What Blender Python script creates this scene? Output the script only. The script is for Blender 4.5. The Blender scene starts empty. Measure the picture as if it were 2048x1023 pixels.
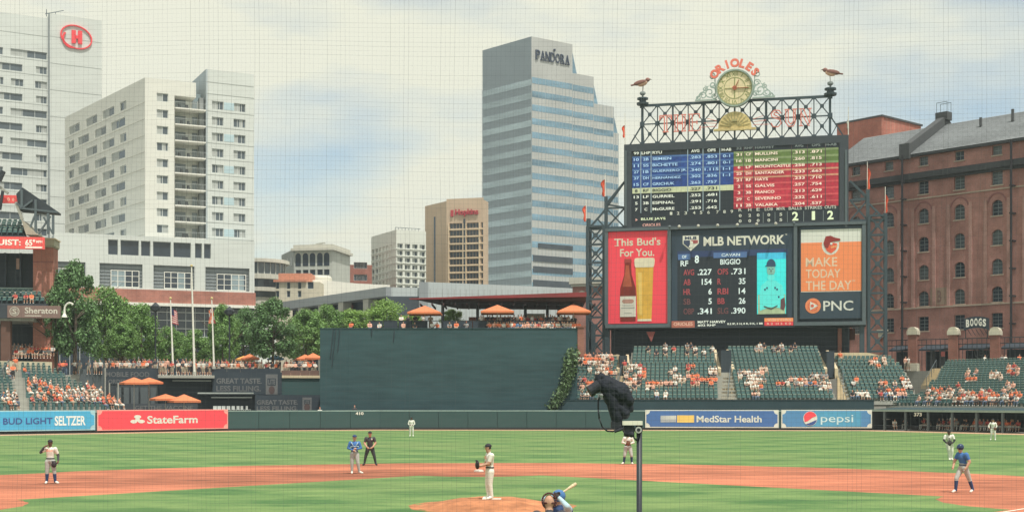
import bpy, bmesh, math, random
from mathutils import Matrix, Vector
random.seed(7)
R = math.radians
SC = bpy.context.scene
COL = SC.collection
# ------------------------------------------------------------------ camera
FPX, CXP, HOR, CZ = 2600.0, 1024.0, 797.0, 3.5      # focal length, centre column, horizon row (photo pixels), eye height
cd = bpy.data.cameras.new('camera'); cam = bpy.data.objects.new('camera', cd); COL.objects.link(cam)
cam.location = (0, 0, CZ); cam.rotation_euler = (R(90), 0, 0)
cd.sensor_fit = 'HORIZONTAL'; cd.sensor_width = 36.0; cd.lens = 36.0 * FPX / 2048
cd.shift_y = (HOR - 511.5) / 2048
cd.clip_start = 0.1; cd.clip_end = 9000
SC.camera = cam
# ------------------------------------------------------------------ sky, sun, exposure
SUN = Vector((0.44, -0.72, 1.95)).normalized()
w = bpy.data.worlds.new('World'); SC.world = w; w.use_nodes = True
nt = w.node_tree; nt.nodes.clear()
def N(t, x=None, **k):
    n = (x or nt).nodes.new(t)
    for a, b in k.items(): setattr(n, a, b)
    return n
out = N('ShaderNodeOutputWorld'); sky = N('ShaderNodeTexSky', sky_type='NISHITA', sun_disc=False)
sky.sun_elevation = math.asin(SUN.z); sky.sun_rotation = math.atan2(SUN.x, SUN.y)
bg1 = N('ShaderNodeBackground'); bg1.inputs[1].default_value = 0.145
bg2 = N('ShaderNodeBackground'); bg2.inputs[0].default_value = (1.0, 1.0, 0.83, 1); bg2.inputs[1].default_value = 0.80
mx = N('ShaderNodeMixShader'); tc = N('ShaderNodeTexCoord'); mp = N('ShaderNodeMapping')
mp.inputs['Scale'].default_value = (1.0, 1.0, 2.9); mp.inputs['Location'].default_value = (7.7, 4.4, 0.2)
nz = N('ShaderNodeTexNoise'); nz.inputs['Scale'].default_value = 2.6; nz.inputs['Detail'].default_value = 6; nz.inputs['Roughness'].default_value = 0.5
cr = N('ShaderNodeValToRGB'); cr.color_ramp.elements[0].position = 0.33; cr.color_ramp.elements[1].position = 0.50
cr.color_ramp.elements[0].color = (0.06, 0.06, 0.06, 1); cr.color_ramp.elements[1].color = (1, 1, 1, 1)
L = nt.links.new
L(tc.outputs['Generated'], mp.inputs[0]); L(mp.outputs[0], nz.inputs[0]); L(nz.outputs[0], cr.inputs[0])
L(cr.outputs[0], mx.inputs[0]); tn = N('ShaderNodeMixRGB', blend_type='MULTIPLY'); tn.inputs[0].default_value = 1; tn.inputs[2].default_value = (1.0, 1.0, .90, 1); L(sky.outputs[0], tn.inputs[1]); L(tn.outputs[0], bg1.inputs[0]); L(bg1.outputs[0], mx.inputs[1]); L(bg2.outputs[0], mx.inputs[2]); L(mx.outputs[0], out.inputs[0])
sl = bpy.data.lights.new('sun', 'SUN'); sl.energy = 4.0; sl.angle = R(0.53); sl.color = (1.0, 0.95, 0.87)
so = bpy.data.objects.new('sun', sl); COL.objects.link(so); so.rotation_euler = SUN.to_track_quat('Z', 'Y').to_euler(); so.location = (60, -60, 200)
vs = SC.view_settings; SC.display_settings.display_device = 'sRGB'
vs.view_transform = 'Standard'; vs.look = 'None'; vs.exposure = 0.15; vs.gamma = 1.0; vs.use_curve_mapping = False
SC.cycles.max_bounces = 5; SC.cycles.transparent_max_bounces = 6
SC.cycles.use_denoising = True
# ------------------------------------------------------------------ materials
def srgb(c):
    return tuple(((x/255)/12.92 if x/255 <= .04045 else ((x/255+.055)/1.055)**2.4) for x in c)
MATS = {}
def mat(name, col, rough=0.8, var=0.12, scale=1.5, bump=0.0, metal=0.0, emit=0.0, spec=0.3, stretch=(1,1,1), island=False, trans=0.0):
    """Principled material whose colour is broken up by two noises (grain and broad weathering)."""
    if name in MATS: return MATS[name]
    m = bpy.data.materials.new(name); m.use_nodes = True; t = m.node_tree; b = t.nodes['Principled BSDF']
    b.inputs['Roughness'].default_value = rough; b.inputs['Metallic'].default_value = metal
    b.inputs['Specular IOR Level'].default_value = spec
    c4 = (*col, 1)
    if var > 0:
        g = N('ShaderNodeNewGeometry', t); mp = N('ShaderNodeMapping', t); mp.inputs['Scale'].default_value = stretch
        n1 = N('ShaderNodeTexNoise', t); n1.inputs['Scale'].default_value = scale; n1.inputs['Detail'].default_value = 5
        n2 = N('ShaderNodeTexNoise', t); n2.inputs['Scale'].default_value = scale*0.11; n2.inputs['Detail'].default_value = 2
        ad = N('ShaderNodeMath', t, operation='ADD'); mr = N('ShaderNodeMapRange', t)
        mr.inputs[1].default_value = 0.7; mr.inputs[2].default_value = 1.3; mr.inputs[3].default_value = 1-var; mr.inputs[4].default_value = 1+var
        hs = N('ShaderNodeMixRGB', t, blend_type='MULTIPLY'); hs.inputs[0].default_value = 1; hs.inputs[1].default_value = c4
        l = t.links.new
        l(g.outputs['Position'], mp.inputs[0]); l(mp.outputs[0], n1.inputs[0]); l(mp.outputs[0], n2.inputs[0])
        l(n1.outputs[0], ad.inputs[0]); l(n2.outputs[0], ad.inputs[1]); l(ad.outputs[0], mr.inputs[0])
        src = mr.outputs[0]
        if island:
            mr2 = N('ShaderNodeMapRange', t); mr2.inputs[3].default_value = 1-island; mr2.inputs[4].default_value = 1+island
            mu = N('ShaderNodeMath', t, operation='MULTIPLY')
            l(g.outputs['Random Per Island'], mr2.inputs[0]); l(mr2.outputs[0], mu.inputs[0]); l(src, mu.inputs[1]); src = mu.outputs[0]
        l(src, hs.inputs[2]); l(hs.outputs[0], b.inputs['Base Color'])
        if bump > 0:
            bp = N('ShaderNodeBump', t); bp.inputs['Strength'].default_value = bump; bp.inputs['Distance'].default_value = 0.05
            l(n1.outputs[0], bp.inputs['Height']); l(bp.outputs[0], b.inputs['Normal'])
    else:
        b.inputs['Base Color'].default_value = c4
    if emit > 0:
        b.inputs['Emission Color'].default_value = c4; b.inputs['Emission Strength'].default_value = emit
    if trans > 0:
        b.inputs['Transmission Weight'].default_value = 0
        tr = N('ShaderNodeBsdfTranslucent', t); tr.inputs[0].default_value = (col[0]*1.5, col[1]*1.5, col[2]*.8, 1)
        ms = N('ShaderNodeMixShader', t); ms.inputs[0].default_value = trans; o = t.nodes['Material Output']
        t.links.new(b.outputs[0], ms.inputs[1]); t.links.new(tr.outputs[0], ms.inputs[2]); t.links.new(ms.outputs[0], o.inputs[0])
    MATS[name] = m; return m
def brickmat(name, c1, c2, mortar, sc=1.0, course=0.075, rows=(0.22, 0.075)):
    if name in MATS: return MATS[name]
    m = bpy.data.materials.new(name); m.use_nodes = True; t = m.node_tree; b = t.nodes['Principled BSDF']; l = t.links.new
    b.inputs['Roughness'].default_value = .9; b.inputs['Specular IOR Level'].default_value = .2
    g = N('ShaderNodeNewGeometry', t); sx = N('ShaderNodeSeparateXYZ', t); cx = N('ShaderNodeCombineXYZ', t)
    su = N('ShaderNodeMath', t, operation='SUBTRACT'); l(g.outputs['Position'], sx.inputs[0]); l(sx.outputs[0], su.inputs[0]); l(sx.outputs[1], su.inputs[1])
    l(su.outputs[0], cx.inputs[0]); l(sx.outputs[2], cx.inputs[1])
    bt = N('ShaderNodeTexBrick', t); bt.inputs['Scale'].default_value = 1; bt.inputs['Brick Width'].default_value = rows[0]; bt.inputs['Row Height'].default_value = rows[1]
    bt.inputs['Mortar Size'].default_value = .008; bt.inputs['Color1'].default_value = (*c1, 1); bt.inputs['Color2'].default_value = (*c2, 1); bt.inputs['Mortar'].default_value = (*mortar, 1)
    l(cx.outputs[0], bt.inputs['Vector'])
    n = N('ShaderNodeTexNoise', t); n.inputs['Scale'].default_value = .35; n.inputs['Detail'].default_value = 7; n.inputs['Roughness'].default_value = .65
    mr = N('ShaderNodeMapRange', t); mr.inputs[1].default_value = .3; mr.inputs[2].default_value = .7; mr.inputs[3].default_value = .72; mr.inputs[4].default_value = 1.28
    mm = N('ShaderNodeMixRGB', t, blend_type='MULTIPLY'); mm.inputs[0].default_value = 1
    l(g.outputs['Position'], n.inputs[0]); l(n.outputs[0], mr.inputs[0]); l(bt.outputs[0], mm.inputs[1]); l(mr.outputs[0], mm.inputs[2]); l(mm.outputs[0], b.inputs['Base Color'])
    MATS[name] = m; return m
# ------------------------------------------------------------------ geometry helpers
class MB:
    def __init__(s): s.v = []; s.f = []; s.mi = []; s.M = None
    def add(s, vs, fs, mi=0):
        o = len(s.v)
        if s.M is not None: s.v += [tuple(s.M @ Vector(p)) for p in vs]
        else: s.v += [tuple(p) for p in vs]
        s.f += [tuple(i+o for i in q) for q in fs]; s.mi += [mi]*len(fs)
        return s
    def box(s, x0, x1, y0, y1, z0, z1, mi=0):
        return s.add([(x0,y0,z0),(x1,y0,z0),(x1,y1,z0),(x0,y1,z0),(x0,y0,z1),(x1,y0,z1),(x1,y1,z1),(x0,y1,z1)],
              [(0,3,2,1),(4,5,6,7),(0,1,5,4),(1,2,6,5),(2,3,7,6),(3,0,4,7)], mi)
    def quad(s, a, b, c, d, mi=0): return s.add([a,b,c,d], [(0,1,2,3)], mi)
    def poly_y(s, pts, y0, y1, mi=0):       # polygon in x,z extruded from y0 (front) to y1
        n = len(pts)
        return s.add([(x,y0,z) for x,z in pts]+[(x,y1,z) for x,z in pts], [tuple(range(n)), tuple(reversed(range(n,2*n)))]+[((i+1)%n, i, n+i, n+(i+1)%n) for i in range(n)], mi)
    def poly_z(s, pts, z0, z1, mi=0):
        n = len(pts)
        return s.add([(x,y,z0) for x,y in pts]+[(x,y,z1) for x,y in pts], [tuple(reversed(range(n))), tuple(range(n,2*n))]+[(i, (i+1)%n, n+(i+1)%n, n+i) for i in range(n)], mi)
    def cyl(s, p0, p1, r0, r1=None, n=8, mi=0, cap=True):
        r1 = r0 if r1 is None else r1; p0 = Vector(p0); p1 = Vector(p1); d = p1-p0
        if d.length < 1e-6: return s
        q = d.to_track_quat('Z', 'Y'); vs = []
        for p, r in ((p0, r0), (p1, r1)):
            for i in range(n):
                a = 2*math.pi*i/n; vs.append(p + q @ Vector((r*math.cos(a), r*math.sin(a), 0)))
        fs = [(i, (i+1)%n, n+(i+1)%n, n+i) for i in range(n)]
        if cap: fs += [tuple(reversed(range(n))), tuple(range(n, 2*n))]
        return s.add(vs, fs, mi)
    def bar(s, p0, p1, w, h=None, mi=0):
        h = w if h is None else h; p0 = Vector(p0); p1 = Vector(p1); d = (p1-p0)
        q = d.to_track_quat('Z', 'Y'); vs = []
        for p in (p0, p1):
            for a, b in ((-1,-1),(1,-1),(1,1),(-1,1)): vs.append(p + q @ Vector((a*w/2, b*h/2, 0)))
        return s.add(vs, [(0,3,2,1),(4,5,6,7),(0,1,5,4),(1,2,6,5),(2,3,7,6),(3,0,4,7)], mi)
    def lathe(s, prof, cx=0, cy=0, n=14, mi=0):   # (r,z) pairs
        vs = [(cx+r*math.cos(2*math.pi*i/n), cy+r*math.sin(2*math.pi*i/n), z) for r, z in prof for i in range(n)]
        fs = [(k*n+i, k*n+(i+1)%n, (k+1)*n+(i+1)%n, (k+1)*n+i) for k in range(len(prof)-1) for i in range(n)]
        fs += [tuple(reversed(range(n))), tuple(range((len(prof)-1)*n, len(prof)*n))]
        return s.add(vs, fs, mi)
    def ball(s, c, r, n=8, m=6, mi=0, sc=(1,1,1), rot=None):
        vs = []; fs = []
        for j in range(m+1):
            t = math.pi*j/m
            for i in range(n):
                a = 2*math.pi*i/n; p = Vector((r*sc[0]*math.sin(t)*math.cos(a), r*sc[1]*math.sin(t)*math.sin(a), r*sc[2]*math.cos(t)))
                if rot: p = rot @ p
                vs.append(p+Vector(c))
        for j in range(m):
            for i in range(n): fs.append((j*n+i, (j+1)*n+i, (j+1)*n+(i+1)%n, j*n+(i+1)%n))
        return s.add(vs, fs, mi)
    def tube(s, pts, r, n=6, mi=0):
        for a, b in zip(pts[:-1], pts[1:]): s.cyl(a, b, r, r, n, mi)
        return s
    def mesh(s, name, mats, smooth=False):
        me = bpy.data.meshes.new(name); me.from_pydata(s.v, [], s.f)
        for m in mats: me.materials.append(m)
        if len(mats) > 1: me.polygons.foreach_set('material_index', s.mi)
        if smooth: me.polygons.foreach_set('use_smooth', [True]*len(s.f))
        me.update(); return me
    def build(s, name, mats, parent=None, smooth=False, at=None):
        if not isinstance(mats, (list, tuple)): mats = [mats]
        o = Vector(W[parent.name]) if parent else Vector(at or (0,0,0))
        if o.length > 0: s.v = [(p[0]-o.x, p[1]-o.y, p[2]-o.z) for p in s.v]
        ob = bpy.data.objects.new(name, s.mesh(name, mats, smooth)); COL.objects.link(ob)
        if parent: ob.parent = parent
        else: ob.location = o
        W[ob.name] = tuple(o); return ob
W = {}
def tag(o, label=None, cat=None, group=None, kind=None):
    if label: o['label'] = label
    if cat: o['category'] = cat
    if group: o['group'] = group
    if kind: o['kind'] = kind
    return o
def thing(name, loc, label, cat, group=None):
    o = bpy.data.objects.new(name, None); COL.objects.link(o); o.location = loc; o.empty_display_size = .5
    W[o.name] = tuple(loc); return tag(o, label, cat, group)
def inst(name, me, loc, rot=0, parent=None, scale=None):
    o = bpy.data.objects.new(name, me); COL.objects.link(o)
    p = Vector(W[parent.name]) if parent else Vector((0,0,0))
    o.location = Vector(loc)-p; o.rotation_euler = (0,0,rot)
    if scale: o.scale = scale
    if parent: o.parent = parent
    W[o.name] = tuple(loc); return o
class F:
    """A vertical facade line on the ground between two sighted points: u along it, v behind it, z up."""
    def __init__(s, pL, dL, pR, dR):
        s.A = Vector(((pL-CXP)/FPX*dL, dL, 0)); B = Vector(((pR-CXP)/FPX*dR, dR, 0))
        s.len = (B-s.A).length; s.d = (B-s.A).normalized(); s.ang = math.atan2(s.d.y, s.d.x)
        s.M = Matrix.Translation(s.A) @ Matrix.Rotation(s.ang, 4, 'Z')
    def u(s, px, v=0):
        k = (px-CXP)/FPX; n = Vector((-s.d.y, s.d.x, 0)); A = s.A+n*v
        return (k*A.y-A.x)/(s.d.x-k*s.d.y)
    def D(s, px, v=0):
        n = Vector((-s.d.y, s.d.x, 0)); return (s.A+n*v).y+s.u(px, v)*s.d.y
    def z(s, px, py, v=0): return CZ+(HOR-py)*s.D(px, v)/FPX
    def P(s, u, v, z): return s.M @ Vector((u, v, z))
    def mb(s): m = MB(); m.M = s.M; return m
def pt(px, py, D): return ((px-CXP)/FPX*D, D, CZ+(HOR-py)*D/FPX)
def hole_wall(mb, u0, u1, z0, z1, holes, depth=.25, mi=0, mr=None, v=0):
    """Wall face at local y=v facing the field with real openings; reveals go back by depth."""
    mr = mi if mr is None else mr
    us = sorted(set([u0, u1]+[round(h[0],4) for h in holes]+[round(h[1],4) for h in holes]))
    zs = sorted(set([z0, z1]+[round(h[2],4) for h in holes]+[round(h[3],4) for h in holes]))
    us = [a for a in us if u0-1e-6 <= a <= u1+1e-6]; zs = [a for a in zs if z0-1e-6 <= a <= z1+1e-6]
    for j in range(len(zs)-1):
        zc = (zs[j]+zs[j+1])/2; run = None
        hh = [h for h in holes if h[2] < zc < h[3]]
        for i in range(len(us)-1):
            uc = (us[i]+us[i+1])/2; inside = any(h[0] < uc < h[1] for h in hh)
            if not inside and run is None: run = us[i]
            if inside and run is not None:
                mb.quad((run,v,zs[j]),(us[i],v,zs[j]),(us[i],v,zs[j+1]),(run,v,zs[j+1]), mi); run = None
        if run is not None: mb.quad((run,v,zs[j]),(us[-1],v,zs[j]),(us[-1],v,zs[j+1]),(run,v,zs[j+1]), mi)
    for a, b, c, d in holes:
        e = v+depth
        mb.quad((a,v,c),(a,v,d),(a,e,d),(a,e,c), mr); mb.quad((b,v,c),(b,e,c),(b,e,d),(b,v,d), mr)
        mb.quad((a,v,c),(a,e,c),(b,e,c),(b,v,c), mr); mb.quad((a,v,d),(b,v,d),(b,e,d),(a,e,d), mr)
WIN = {}
def window_mesh(wd, ht, frame, pane, cols=2, rows=1, fw=.07, curtain=None, key=0):
    k = (round(wd,2), round(ht,2), frame.name, pane.name, cols, rows, fw, key)
    if k in WIN: return WIN[k]
    m = MB(); a = wd/2
    m.box(-a,a,.06,.1,0,ht,1)
    m.box(-a,a,0,.058,0,fw,0); m.box(-a,a,0,.058,ht-fw,ht,0); m.box(-a,-a+fw,0,.058,fw,ht-fw,0); m.box(a-fw,a,0,.058,fw,ht-fw,0)
    for i in range(1, cols): x = -a+wd*i/cols; m.box(x-fw/2,x+fw/2,.005,.058,fw,ht-fw,0)
    for i in range(1, rows): z = ht*i/rows; m.box(-a+fw,a-fw,.01,.058,z-fw/3,z+fw/3,0)
    mats = [frame, pane]
    if curtain:
        rr = random.Random(key); mats.append(curtain)
        c0 = -a+fw+rr.choice((0, .0, wd*.45)); c1 = min(a-fw, c0+wd*rr.choice((.3,.45,.5)))
        m.box(c0, c1, .052, .0595, fw, ht-fw, 2)
    WIN[k] = m.mesh('window', mats); return WIN[k]
def put(F_, me, u, v, z, parent, name='window'):
    p = F_.P(u, v, z); return inst(name, me, p, F_.ang, parent)
# text
TX = {}
def tmesh(s, bold=0.0, shear=0.0, ext=0.0):
    k = (s, bold, shear, ext)
    if k in TX: return TX[k]
    c = bpy.data.curves.new('t', 'FONT'); c.body = s; c.offset = bold; c.shear = shear; c.extrude = ext; c.resolution_u = 3
    o = bpy.data.objects.new('t', c); COL.objects.link(o)
    me = bpy.data.meshes.new_from_object(o)
    vs = [tuple(v.co) for v in me.vertices]; fs = [tuple(p.vertices) for p in me.polygons]
    bpy.data.objects.remove(o); bpy.data.curves.remove(c); bpy.data.meshes.remove(me)
    xs = [v[0] for v in vs] or [0,1]; ys = [v[1] for v in vs] or [0,1]
    TX[k] = (vs, fs, min(xs), max(xs), min(ys), max(ys)); return TX[k]
def text(mb, s, u0, u1, z0, z1, v, mi=0, bold=0.0, align='fit', shear=0.0, ext=0.0, capz=None):
    """Letters lying in the facade plane at depth v; fit into the rectangle."""
    vs, fs, x0, x1, y0, y1 = tmesh(s, bold, shear, ext)
    sz = (z1-z0)/(y1-y0); sx = (u1-u0)/(x1-x0)
    if align != 'fit': sx = min(sx, sz*1.05)
    wd = (x1-x0)*sx
    ox = u0 if align in ('fit', 'l') else (u1-wd if align == 'r' else (u0+u1-wd)/2)
    mb.add([(ox+(p[0]-x0)*sx, v-p[2]*sx, z0+(p[1]-y0)*sz) for p in vs], fs, mi)
def ordn(n):
    a = ['','first','second','third','fourth','fifth','sixth','seventh','eighth','ninth','tenth','eleventh','twelfth','thirteenth','fourteenth','fifteenth','sixteenth','seventeenth','eighteenth','nineteenth']
    if n < 20: return a[n]
    t = ['','','twent','thirt','fort','fift','sixt','sevent','eight','ninet']
    if n % 10 == 0: return t[(n//10) % 10]+'ieth' if n < 100 else 'hundredth'
    return t[(n//10) % 10]+'y-'+a[n % 10]
# palette
concrete = mat('concrete', (.38,.38,.34), .9, .15, .8)
tan = mat('tan_concrete', (.60,.50,.34), .9, .15, 1.0)
steel = mat('dark_green_steel', (.055,.08,.095), .5, .1, 2)
steel2 = mat('grey_steel', (.11,.14,.155), .5, .1, 2)
green = mat('dark_green_paint', (.042,.090,.092), .75, .08, .35, stretch=(1,1,3))
greend = mat('deep_green_paint', (.038,.072,.085), .75, .1, .5)
black = mat('black_panel', (.040,.055,.072), .6, .1, .6)
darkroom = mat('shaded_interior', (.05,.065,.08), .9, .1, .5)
white = mat('white_paint', (.78,.77,.70), .6, .05, 1.0)
cream = mat('cream_stone', (.56,.55,.48), .85, .1, 1.0)
orangec = mat('orange_canvas', (.62,.195,.09), .8, .08, 1.5)
glass = mat('window_glass', (.09,.115,.135), .12, .25, .25, spec=.7)
glassb = mat('black_glass', (.04,.055,.075), .1, .3, .3, spec=.6)
curt = mat('pale_curtain', (.42,.44,.42), .8, .1, 1)
skin = mat('skin', (.52,.30,.21), .6, .06, 8)
skind = mat('brown_skin', (.16,.085,.06), .6, .06, 8)
brick_w = brickmat('warehouse_brick', (.39,.180,.155), (.31,.14,.122), (.40,.27,.24))
brick_o = brickmat('orange_brick', (.44,.16,.115), (.36,.125,.09), (.42,.3,.26))
# ================================================================== FIELD
HM = Vector((0.19, 23.7, 0)); UD = Vector((-0.046, 1, 0)).normalized(); RD = Vector((1, 0.046, 0)).normalized()
def fld(a, b): return HM+UD*a+RD*b          # a towards second base, b towards the right
# wall line (photo column, distance) from left to right
F1 = F(-50.0, 0, 0, 0) if False else None
FL = F(0, 128, 455, 144)        # left ad wall
FC = F(455, 144, 760, 149)      # left centre
FR = F(760, 149, 1290, 148)   # right centre
FA = F(1290, 148, 1745, 146)
FD = F(1745, 146, 2048, 131)  # bullpen roof on the right
SUNK = -0.3
g = MB(); S = 4000
g.box(-S, S, -600, 6000, -1.4, -.35)
tag(g.build('city_ground', mat('asphalt_ground', (.16,.16,.15), .95, .1, .1)), kind='structure')
wall_pts = [FL.P(FL.u(-400),0,0), FL.P(0,0,0), FC.P(0,0,0), FR.P(0,0,0), FA.P(0,0,0), FD.P(0,0,0), FD.P(FD.len*1.6,0,0)]
wp = [(p.x, p.y) for p in wall_pts]
def grass_mat():
    m = bpy.data.materials.new('mown_grass'); m.use_nodes = True; t = m.node_tree; b = t.nodes['Principled BSDF']; l = t.links.new
    b.inputs['Roughness'].default_value = .9; b.inputs['Specular IOR Level'].default_value = .15
    g = N('ShaderNodeNewGeometry', t)
    def wave(ang, sc):
        mp = N('ShaderNodeMapping', t); mp.inputs['Rotation'].default_value = (0,0,R(ang)); l(g.outputs['Position'], mp.inputs[0])
        wv = N('ShaderNodeTexWave', t, wave_profile='SIN'); wv.inputs['Scale'].default_value = sc; wv.inputs['Distortion'].default_value = .6; wv.inputs['Detail Scale'].default_value = .5
        l(mp.outputs[0], wv.inputs[0])
        c = N('ShaderNodeMapRange', t); c.inputs[1].default_value = .35; c.inputs[2].default_value = .65; c.inputs[3].default_value = -.5; c.inputs[4].default_value = .5
        l(wv.outputs['Fac'], c.inputs[0]); return c
    w1 = wave(45, .052); w2 = wave(-42, .052); w3 = wave(90, .085)
    a = N('ShaderNodeMath', t, operation='ADD'); l(w1.outputs[0], a.inputs[0]); l(w2.outputs[0], a.inputs[1])
    a3 = N('ShaderNodeMath', t, operation='MULTIPLY_ADD'); a3.inputs[1].default_value = .9; l(w3.outputs[0], a3.inputs[0]); l(a.outputs[0], a3.inputs[2]); a = a3
    mp = N('ShaderNodeMapping', t); mp.inputs['Scale'].default_value = (.35,1.0,1); l(g.outputs['Position'], mp.inputs[0])
    n = N('ShaderNodeTexNoise', t); n.inputs['Scale'].default_value = .9; n.inputs['Detail'].default_value = 10; n.inputs['Roughness'].default_value = .82; l(mp.outputs[0], n.inputs[0])
    n2 = N('ShaderNodeTexNoise', t); n2.inputs['Scale'].default_value = .07; n2.inputs['Detail'].default_value = 3; l(g.outputs['Position'], n2.inputs[0])
    s = N('ShaderNodeMath', t, operation='MULTIPLY_ADD'); s.inputs[1].default_value = .11; l(a.outputs[0], s.inputs[0])
    mr = N('ShaderNodeMath', t, operation='MULTIPLY_ADD'); mr.inputs[1].default_value = 1.3; mr.inputs[2].default_value = -.15; l(n.outputs[0], mr.inputs[0]); l(mr.outputs[0], s.inputs[2])
    cr = N('ShaderNodeValToRGB', t); e = cr.color_ramp.elements
    e[0].position = .30; e[0].color = (.060,.145,.050,1); e[1].position = .72; e[1].color = (.185,.275,.10,1)
    l(s.outputs[0], cr.inputs[0])
    mm = N('ShaderNodeMixRGB', t, blend_type='MIX'); mm.inputs[2].default_value = (.20,.25,.10,1)
    r2 = N('ShaderNodeMapRange', t); r2.inputs[1].default_value = .45; r2.inputs[2].default_value = .75; r2.inputs[4].default_value = .45
    l(n2.outputs[0], r2.inputs[0]); l(r2.outputs[0], mm.inputs[0]); l(cr.outputs[0], mm.inputs[1]); l(mm.outputs[0], b.inputs['Base Color'])
    return m
grass = grass_mat()
dirt = mat('red_infield_dirt', (.40,.140,.080), .95, .5, 1.3, stretch=(.3,1,1), bump=.6)
dirto = mat('orange_mound_clay', (.44,.18,.085), .95, .45, 2.2, bump=.3)
track = mat('warning_track_gravel', (.46,.30,.19), .95, .1, 1.0)
chalk = mat('chalk_line', (.78,.74,.64), .9, .08, 4)
def sheet(name, pts, z, m, sub=None):
    b = MB(); b.add([(p[0], p[1], z) for p in pts], [tuple(range(len(pts)))])
    return tag(b.build(name, m), kind='structure')
# track sheet = everything inside the wall; outfield grass inset 4.6 m
sheet('warning_track', wp+[(120, -30), (-120, -30)], 0.0, track)
def inset(pts, d):
    res = []
    for i, p in enumerate(pts):
        a = Vector(pts[max(0,i-1)]) if i else Vector(p)-(Vector(pts[1])-Vector(p)); c = Vector(pts[min(len(pts)-1,i+1)]) if i < len(pts)-1 else Vector(p)+(Vector(p)-Vector(pts[i-1]))
        t = (c-a).normalized(); res.append((p[0]+t.y*d, p[1]-t.x*d))
    return res
sheet('outfield_grass', inset(wp, 4.4)+[(100,-20),(-100,-20)], .004, grass)
def edge_wobble(a, r): return r+.12*math.sin(a*23)+.09*math.sin(a*41+1)
rub = HM+UD*18.44
pts = []
for i in range(121):                      # outer arc of the skin, 95 ft from the rubber
    a = R(-12+204*i/120); r = edge_wobble(a, 28.96); pts.append(tuple(rub+RD*(r*math.cos(a))+UD*(r*math.sin(a))))
pts += [tuple(HM+RD*-30+UD*2), tuple(HM+UD*-4), tuple(HM+RD*30+UD*2)]
sheet('infield_dirt', [(p[0],p[1]) for p in pts], .008, dirt)
# inner grass: square with cut-outs round the bases
b1 = HM+(UD+RD)*19.4; b3 = HM+(UD-RD)*19.4; b2 = HM+UD*38.8
def arc(c, r, a0, a1, n=16):
    return [c+RD*((r+.05*math.sin(i*2.3))*math.cos(R(a0+(a1-a0)*i/n)))+UD*((r+.05*math.sin(i*2.3))*math.sin(R(a0+(a1-a0)*i/n))) for i in range(n+1)]
gi = []
gi += arc(HM, 4.3, 135, 45, 12)[::-1][::-1]
inn = .55
gi = []
# start near home going to first side, counter-clockwise seen from above
gi += arc(HM, 4.2, 126, 54, 10)
gi += arc(b1, 4.1, 222, 138, 12)
gi += arc(b2, 4.1, 312, 228, 12)
gi += arc(b3, 4.1, 42, -42, 12)
sheet('infield_grass', [(p.x,p.y) for p in gi], .012, grass)
# strips of dirt outside the first base line and foul grass
gr = [HM+(UD+RD)*3.6+(RD-UD)*1.3, HM+(UD+RD)*17.2+(RD-UD)*1.3, HM+(UD+RD)*17.2+(RD-UD)*9, HM+(UD+RD)*3.6+(RD-UD)*9]
sheet('foul_grass', [(p.x,p.y) for p in gr], .012, grass)
gr = [HM+(UD-RD)*3.6-(RD+UD)*1.3, HM+(UD-RD)*3.6-(RD+UD)*9, HM+(UD-RD)*17.2-(RD+UD)*9, HM+(UD-RD)*17.2-(RD+UD)*1.3]
sheet('foul_grass', [(p.x,p.y) for p in gr], .012, grass)
for sgn, dd in ((1, 2.2), (-1, 2.2)):
    for off in ((0.0, .95) if sgn == 1 else (0.0,)):
        d = (UD+RD*sgn).normalized(); n = (RD*sgn-UD).normalized()
        a0, a1 = (dd, 75 if off == 0 else 27.4) if off == 0 else (13.7, 27.4)
        q = [HM+d*a0+n*(off-.05), HM+d*a1+n*(off-.05), HM+d*a1+n*(off+.05), HM+d*a0+n*(off+.05)]
        if sgn < 0: q = q[::-1]
        sheet('chalk_line', [(p.x,p.y) for p in q], .018, chalk)
# mound
mc = HM+UD*18.62
m = MB(); rings = [(0,.254),(.6,.254),(1.1,.250),(1.55,.17),(2.1,.07),(2.5,.02),(2.72,.013)]
n = 72; vs = [(mc.x, mc.y, .254)]; fs = []
for k, (r, z) in enumerate(rings[1:]):
    for i in range(n):
        a = 2*math.pi*i/n; rr = r+(.035*math.sin(5*a+1)+.03*math.sin(11*a)+.02*math.sin(23*a) if k == 5 else 0); vs.append((mc.x+rr*math.cos(a), mc.y+rr*math.sin(a), z+(.01*math.sin(7*a+k) if 0 < k < 5 else 0)))
for i in range(n): fs.append((0, 1+i, 1+(i+1)%n))
for k in range(5):
    for i in range(n): fs.append((1+k*n+i, 1+(k+1)*n+i, 1+(k+1)*n+(i+1)%n, 1+k*n+(i+1)%n))
m.add(vs, fs); tag(m.build('pitchers_mound', dirto, smooth=True), kind='structure')
m = MB(); m.box(-.305,.305,-.075,.075,0,.03); m.v = [(x+rub.x, y+rub.y, z+.252) for x,y,z in m.v]
tag(m.build('pitching_rubber', white), 'white rubber slab on top of the orange pitching mound', 'pitching rubber')
m = MB(); m.v = []; bw = .23
m.poly_z([(-bw,0),(0,-bw),(bw,0),(0,bw)], 0, .07); m.poly_z([(-bw+.04,0),(0,-bw+.04),(bw-.04,0),(0,bw-.04)], .07, .095)
m.v = [(x+b2.x-.0, y+b2.y, z+.01) for x,y,z in m.v]
tag(m.build('second_base', white), 'white square base bag on the red dirt left of the pitcher', 'base')
def plate():
    m = MB(); m.poly_z([(-.215,.215),(.215,.215),(.215,0),(0,-.215),(-.215,0)], .01, .03); m.v = [(x+HM.x,y+HM.y,z) for x,y,z in m.v]
    return tag(m.build('home_plate', white), 'white five sided home plate at the feet of the batter', 'home plate')
plate()
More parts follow.
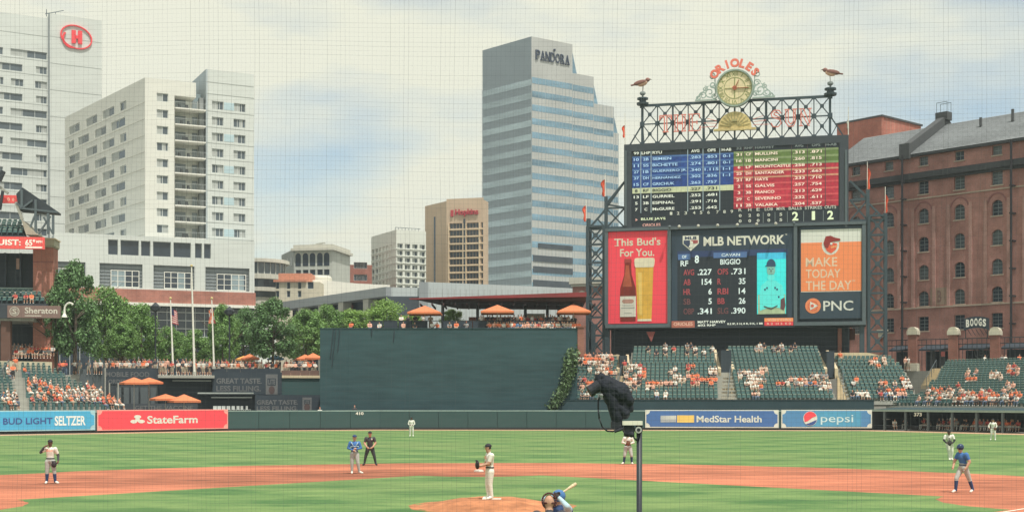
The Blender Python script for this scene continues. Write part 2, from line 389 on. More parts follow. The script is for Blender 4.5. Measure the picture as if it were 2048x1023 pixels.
# ================================================================== OUTFIELD WALL AND ADS
WZ = 2.2
def wallseg(Fx, u0, u1, n, nm_label, th=.5, z=WZ):
    t = thing('outfield_wall', Fx.P((u0+u1)/2, 0, 0), nm_label, 'wall')
    for i in range(n):
        a = u0+(u1-u0)*i/n; b = u0+(u1-u0)*(i+1)/n
        m = Fx.mb(); m.box(a+.02, b-.02, 0, th, 0.0, z-.10); m.build('wall_panel', green, t)
    m = Fx.mb(); m.box(u0, u1, -.02, th+.04, z-.10, z); m.build('top_rail', mat('pale_rail', (.30,.42,.40), .6), t)
    m = Fx.mb(); m.box(u0, u1, -.035, 0, .0, .24); m.build('kick_strip', mat('dark_rubber', (.025,.03,.035), .8), t)
    m = Fx.mb(); m.box(u0, u1, th, th+.06, 0, z-.12); m.build('backing', greend, t)
    return t
def cutc(u0,u1,z0,z1,c):
    pts = []
    for (cx,cz,a0) in ((u1,z1,270),(u0,z1,0),(u0,z0,90),(u1,z0,180)):
        for k in range(5):
            a = R(a0-90*k/4) if False else R(a0)
            pass
    # concave (ticket style) corners
    for (cx,cz,s) in ((u0,z0,0),(u1,z0,1),(u1,z1,2),(u0,z1,3)):
        for k in range(5):
            a = R({0:90,1:180,2:270,3:0}[s]-90*k/4); pts.append((cx+c*math.cos(a), cz+c*math.sin(a)))
    return pts
def ad(Fx, pxa, pxb, z0, z1, border, field, label, v=-.12):
    u0, u1 = Fx.u(pxa), Fx.u(pxb)
    t = thing('advert_board', Fx.P((u0+u1)/2, v, 0), label, 'advertising board')
    m = Fx.mb(); m.box(u0, u1, v, -.04, z0, z1); m.build('board', border, t)
    m = Fx.mb(); m.poly_y(cutc(u0+.12, u1-.12, z0+.12, z1-.1, .42), v-.02, v); m.build('panel', field, t)
    return t, u0, u1
wallseg(FL, FL.u(-400), FL.len, 30, 'dark green padded wall along left field carrying the blue and the red advert boards')
wallseg(FC, 0, FC.len, 5, 'dark green outfield wall below the black bullpen panels marked four hundred and ten feet')
wallseg(FR, 0, FR.len, 9, 'dark green outfield wall below the tall green backdrop wall')
wallseg(FA, 0, FA.len, 8, 'dark green outfield wall carrying the two blue advert boards on the right')
b_blue = mat('sky_blue_vinyl', (.085,.42,.70), .5, .05); b_bluel = mat('pale_blue_vinyl', (.38,.62,.70), .5, .05)
red_v = mat('red_vinyl', (.88,.085,.115), .5, .05); pink_v = mat('pink_vinyl', (.85,.38,.34), .5, .05)
navy_v = mat('navy_vinyl', (.055,.10,.30), .5, .05); royal_v = mat('royal_blue_vinyl', (.075,.17,.42), .5, .06)
gold_v = mat('gold_vinyl', (.83,.58,.17), .5, .05); pale_v = mat('off_white_vinyl', (.72,.74,.68), .5, .05)
t, a, b = ad(FL, -320, 189.5, .30, 2.34, b_bluel, b_blue, 'bright blue seltzer advert board at the left end of the outfield wall')
m = FL.mb(); v = -.16
text(m, 'BUD LIGHT', FL.u(5), FL.u(104), .98, 1.62, v, 0, .022); m.build('lettering', navy_v, t)
m = FL.mb(); u0 = FL.u(108); u1 = FL.u(170)
text(m, 'SELTZER', u0, u1, .80, 1.78, v, 0, .03)
m.build('lettering', mat('white_vinyl', (.80,.85,.85), .5, .04), t)
t, a, b = ad(FL, 193.5, 455, .22, 2.36, pink_v, red_v, 'red insurance advert board left of centre on the outfield wall')
m = FL.mb(); text(m, 'StateFarm', FL.u(293), FL.u(394), .88, 1.72, v, 0, .025); m.build('lettering', pale_v, t)
m = FL.mb()
def ell(m, cu, cz, ru, rz, v0, v1, mi=0, n=20, rot=0):
    m.poly_y([(cu+ru*math.cos(a)*math.cos(rot)-rz*math.sin(a)*math.sin(rot), cz+ru*math.cos(a)*math.sin(rot)+rz*math.sin(a)*math.cos(rot)) for a in [2*math.pi*i/n for i in range(n)]], v0, v1, mi)
def ring(m, cu, cz, ru, rz, w, v0, v1, mi=0, n=24, rot=0, a0=0, a1=360):
    P = lambda s, a: (cu+(ru*s)*math.cos(a)*math.cos(rot)-(rz*s)*math.sin(a)*math.sin(rot), cz+(ru*s)*math.cos(a)*math.sin(rot)+(rz*s)*math.sin(a)*math.cos(rot))
    for i in range(n):
        x = R(a0+(a1-a0)*i/n); y = R(a0+(a1-a0)*(i+1)/n); k = 1-w
        m.poly_y([P(k,x), P(1,x), P(1,y), P(k,y)], v0, v1, mi)
cu = FL.u(274)
ell(m, cu, 1.62, .40, .19, v-.005, v+.02); ell(m, cu-.42, 1.13, .38, .19, v-.005, v+.02); ell(m, cu+.42, 1.13, .38, .19, v-.005, v+.02); ell(m, cu, 1.36, .25, .22, v-.006, v+.02)
m.build('logo', pale_v, t)
t, a, b = ad(FA, 1290.5, 1557, .24, 2.26, pale_v, royal_v, 'blue health company advert board with a gold and white emblem on the outfield wall')
m = FA.mb(); text(m, 'MedStar Health', FA.u(1393), FA.u(1523), .86, 1.62, v, 0, .02)
m.build('lettering', pale_v, t)
m = FA.mb(); m.box(FA.u(1354), FA.u(1388), v-.01, v+.02, .84, 1.66, 1)
for k in range(6): zz = .88+.13*k; m.poly_y([(FA.u(1321), zz), (FA.u(1352), zz+(.02 if k < 3 else -.02)), (FA.u(1352), zz+.09), (FA.u(1321), zz+.07)], v-.01, v+.02, 0)
m.build('emblem', [pale_v, gold_v], t)
t, a, b = ad(FA, 1562.5, 1743.5, .24, 2.28, pale_v, mat('blue_vinyl', (.10,.27,.52), .5, .06), 'blue soft drink advert board beside the roofed bullpen shelter')
m = FA.mb(); m.box(FA.u(1622), FA.u(1722), v+.012, v+.0195, .42, 2.1); m.build('panel', mat('mid_blue_vinyl', (.10,.36,.58), .5, .1), t)
m = FA.mb(); text(m, 'pepsi', FA.u(1641), FA.u(1706), .62, 1.72, v-.01, 0, .004); m.build('lettering', mat('ice_blue_vinyl', (.62,.80,.84), .5, .04), t)
m = FA.mb(); cu = FA.u(1620); ell(m, cu, 1.3, .78, .82, v-.02, v-.03+.02, 0, 28)
m.poly_y([(cu-.70+0, 1.42)]+[(cu+.74*math.cos(R(a)), 1.3+.78*math.sin(R(a))) for a in range(165, 20, -12)]+[(cu+.25, 1.42), (cu-.3, 1.0), (cu-.62, .92)], v-.034, v-.022, 1)
m.poly_y([(cu+.74*math.cos(R(a)), 1.3+.78*math.sin(R(a))) for a in range(230, 352, 12)]+[(cu+.3, .98), (cu-.1,.80)], v-.034, v-.022, 2)
m.build('logo', [pale_v, red_v, navy_v], t)
def numsign(Fx, px, s, z0, z1, label):
    u0 = Fx.u(px-8); u1 = Fx.u(px+8)
    m = Fx.mb(); text(m, s, u0, u1, z0, z1, -.04, 0, .03, ext=.02)
    o = m.build('distance_marker', white, None, at=tuple(Fx.P((u0+u1)/2, 0, 0)))
    tag(o, label, 'distance marker')
numsign(FC, 719, '410', 1.68, 2.02, 'white number 410 at the top of the dark green wall below the tall green backdrop')
# ================================================================== CITY
def cloud(): pass
wall_hw = mat('pale_hotel_cladding', (.60,.63,.60), .75, .07, .15, stretch=(1,1,4))
wall_hc = mat('cream_hotel_cladding', (.70,.70,.64), .75, .06, .15, stretch=(1,1,4))
wall_hg = mat('grey_hotel_cladding', (.40,.45,.47), .7, .07, .15, stretch=(1,1,4))
fr_lt = mat('pale_window_frame', (.55,.58,.56), .6, .05)
def body_box(F_, u0, u1, d, z0, z1, m, v0=0.0):
    """Sides, back and roof of a block whose front face is made elsewhere."""
    mb = F_.mb() if m is None else m
    mb.quad((u0,v0+d,z0),(u0,v0,z0),(u0,v0,z1),(u0,v0+d,z1)); mb.quad((u1,v0,z0),(u1,v0+d,z0),(u1,v0+d,z1),(u1,v0,z1))
    mb.quad((u1,v0+d,z0),(u0,v0+d,z0),(u0,v0+d,z1),(u1,v0+d,z1)); mb.quad((u0,v0,z1),(u1,v0,z1),(u1,v0+d,z1),(u0,v0+d,z1))
    return mb
def joints(F_, u0, u1, zs, m, parent, v=-.03):
    mb = F_.mb()
    for z in zs: mb.box(u0, u1, v, -.002, z-.05, z+.05)
    return mb.build('panel_joint', m, parent)
def facade(F_, u0, u1, z0, z1, wins, wmat, parent, cols=2, frame=None, pane=None, depth=.3, fw=.09, curtain=curt, rows=1, mr=None):
    """wins: (u centre, z bottom, width, height). Wall with openings plus one window object per opening."""
    holes = [(a-w_/2, a+w_/2, z, z+h) for a, z, w_, h in wins]
    m = F_.mb(); hole_wall(m, u0, u1, z0, z1, holes, depth, 0); o = m.build('wall', wmat, parent)
    for i, (a, z, w_, h) in enumerate(wins):
        me = window_mesh(round(w_,1), round(h,1), frame or fr_lt, pane or glass, cols, rows, fw, curtain, key=(i*7+3) % 9 if curtain else 0)
        q = put(F_, me, a, depth-.12, z, parent); q.scale = (w_/round(w_,1), 1, h/round(h,1))
    return o
joint = mat('cladding_joint', (.36,.38,.36), .8, .05)
# ---- hotel tower on the far left
H1 = F(0, 293, 205, 304)
hotel = thing('hotel_building', H1.P(H1.len*.5, 4, 0), 'tall pale hotel tower with a red oval H emblem near its top', 'hotel')
ub = H1.u(96); zt1 = H1.z(50, 31); wins = []
pat = [(0,[(22,10),(35,0)]),]
fl = (H1.z(60, 110)-H1.z(60, 139.5))
for k in range(13):
    zz = H1.z(60, 116+29.5*k)
    if k % 2 == 0: spans = [(-40,22,0),(20,58,0),(60,94,0)]; L_ = [(-66,-30),(0-14,6),(21,94)]
    else: L_ = [(-60,-44),(0-30,45),(72,95)]
    if k in (2,): L_ = [(-12,7),(22,47),(70,95)]
    if k in (10,12): L_ = [(-12,11),(29,53),(60,98-4)]
    for p0, p1 in L_:
        a, b = H1.u(p0), H1.u(min(p1, 94)); wins.append(((a+b)/2, zz, b-a, 1.65))
facade(H1, H1.u(-160), ub, 0, zt1, wins, wall_hw, hotel, cols=3)
m = body_box(H1, H1.u(-160), ub, 22, 0, zt1, None); m.build('rear_walls', wall_hw, hotel)
joints(H1, H1.u(-160), ub, [H1.z(60, 116+29.5*k)-.35 for k in range(13)]+[zt1-4.2], joint, hotel)
zt2 = H1.z(150, 36); u2 = H1.u(202)
m = H1.mb(); m.box(ub+.3, u2, -.8, 20, 0, zt2); m.build('core_wall', wall_hw, hotel)
joints(H1, ub+.3, u2, [zt2-5.2-6.1*k for k in range(9)], joint, hotel, v=-.83)
m = H1.mb(); m.box(ub+.02, ub+.28, -.6, -.002, 0, zt2); m.build('edge_channel', mat('edge_channel_grey', (.30,.33,.34), .6), hotel)
m = H1.mb(); m.bar((ub, 2, zt2), (ub, 2, zt2+1.6), .15); m.bar((ub-.3, 2, zt2+.5), (ub+3.8, 2, zt2+1.9), .15); m.bar((ub+2,2,zt2),(ub+2,2,zt2+1.3),.12); m.build('roof_davit', steel2, hotel)
cu, cz = H1.u(151), H1.z(151, 76.5)
m = H1.mb(); sr = mat('red_sign', (.78,.075,.085), .4, .03, emit=.12)
ring(m, cu, cz, 3.6, 2.7, .085, -1.15, -.8, 0, 36, R(-12)); ring(m, cu-1.0, cz-.55, 2.15, 2.15, .2, -1.15, -.8, 0, 16, R(-12), 150, 290)
for dx in (-.85, .45): m.box(cu+dx*1.1-.12, cu+dx*1.1+.8, -1.2, -.81, cz-1.5, cz+1.5)
m.box(cu-.3, cu+.6, -1.2, -.81, cz-.35, cz+.35)
m.build('emblem', sr, hotel)
m = H1.mb(); m.box(u2, H1.u(216), 2, 14, 0, H1.z(210, 226)); m.build('link_wall', wall_hg, hotel)
# ---- middle block: long left face, narrow right face
H2L = F(130, 274, 290, 240); H2R = F(290, 240, 388, 243.8)
hb = thing('hotel_building', H2R.P(0, 6, 0), 'cream ten storey hotel wing with rows of paired windows and a stack of balconies', 'hotel')
zt = H2R.z(290, 155); fl2 = 33*240/2600
wins = []; H2 = H2L
rowsA = [((292,497),(360,470),(425,445),(484,422)), ((280,560),(328,545),(395,520),(465,492))]
for k in range(10):
    A = k % 2
    base = [(148.5,0),(183,0),(216.5,0),(246,1)] if A == 0 else [(142.5,1),(166.7,0),(200.7,0),(236,2)]
    for p, t_ in base:
        a = H2.u(p); w_ = {0:6.2,1:3.2,2:7.2}[t_]
        zz = zt-(4.15+fl2*k)
        wins.append((a, zz, w_, 1.65))
facade(H2, 0, H2.len, 0, zt, wins, wall_hc, hb, cols=2, fw=.14)
joints(H2, 0, H2.len, [zt-4.55-fl2*k for k in range(12)], mat('cream_joint', (.50,.49,.43), .8, .05), hb)
wins = [(H2R.u(325), zt-4.15-fl2*k, 2.1, 1.55) for k in range(11)]
uc = H2R.u(349)
facade(H2R, 0, uc, 0, zt, wins, wall_hc, hb, cols=2, fw=.12)
# top band over the balconies
ur = H2R.u(392); zb = H2R.z(370, 193)
m = H2R.mb(); m.box(uc, ur, 0.01, 8, zb, zt-.02); m.build('upper_wall', wall_hc, hb)
m = H2R.mb(); m.box(uc-.3, H2R.u(417), 3.2, 3.5, 0, zb-.01); m.build('balcony_wall', mat('recessed_grey_wall', (.66,.68,.63), .8), hb)
m = H2R.mb()
wd = H2R.len+6; m.quad((0,.02,zt),(ur,.02,zt),(ur,34,zt),(0,34,zt)); m.quad((ur,8,0),(ur,34,0),(ur,34,zt),(ur,8,zt)); m.build('roof', wall_hg, hb)
rail = mat('balcony_rail', (.40,.43,.42), .5, .1); furn = mat('dark_furniture', (.07,.08,.09), .7)
for k in range(9):
    zz = H2R.z(370, 217)-3.02*k; u0 = uc+.05; u1 = H2R.u(411)
    bo = H2R.mb(); bo.box(u0, u1, -.5, 3.18, zz-.22, zz); bo = bo.build('balcony', white, hb)
    m = H2R.mb(); m.box(u0, u1, -.48, -.44, zz+1.0, zz+1.07)
    n = 16
    for i in range(n+1): x = u0+.02+(u1-u0-.04)*i/n; m.box(x-.015, x+.015, -.475, -.445, zz+.002, zz+1.0)
    m.build('railing', rail, bo)
    for c, w_ in ((u0+1.6, 2.0), (u0+4.3, 1.0)): m = H2R.mb(); m.box(c-w_/2, c+w_/2, 3.1, 3.19, zz+.1, zz+2.2); m.build('door_glass', mat('balcony_glass', (.24,.29,.31), .2, .2, .4, spec=.6), bo)
    m = H2R.mb()
    for c in (u0+1.0+.4*(k%3), u0+2.4+.3*(k%2)):
        m.box(c-.25, c+.25, .6, 1.1, zz+.02, zz+.45); m.box(c-.25, c+.25, 1.05, 1.12, zz+.45, zz+.95)
    m.build('chair', furn, bo)
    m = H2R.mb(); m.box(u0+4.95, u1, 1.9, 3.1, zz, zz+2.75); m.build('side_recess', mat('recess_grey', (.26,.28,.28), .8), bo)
wg = mat('blue_grey_glass', (.24,.31,.34), .15, .2, .3, spec=.7)
m = H2R.mb(); m.box(H2R.u(394), H2R.u(409), 3.6, 4.1, zb-6, H2R.z(400, 180)); m.build('glazed_strip', wg, hb)
# ---- right tower of the hotel
H3 = F(412, 246, 508, 250.2); H3L = F(360, 275, 412, 246)
hc = thing('hotel_building', H3.P(4, 6, 0), 'light grey hotel tower standing taller beside the cream wing', 'hotel')
zt3 = H3.z(412, 138); wins = []
for k in range(12):
    zz = H3.z(412, 217+31.8*k)
    L_ = [(424,447),(467,491)] if k % 2 == 1 else [(424,447),(468,491)]
    for p0, p1 in L_:
        a, b = H3.u(p0), H3.u(p1); wins.append(((a+b)/2, zz, b-a, 1.6))
facade(H3, 0, H3.len, 0, zt3, wins, wall_hw, hc, cols=3)
for k in range(0, 12, 2):
    zz = H3.z(412, 217+31.8*k); m = H3.mb(); m.box(H3.u(447)+.1, H3.u(467)+.1, -.03, -.003, zz+.1, zz+1.5); m.build('spandrel_panel', mat('sky_blue_spandrel', (.45,.58,.62), .3, .05), hc)
joints(H3, 0, H3.len, [H3.z(412, 217+31.8*k)-.4 for k in range(12)]+[zt3-4.6, zt3-2.4], joint, hc)
m = H3L.mb(); m.box(0, H3L.len, 0.0, .3, 0, zt3); m.build('side_wall', wall_hg, hc)
m = body_box(H3, 0.02, H3.len, 20, 0, zt3-.01, None); m.build('rear_walls', wall_hg, hc)
# ---- podium
HP = F(108, 231, 509, 244.5)
hp = thing('hotel_podium', HP.P(HP.len/2, 3, 0), 'long grey hotel podium with dark strip windows above a brick band behind the trees', 'building')
ztp = HP.z(108, 464); L_ = [(216,236),(241,278),(282,301),(306,342),(347,382),(390,404),(408,422)]
wins = []
for a, b in L_:
    z0 = HP.z(a, 509+ (a-216)*.035); ua, ubb = HP.u(a), HP.u(b); wins.append(((ua+ubb)/2, HP.z(300, 512), ubb-ua, 2.75))
bays = [(93,171),(199,285),(307,389),(411,499)]
zb0, zb1 = HP.z(300, 576), HP.z(300, 529)
zbr1, zbr0 = HP.z(300, 579), HP.z(300, 605)
m = HP.mb(); holes = [(a-w_/2, a+w_/2, z, z+h) for a, z, w_, h in wins]+[(HP.u(a), HP.u(b), zb0, zb1) for a, b in bays]
hole_wall(m, 0, HP.len, zbr1+.02, ztp, holes, .6, 0); m.build('wall', wall_hw, hp)
m = body_box(HP, 0, HP.len, 25, 0, ztp, None); m.build('rear_walls', wall_hg, hp)
for a, z, w_, h in wins: put(HP, window_mesh(w_, h, fr_lt, glassb, 1, 1, .08), a, .4, z, hp)
louv = mat('louvre_grey', (.27,.30,.31), .6, .08)
for a, b in bays:
    u0, u1 = HP.u(a), HP.u(b); bay = HP.mb(); bay.box(u0, u1, .55, .7, zb0, zb1); bay = bay.build('louvre_bay', louv, hp)
    m = HP.mb()
    for k in range(7): zz = zb0+(zb1-zb0)*(k+.5)/7; m.box(u0, u1, .45, .54, zz-.04, zz+.06)
    m.build('louvre_blade', mat('louvre_dark', (.15,.17,.19), .6), bay)
    uw0 = u0+(u1-u0)*.26; uw1 = u0+(u1-u0)*.93
    me = window_mesh(uw1-uw0, (zb1-zb0)*.72, white, glassb, 4, 3, .13, wg, key=a % 7); put(HP, me, (uw0+uw1)/2, .3, zb0+.05, hp)
m = HP.mb(); m.box(-3, HP.len+.15, -.35, .3, zbr0, zbr1); m.build('brick_band', brick_o, hp)
m = HP.mb(); m.box(-3, HP.len+.3, -.6, .3, zbr0-.55, zbr0-.01); m.build('ledge', white, hp)
m = HP.mb(); m.box(0, HP.len-.5, 1.5, 2, 0, zbr0-.56); m.build('lobby_glass', glassb, hp)
m = HP.mb()
for k in range(5): zz = zbr0-1.6-1.5*k; m.box(0, HP.len-.5, 1.3, 1.49, zz, zz+.14)
for k in range(22): x = 1+k*1.7; m.box(x, x+.1, 1.32, 1.48, 0, zbr0-.6)
m.build('lobby_frame', fr_lt, hp)
# ---- buildings between the hotel and the tower
def simple_block(name, Fx, depth, ztop, wmat, label, cat='office building', at=None):
    t = thing(name, Fx.P(Fx.len/2, depth/2, 0), label, cat); return t
# curved terrace building
D = 300; c = pt(509, 600, D); cb = thing('terrace_building', (c[0], D+8, 0), 'rounded grey building with stacked curved terraces just right of the hotel', 'building')
def zof(py, D): return CZ+(HOR-py)*D/FPX
rr = (565-509)/FPX*D
def disc(m, r, z0, z1, mi=0, n=28):
    cx, cy = c[0]-1.0, D+8; m.poly_z([(cx+r*math.cos(2*math.pi*i/n), cy+r*math.sin(2*math.pi*i/n)) for i in range(n)], z0, z1, mi)
for z0, z1, r, mt, nm in ((522,515,rr*1.03+1,cream,'roof_slab'),(545,522,rr*.86+1,glass,'glass_ring'),(555,545,rr*1.0+.6,cream,'balcony_slab'),(572,555,rr*.86+.6,glassb,'glass_ring'),(580,572,rr+.8,cream,'balcony_slab'),(592,580,rr*.9,glass,'glass_ring'),(640,592,rr*.98,cream,'base_wall')):
    m = MB(); disc(m, r, zof(z0, D), zof(z1, D)); m.build(nm, mt, cb)
m = MB()
for i in range(28):
    a = 2*math.pi*i/28; r = rr*.86+1.08; m.box(c[0]-1+r*math.cos(a)-.1, c[0]-1+r*math.cos(a)+.1, D+8+r*math.sin(a)-.1, D+8+r*math.sin(a)+.1, zof(545,D), zof(522,D))
m.build('mullion', fr_lt, cb)
# classical building with arched windows
K = F(590, 330, 664, 328); kz = lambda py: zof(py, 330)
t = thing('classical_building', K.P(K.len/2, 5, 0), 'grey stone classical building with a heavy cornice and a row of arched windows', 'building')
stone = mat('grey_stone', (.48,.50,.46), .85, .12, .3)
arches = [(K.u(500+p/3.196), kz(380+487/3.196)) for p in (308,355,400,447,490)]
holes = []
m = K.mb()
for u_, z_ in arches: holes.append((u_-.72, u_+.72, z_, z_+2.6)); holes.append((u_-.72, u_+.72, z_-2.3, z_-.9)); holes.append((u_-.6, u_-.1, z_-5.6, z_-4.0)); holes.append((u_+.1, u_+.6, z_-5.6, z_-4.0))
hole_wall(m, 0, K.len, 0, kz(502), holes, .4); m.build('wall', stone, t)
for u_, z_ in arches:
    m = K.mb(); m.poly_y([(u_-.72, z_), (u_+.72, z_)]+[(u_+.72*math.cos(R(a)), z_+2.6+.72*math.sin(R(a))) for a in range(0, 181, 30)], -.06, .35); m.build('arched_window', glassb, t)
    m = K.mb(); ring(m, u_, z_+2.6, .95, .95, .2, -.12, -.002, 0, 8, 0, 0, 180); m.build('arch_trim', cream, t)
    m = K.mb(); m.box(u_-.72,u_+.72,.2,.35,z_-2.3,z_-.9); m.box(u_-.6,u_+.6,.2,.35,z_-5.6,z_-4.0); m.build('window', glassb, t)
m = K.mb(); m.box(-.8, K.len+.8, -1.0, 14, kz(502), kz(497)); m.box(-.3, K.len+.3, -.5, 13.5, kz(497), kz(490)); m.build('cornice', cream, t)
m = K.mb(); m.box(3, 6, 3, 6, kz(490), kz(486)); m.bar((4.5,3,kz(486)), (7,3,kz(484)), .3); m.build('roof_vent', concrete, t)
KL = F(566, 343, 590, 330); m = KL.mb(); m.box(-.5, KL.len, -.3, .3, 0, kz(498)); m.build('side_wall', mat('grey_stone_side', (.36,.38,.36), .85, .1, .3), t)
m = KL.mb()
for i in range(3):
    for k in range(4): u_ = KL.len*(i+.6)/3.2; m.box(u_-.5, u_+.5, -.36, -.3, kz(530)-4.2*k, kz(530)-4.2*k+2.4)
m.build('window', glass, t)
m = body_box(K, 0, K.len, 14, 0, kz(502), None); m.build('rear_walls', stone, t)
# red brick block
K = F(640, 350, 744, 352); kz = lambda py: zof(py, 350)
t = thing('brick_building', K.P(K.len/2, 5, 0), 'low red brick building beside the white grid fronted office block', 'building')
wins = [(K.u(p), kz(560)+3.3*j, 1.2, 1.7) for p in (712,718,724,730) for j in (0,1)]
facade(K, 0, K.len, 0, kz(528), wins, brickmat('dark_red_brick', (.36,.115,.09), (.28,.09,.07), (.33,.25,.2)), t, cols=1, curtain=None, pane=glassb)
m = body_box(K, 0, K.len, 14, 0, kz(528), None); m.build('rear_walls', MATS['dark_red_brick'], t)
m = K.mb(); m.box(K.u(660), K.u(682), -.4, 3, 0, kz(527)+.3); m.build('grey_bay', concrete, t)
# orange parapet building
K = F(552, 291, 640, 291); kz = lambda py: zof(py, 288)
t = thing('low_building', K.P(K.len/2, 5, 0), 'low cream building with two orange red roof bands beside the hotel', 'building')
cr_y = mat('yellow_cream_render', (.62,.57,.45), .85, .1)
wins = [(K.u(p), kz(575), .8, 1.5) for p in (555,577,599)]+[(K.u(p), kz(592), .8, 1.5) for p in (555,577,599)]+[(K.u(621), kz(575), 1.4, 1.6)]
facade(K, 0, K.len, 0, kz(561), wins, cr_y, t, cols=1, curtain=None, pane=glassb)
m = K.mb(); m.box(-.5, K.len*.7, -.5, .0, kz(561), kz(557)); m.box(0, K.len*.75, 3, 9, kz(558), kz(541)); m.build('tiled_band', mat('orange_tile', (.55,.24,.16), .8, .2, 2), t)
m = body_box(K, 0, K.len, 10, 0, kz(561), None); m.build('rear_walls', cr_y, t)
K = F(612, 296, 780, 300); kz = lambda py: zof(py, 298)
t = thing('low_building', K.P(K.len/2, 5, 0), 'low blank white walled building in front of the red brick block', 'building')
m = K.mb(); m.poly_y([(0,0),(K.len,0),(K.len,kz(568)),(K.len*.6,kz(566)),(K.len*.15,kz(560)),(0,kz(562))], 0, 12); m.build('wall', white, t)
m = K.mb(); m.lathe([(3.6,kz(562)),(3.6,kz(551)),(3.3,kz(547)),(.2,kz(546))], K.len*.15, 8, 20); m.build('round_tank', cream, t)
# ---- white grid office block
GL = F(743, 378, 792.5, 362); GR = F(792.5, 362, 852, 366)
t = thing('office_block', GR.P(0, 5, 0), 'white office block with a grid of small dark windows', 'office building')
gw = mat('white_grid_concrete', (.66,.68,.62), .8, .05, .3)
zt = GR.z(793, 459); fh = 12.95*362/FPX*1.08
for Fx, nc, nm in ((GL, 7, 'l'), (GR, 4, 'r')):
    wins = []; cw = Fx.len/nc
    for i in range(nc):
        for k in range(9):
            wins.append((cw*(i+.5), zt-5.1-fh*k, cw*.72, fh*.66))
    facade(Fx, 0, Fx.len, 0, zt, wins, gw, t, cols=2, curtain=curt, pane=glassb, depth=.5)
    m = Fx.mb()
    for k in range(10): m.box(0, Fx.len, -.18, -.002, zt-5.1-fh*k-.28, zt-5.1-fh*k-.1)
    m.build('sill_band', gw, t)
m = body_box(GR, 0.01, GR.len, 20, 0, zt-.01, None); m.build('rear_walls', gw, t)
m = GR.mb(); m.bar((.5,2,zt),(.5,2,zt+.9),.12)
for k in range(8): m.bar((.5+k, 2, zt), (.5+k, 2, zt+.9), .1)
m.bar((.5,2,zt+.9),(8,2,zt+.9),.14); m.build('roof_rail', steel2, t)
# ---- tan tower with dark window bands
TL = F(850, 392, 893, 382); TR = F(893, 382, 967, 379)
t = thing('office_tower', TR.P(0, 8, 0), 'tan concrete office tower with dark window bands and red lettering at the top', 'office building')
tanb = mat('tan_precast', (.52,.40,.29), .85, .07, .2); tanl = mat('light_tan_precast', (.66,.54,.38), .85, .05, .2)
zt = TR.z(893, 402); ztr = TR.z(938, 396)
m = TL.mb(); m.box(0, TL.len, 0, .3, 0, zt); m.build('side_wall', tanb, t)
m = TL.mb(); ux = TL.u(869.5); m.box(ux-.45, ux+.45, -.05, 0.0-.002, 0, TL.z(870, 433)); m.build('slot', glassb, t)
pairs = [(899,925),(933,957.5),(962.0,966)]
holes = []
for k in range(9):
    zz = TR.z(915, 457+14.35*k)
    for a, b in pairs: holes.append((TR.u(a), TR.u(b), zz, zz+1.62))
m = TR.mb(); hole_wall(m, 0, TR.len, 0, ztr, holes, .5); m.build('wall', tanb, t)
for i, h in enumerate(holes): put(TR, window_mesh(h[1]-h[0], 1.62, tanb, glassb, 4 if i % 3 < 2 else 1, 1, .08), (h[0]+h[1])/2, .3, h[2], t)
m = TR.mb()
for a, b in ((897,898.6),(925.6,927),(931.6,932.8),(958,959.6)): m.box(TR.u(a), TR.u(b), -.35, 0-.002, 0, TR.z(915, 447))
for k in range(10): zz = TR.z(915, 457+14.35*k)-.42; m.box(TR.u(899), TR.u(966), -.25, -.003, zz, zz+.3)
m.build('pale_fin', tanl, t)
m = TR.mb(); m.box(TR.u(927), TR.u(931), -.12, -.004, 0, TR.z(915, 438)); m.build('slot', glassb, t)
m = TR.mb(); text(m, 'Hopkins', TR.u(911), TR.u(957), TR.z(930, 433), TR.z(930, 418), -.3, 0, .025, ext=.1); m.box(TR.u(902), TR.u(907), -.4, -.002, TR.z(930,432), TR.z(930,419)); m.build('lettering', mat('maroon_sign', (.45,.05,.07), .5, .03), t)
m = body_box(TR, 0.01, TR.len, 5, 0, zt-.01, None); m.build('rear_walls', tanb, t)
# ---- tall stepped tower
PL = F(965, 541, 1063, 520); PR = F(1063, 520, 1243, 546)
t = thing('office_tower', PR.P(4, 10, 0), 'tall stepped glass and stone office tower with dark serif lettering near its top', 'office building')
pst = mat('pale_granite', (.46,.47,.45), .6, .1, .1); pgl = mat('sky_reflecting_glass', (.19,.32,.42), .2, .45, .06, metal=.35, spec=.7, stretch=(1,1,5))  # blue variation in the glass is painted-in sky reflection
pstd = mat('shaded_granite', (.25,.30,.33), .55, .1, .1); pgd = mat('grey_reflecting_glass', (.36,.45,.49), .14, .3, .06, metal=.4, spec=.7, stretch=(1,1,5))  # left face: stone darkened for shade, glass paled with painted sky reflection
mull = mat('tower_mullion', (.30,.37,.40), .5, .1)
fhp = 27*526/FPX
steps = [(1063,1145,73,87),(1145,1190,146,152),(1190,1232,207,210),(1232,1244,263,265)]
ztp = PL.z(1063, 73); zg = PL.z(1063, 148)
def bands(Fx, u0, u1, ztop, ms, mg, v, zfirst):
    m = Fx.mb(); m.box(u0, u1, v, v+1.2, 0, ztop); m.build('wall', ms, t)
    zz = zfirst
    while zz > 20:
        if zz < ztop-1.5: m = Fx.mb(); m.box(u0+.25, u1-.25, v-.05, v-.002, zz-2.45, zz); m.build('glass_band', mg, t)
        zz -= fhp
    m = Fx.mb(); n = int((u1-u0)/1.6)
    for i in range(n+1): x = u0+(u1-u0)*i/n; m.box(x-.06, x+.06, v-.09, v-.051, 0, min(ztop, zfirst+.3))
    m.build('mullion', mull, t)
bands(PL, 0, PL.len, ztp, pstd, pgd, 0, zg-2.0)
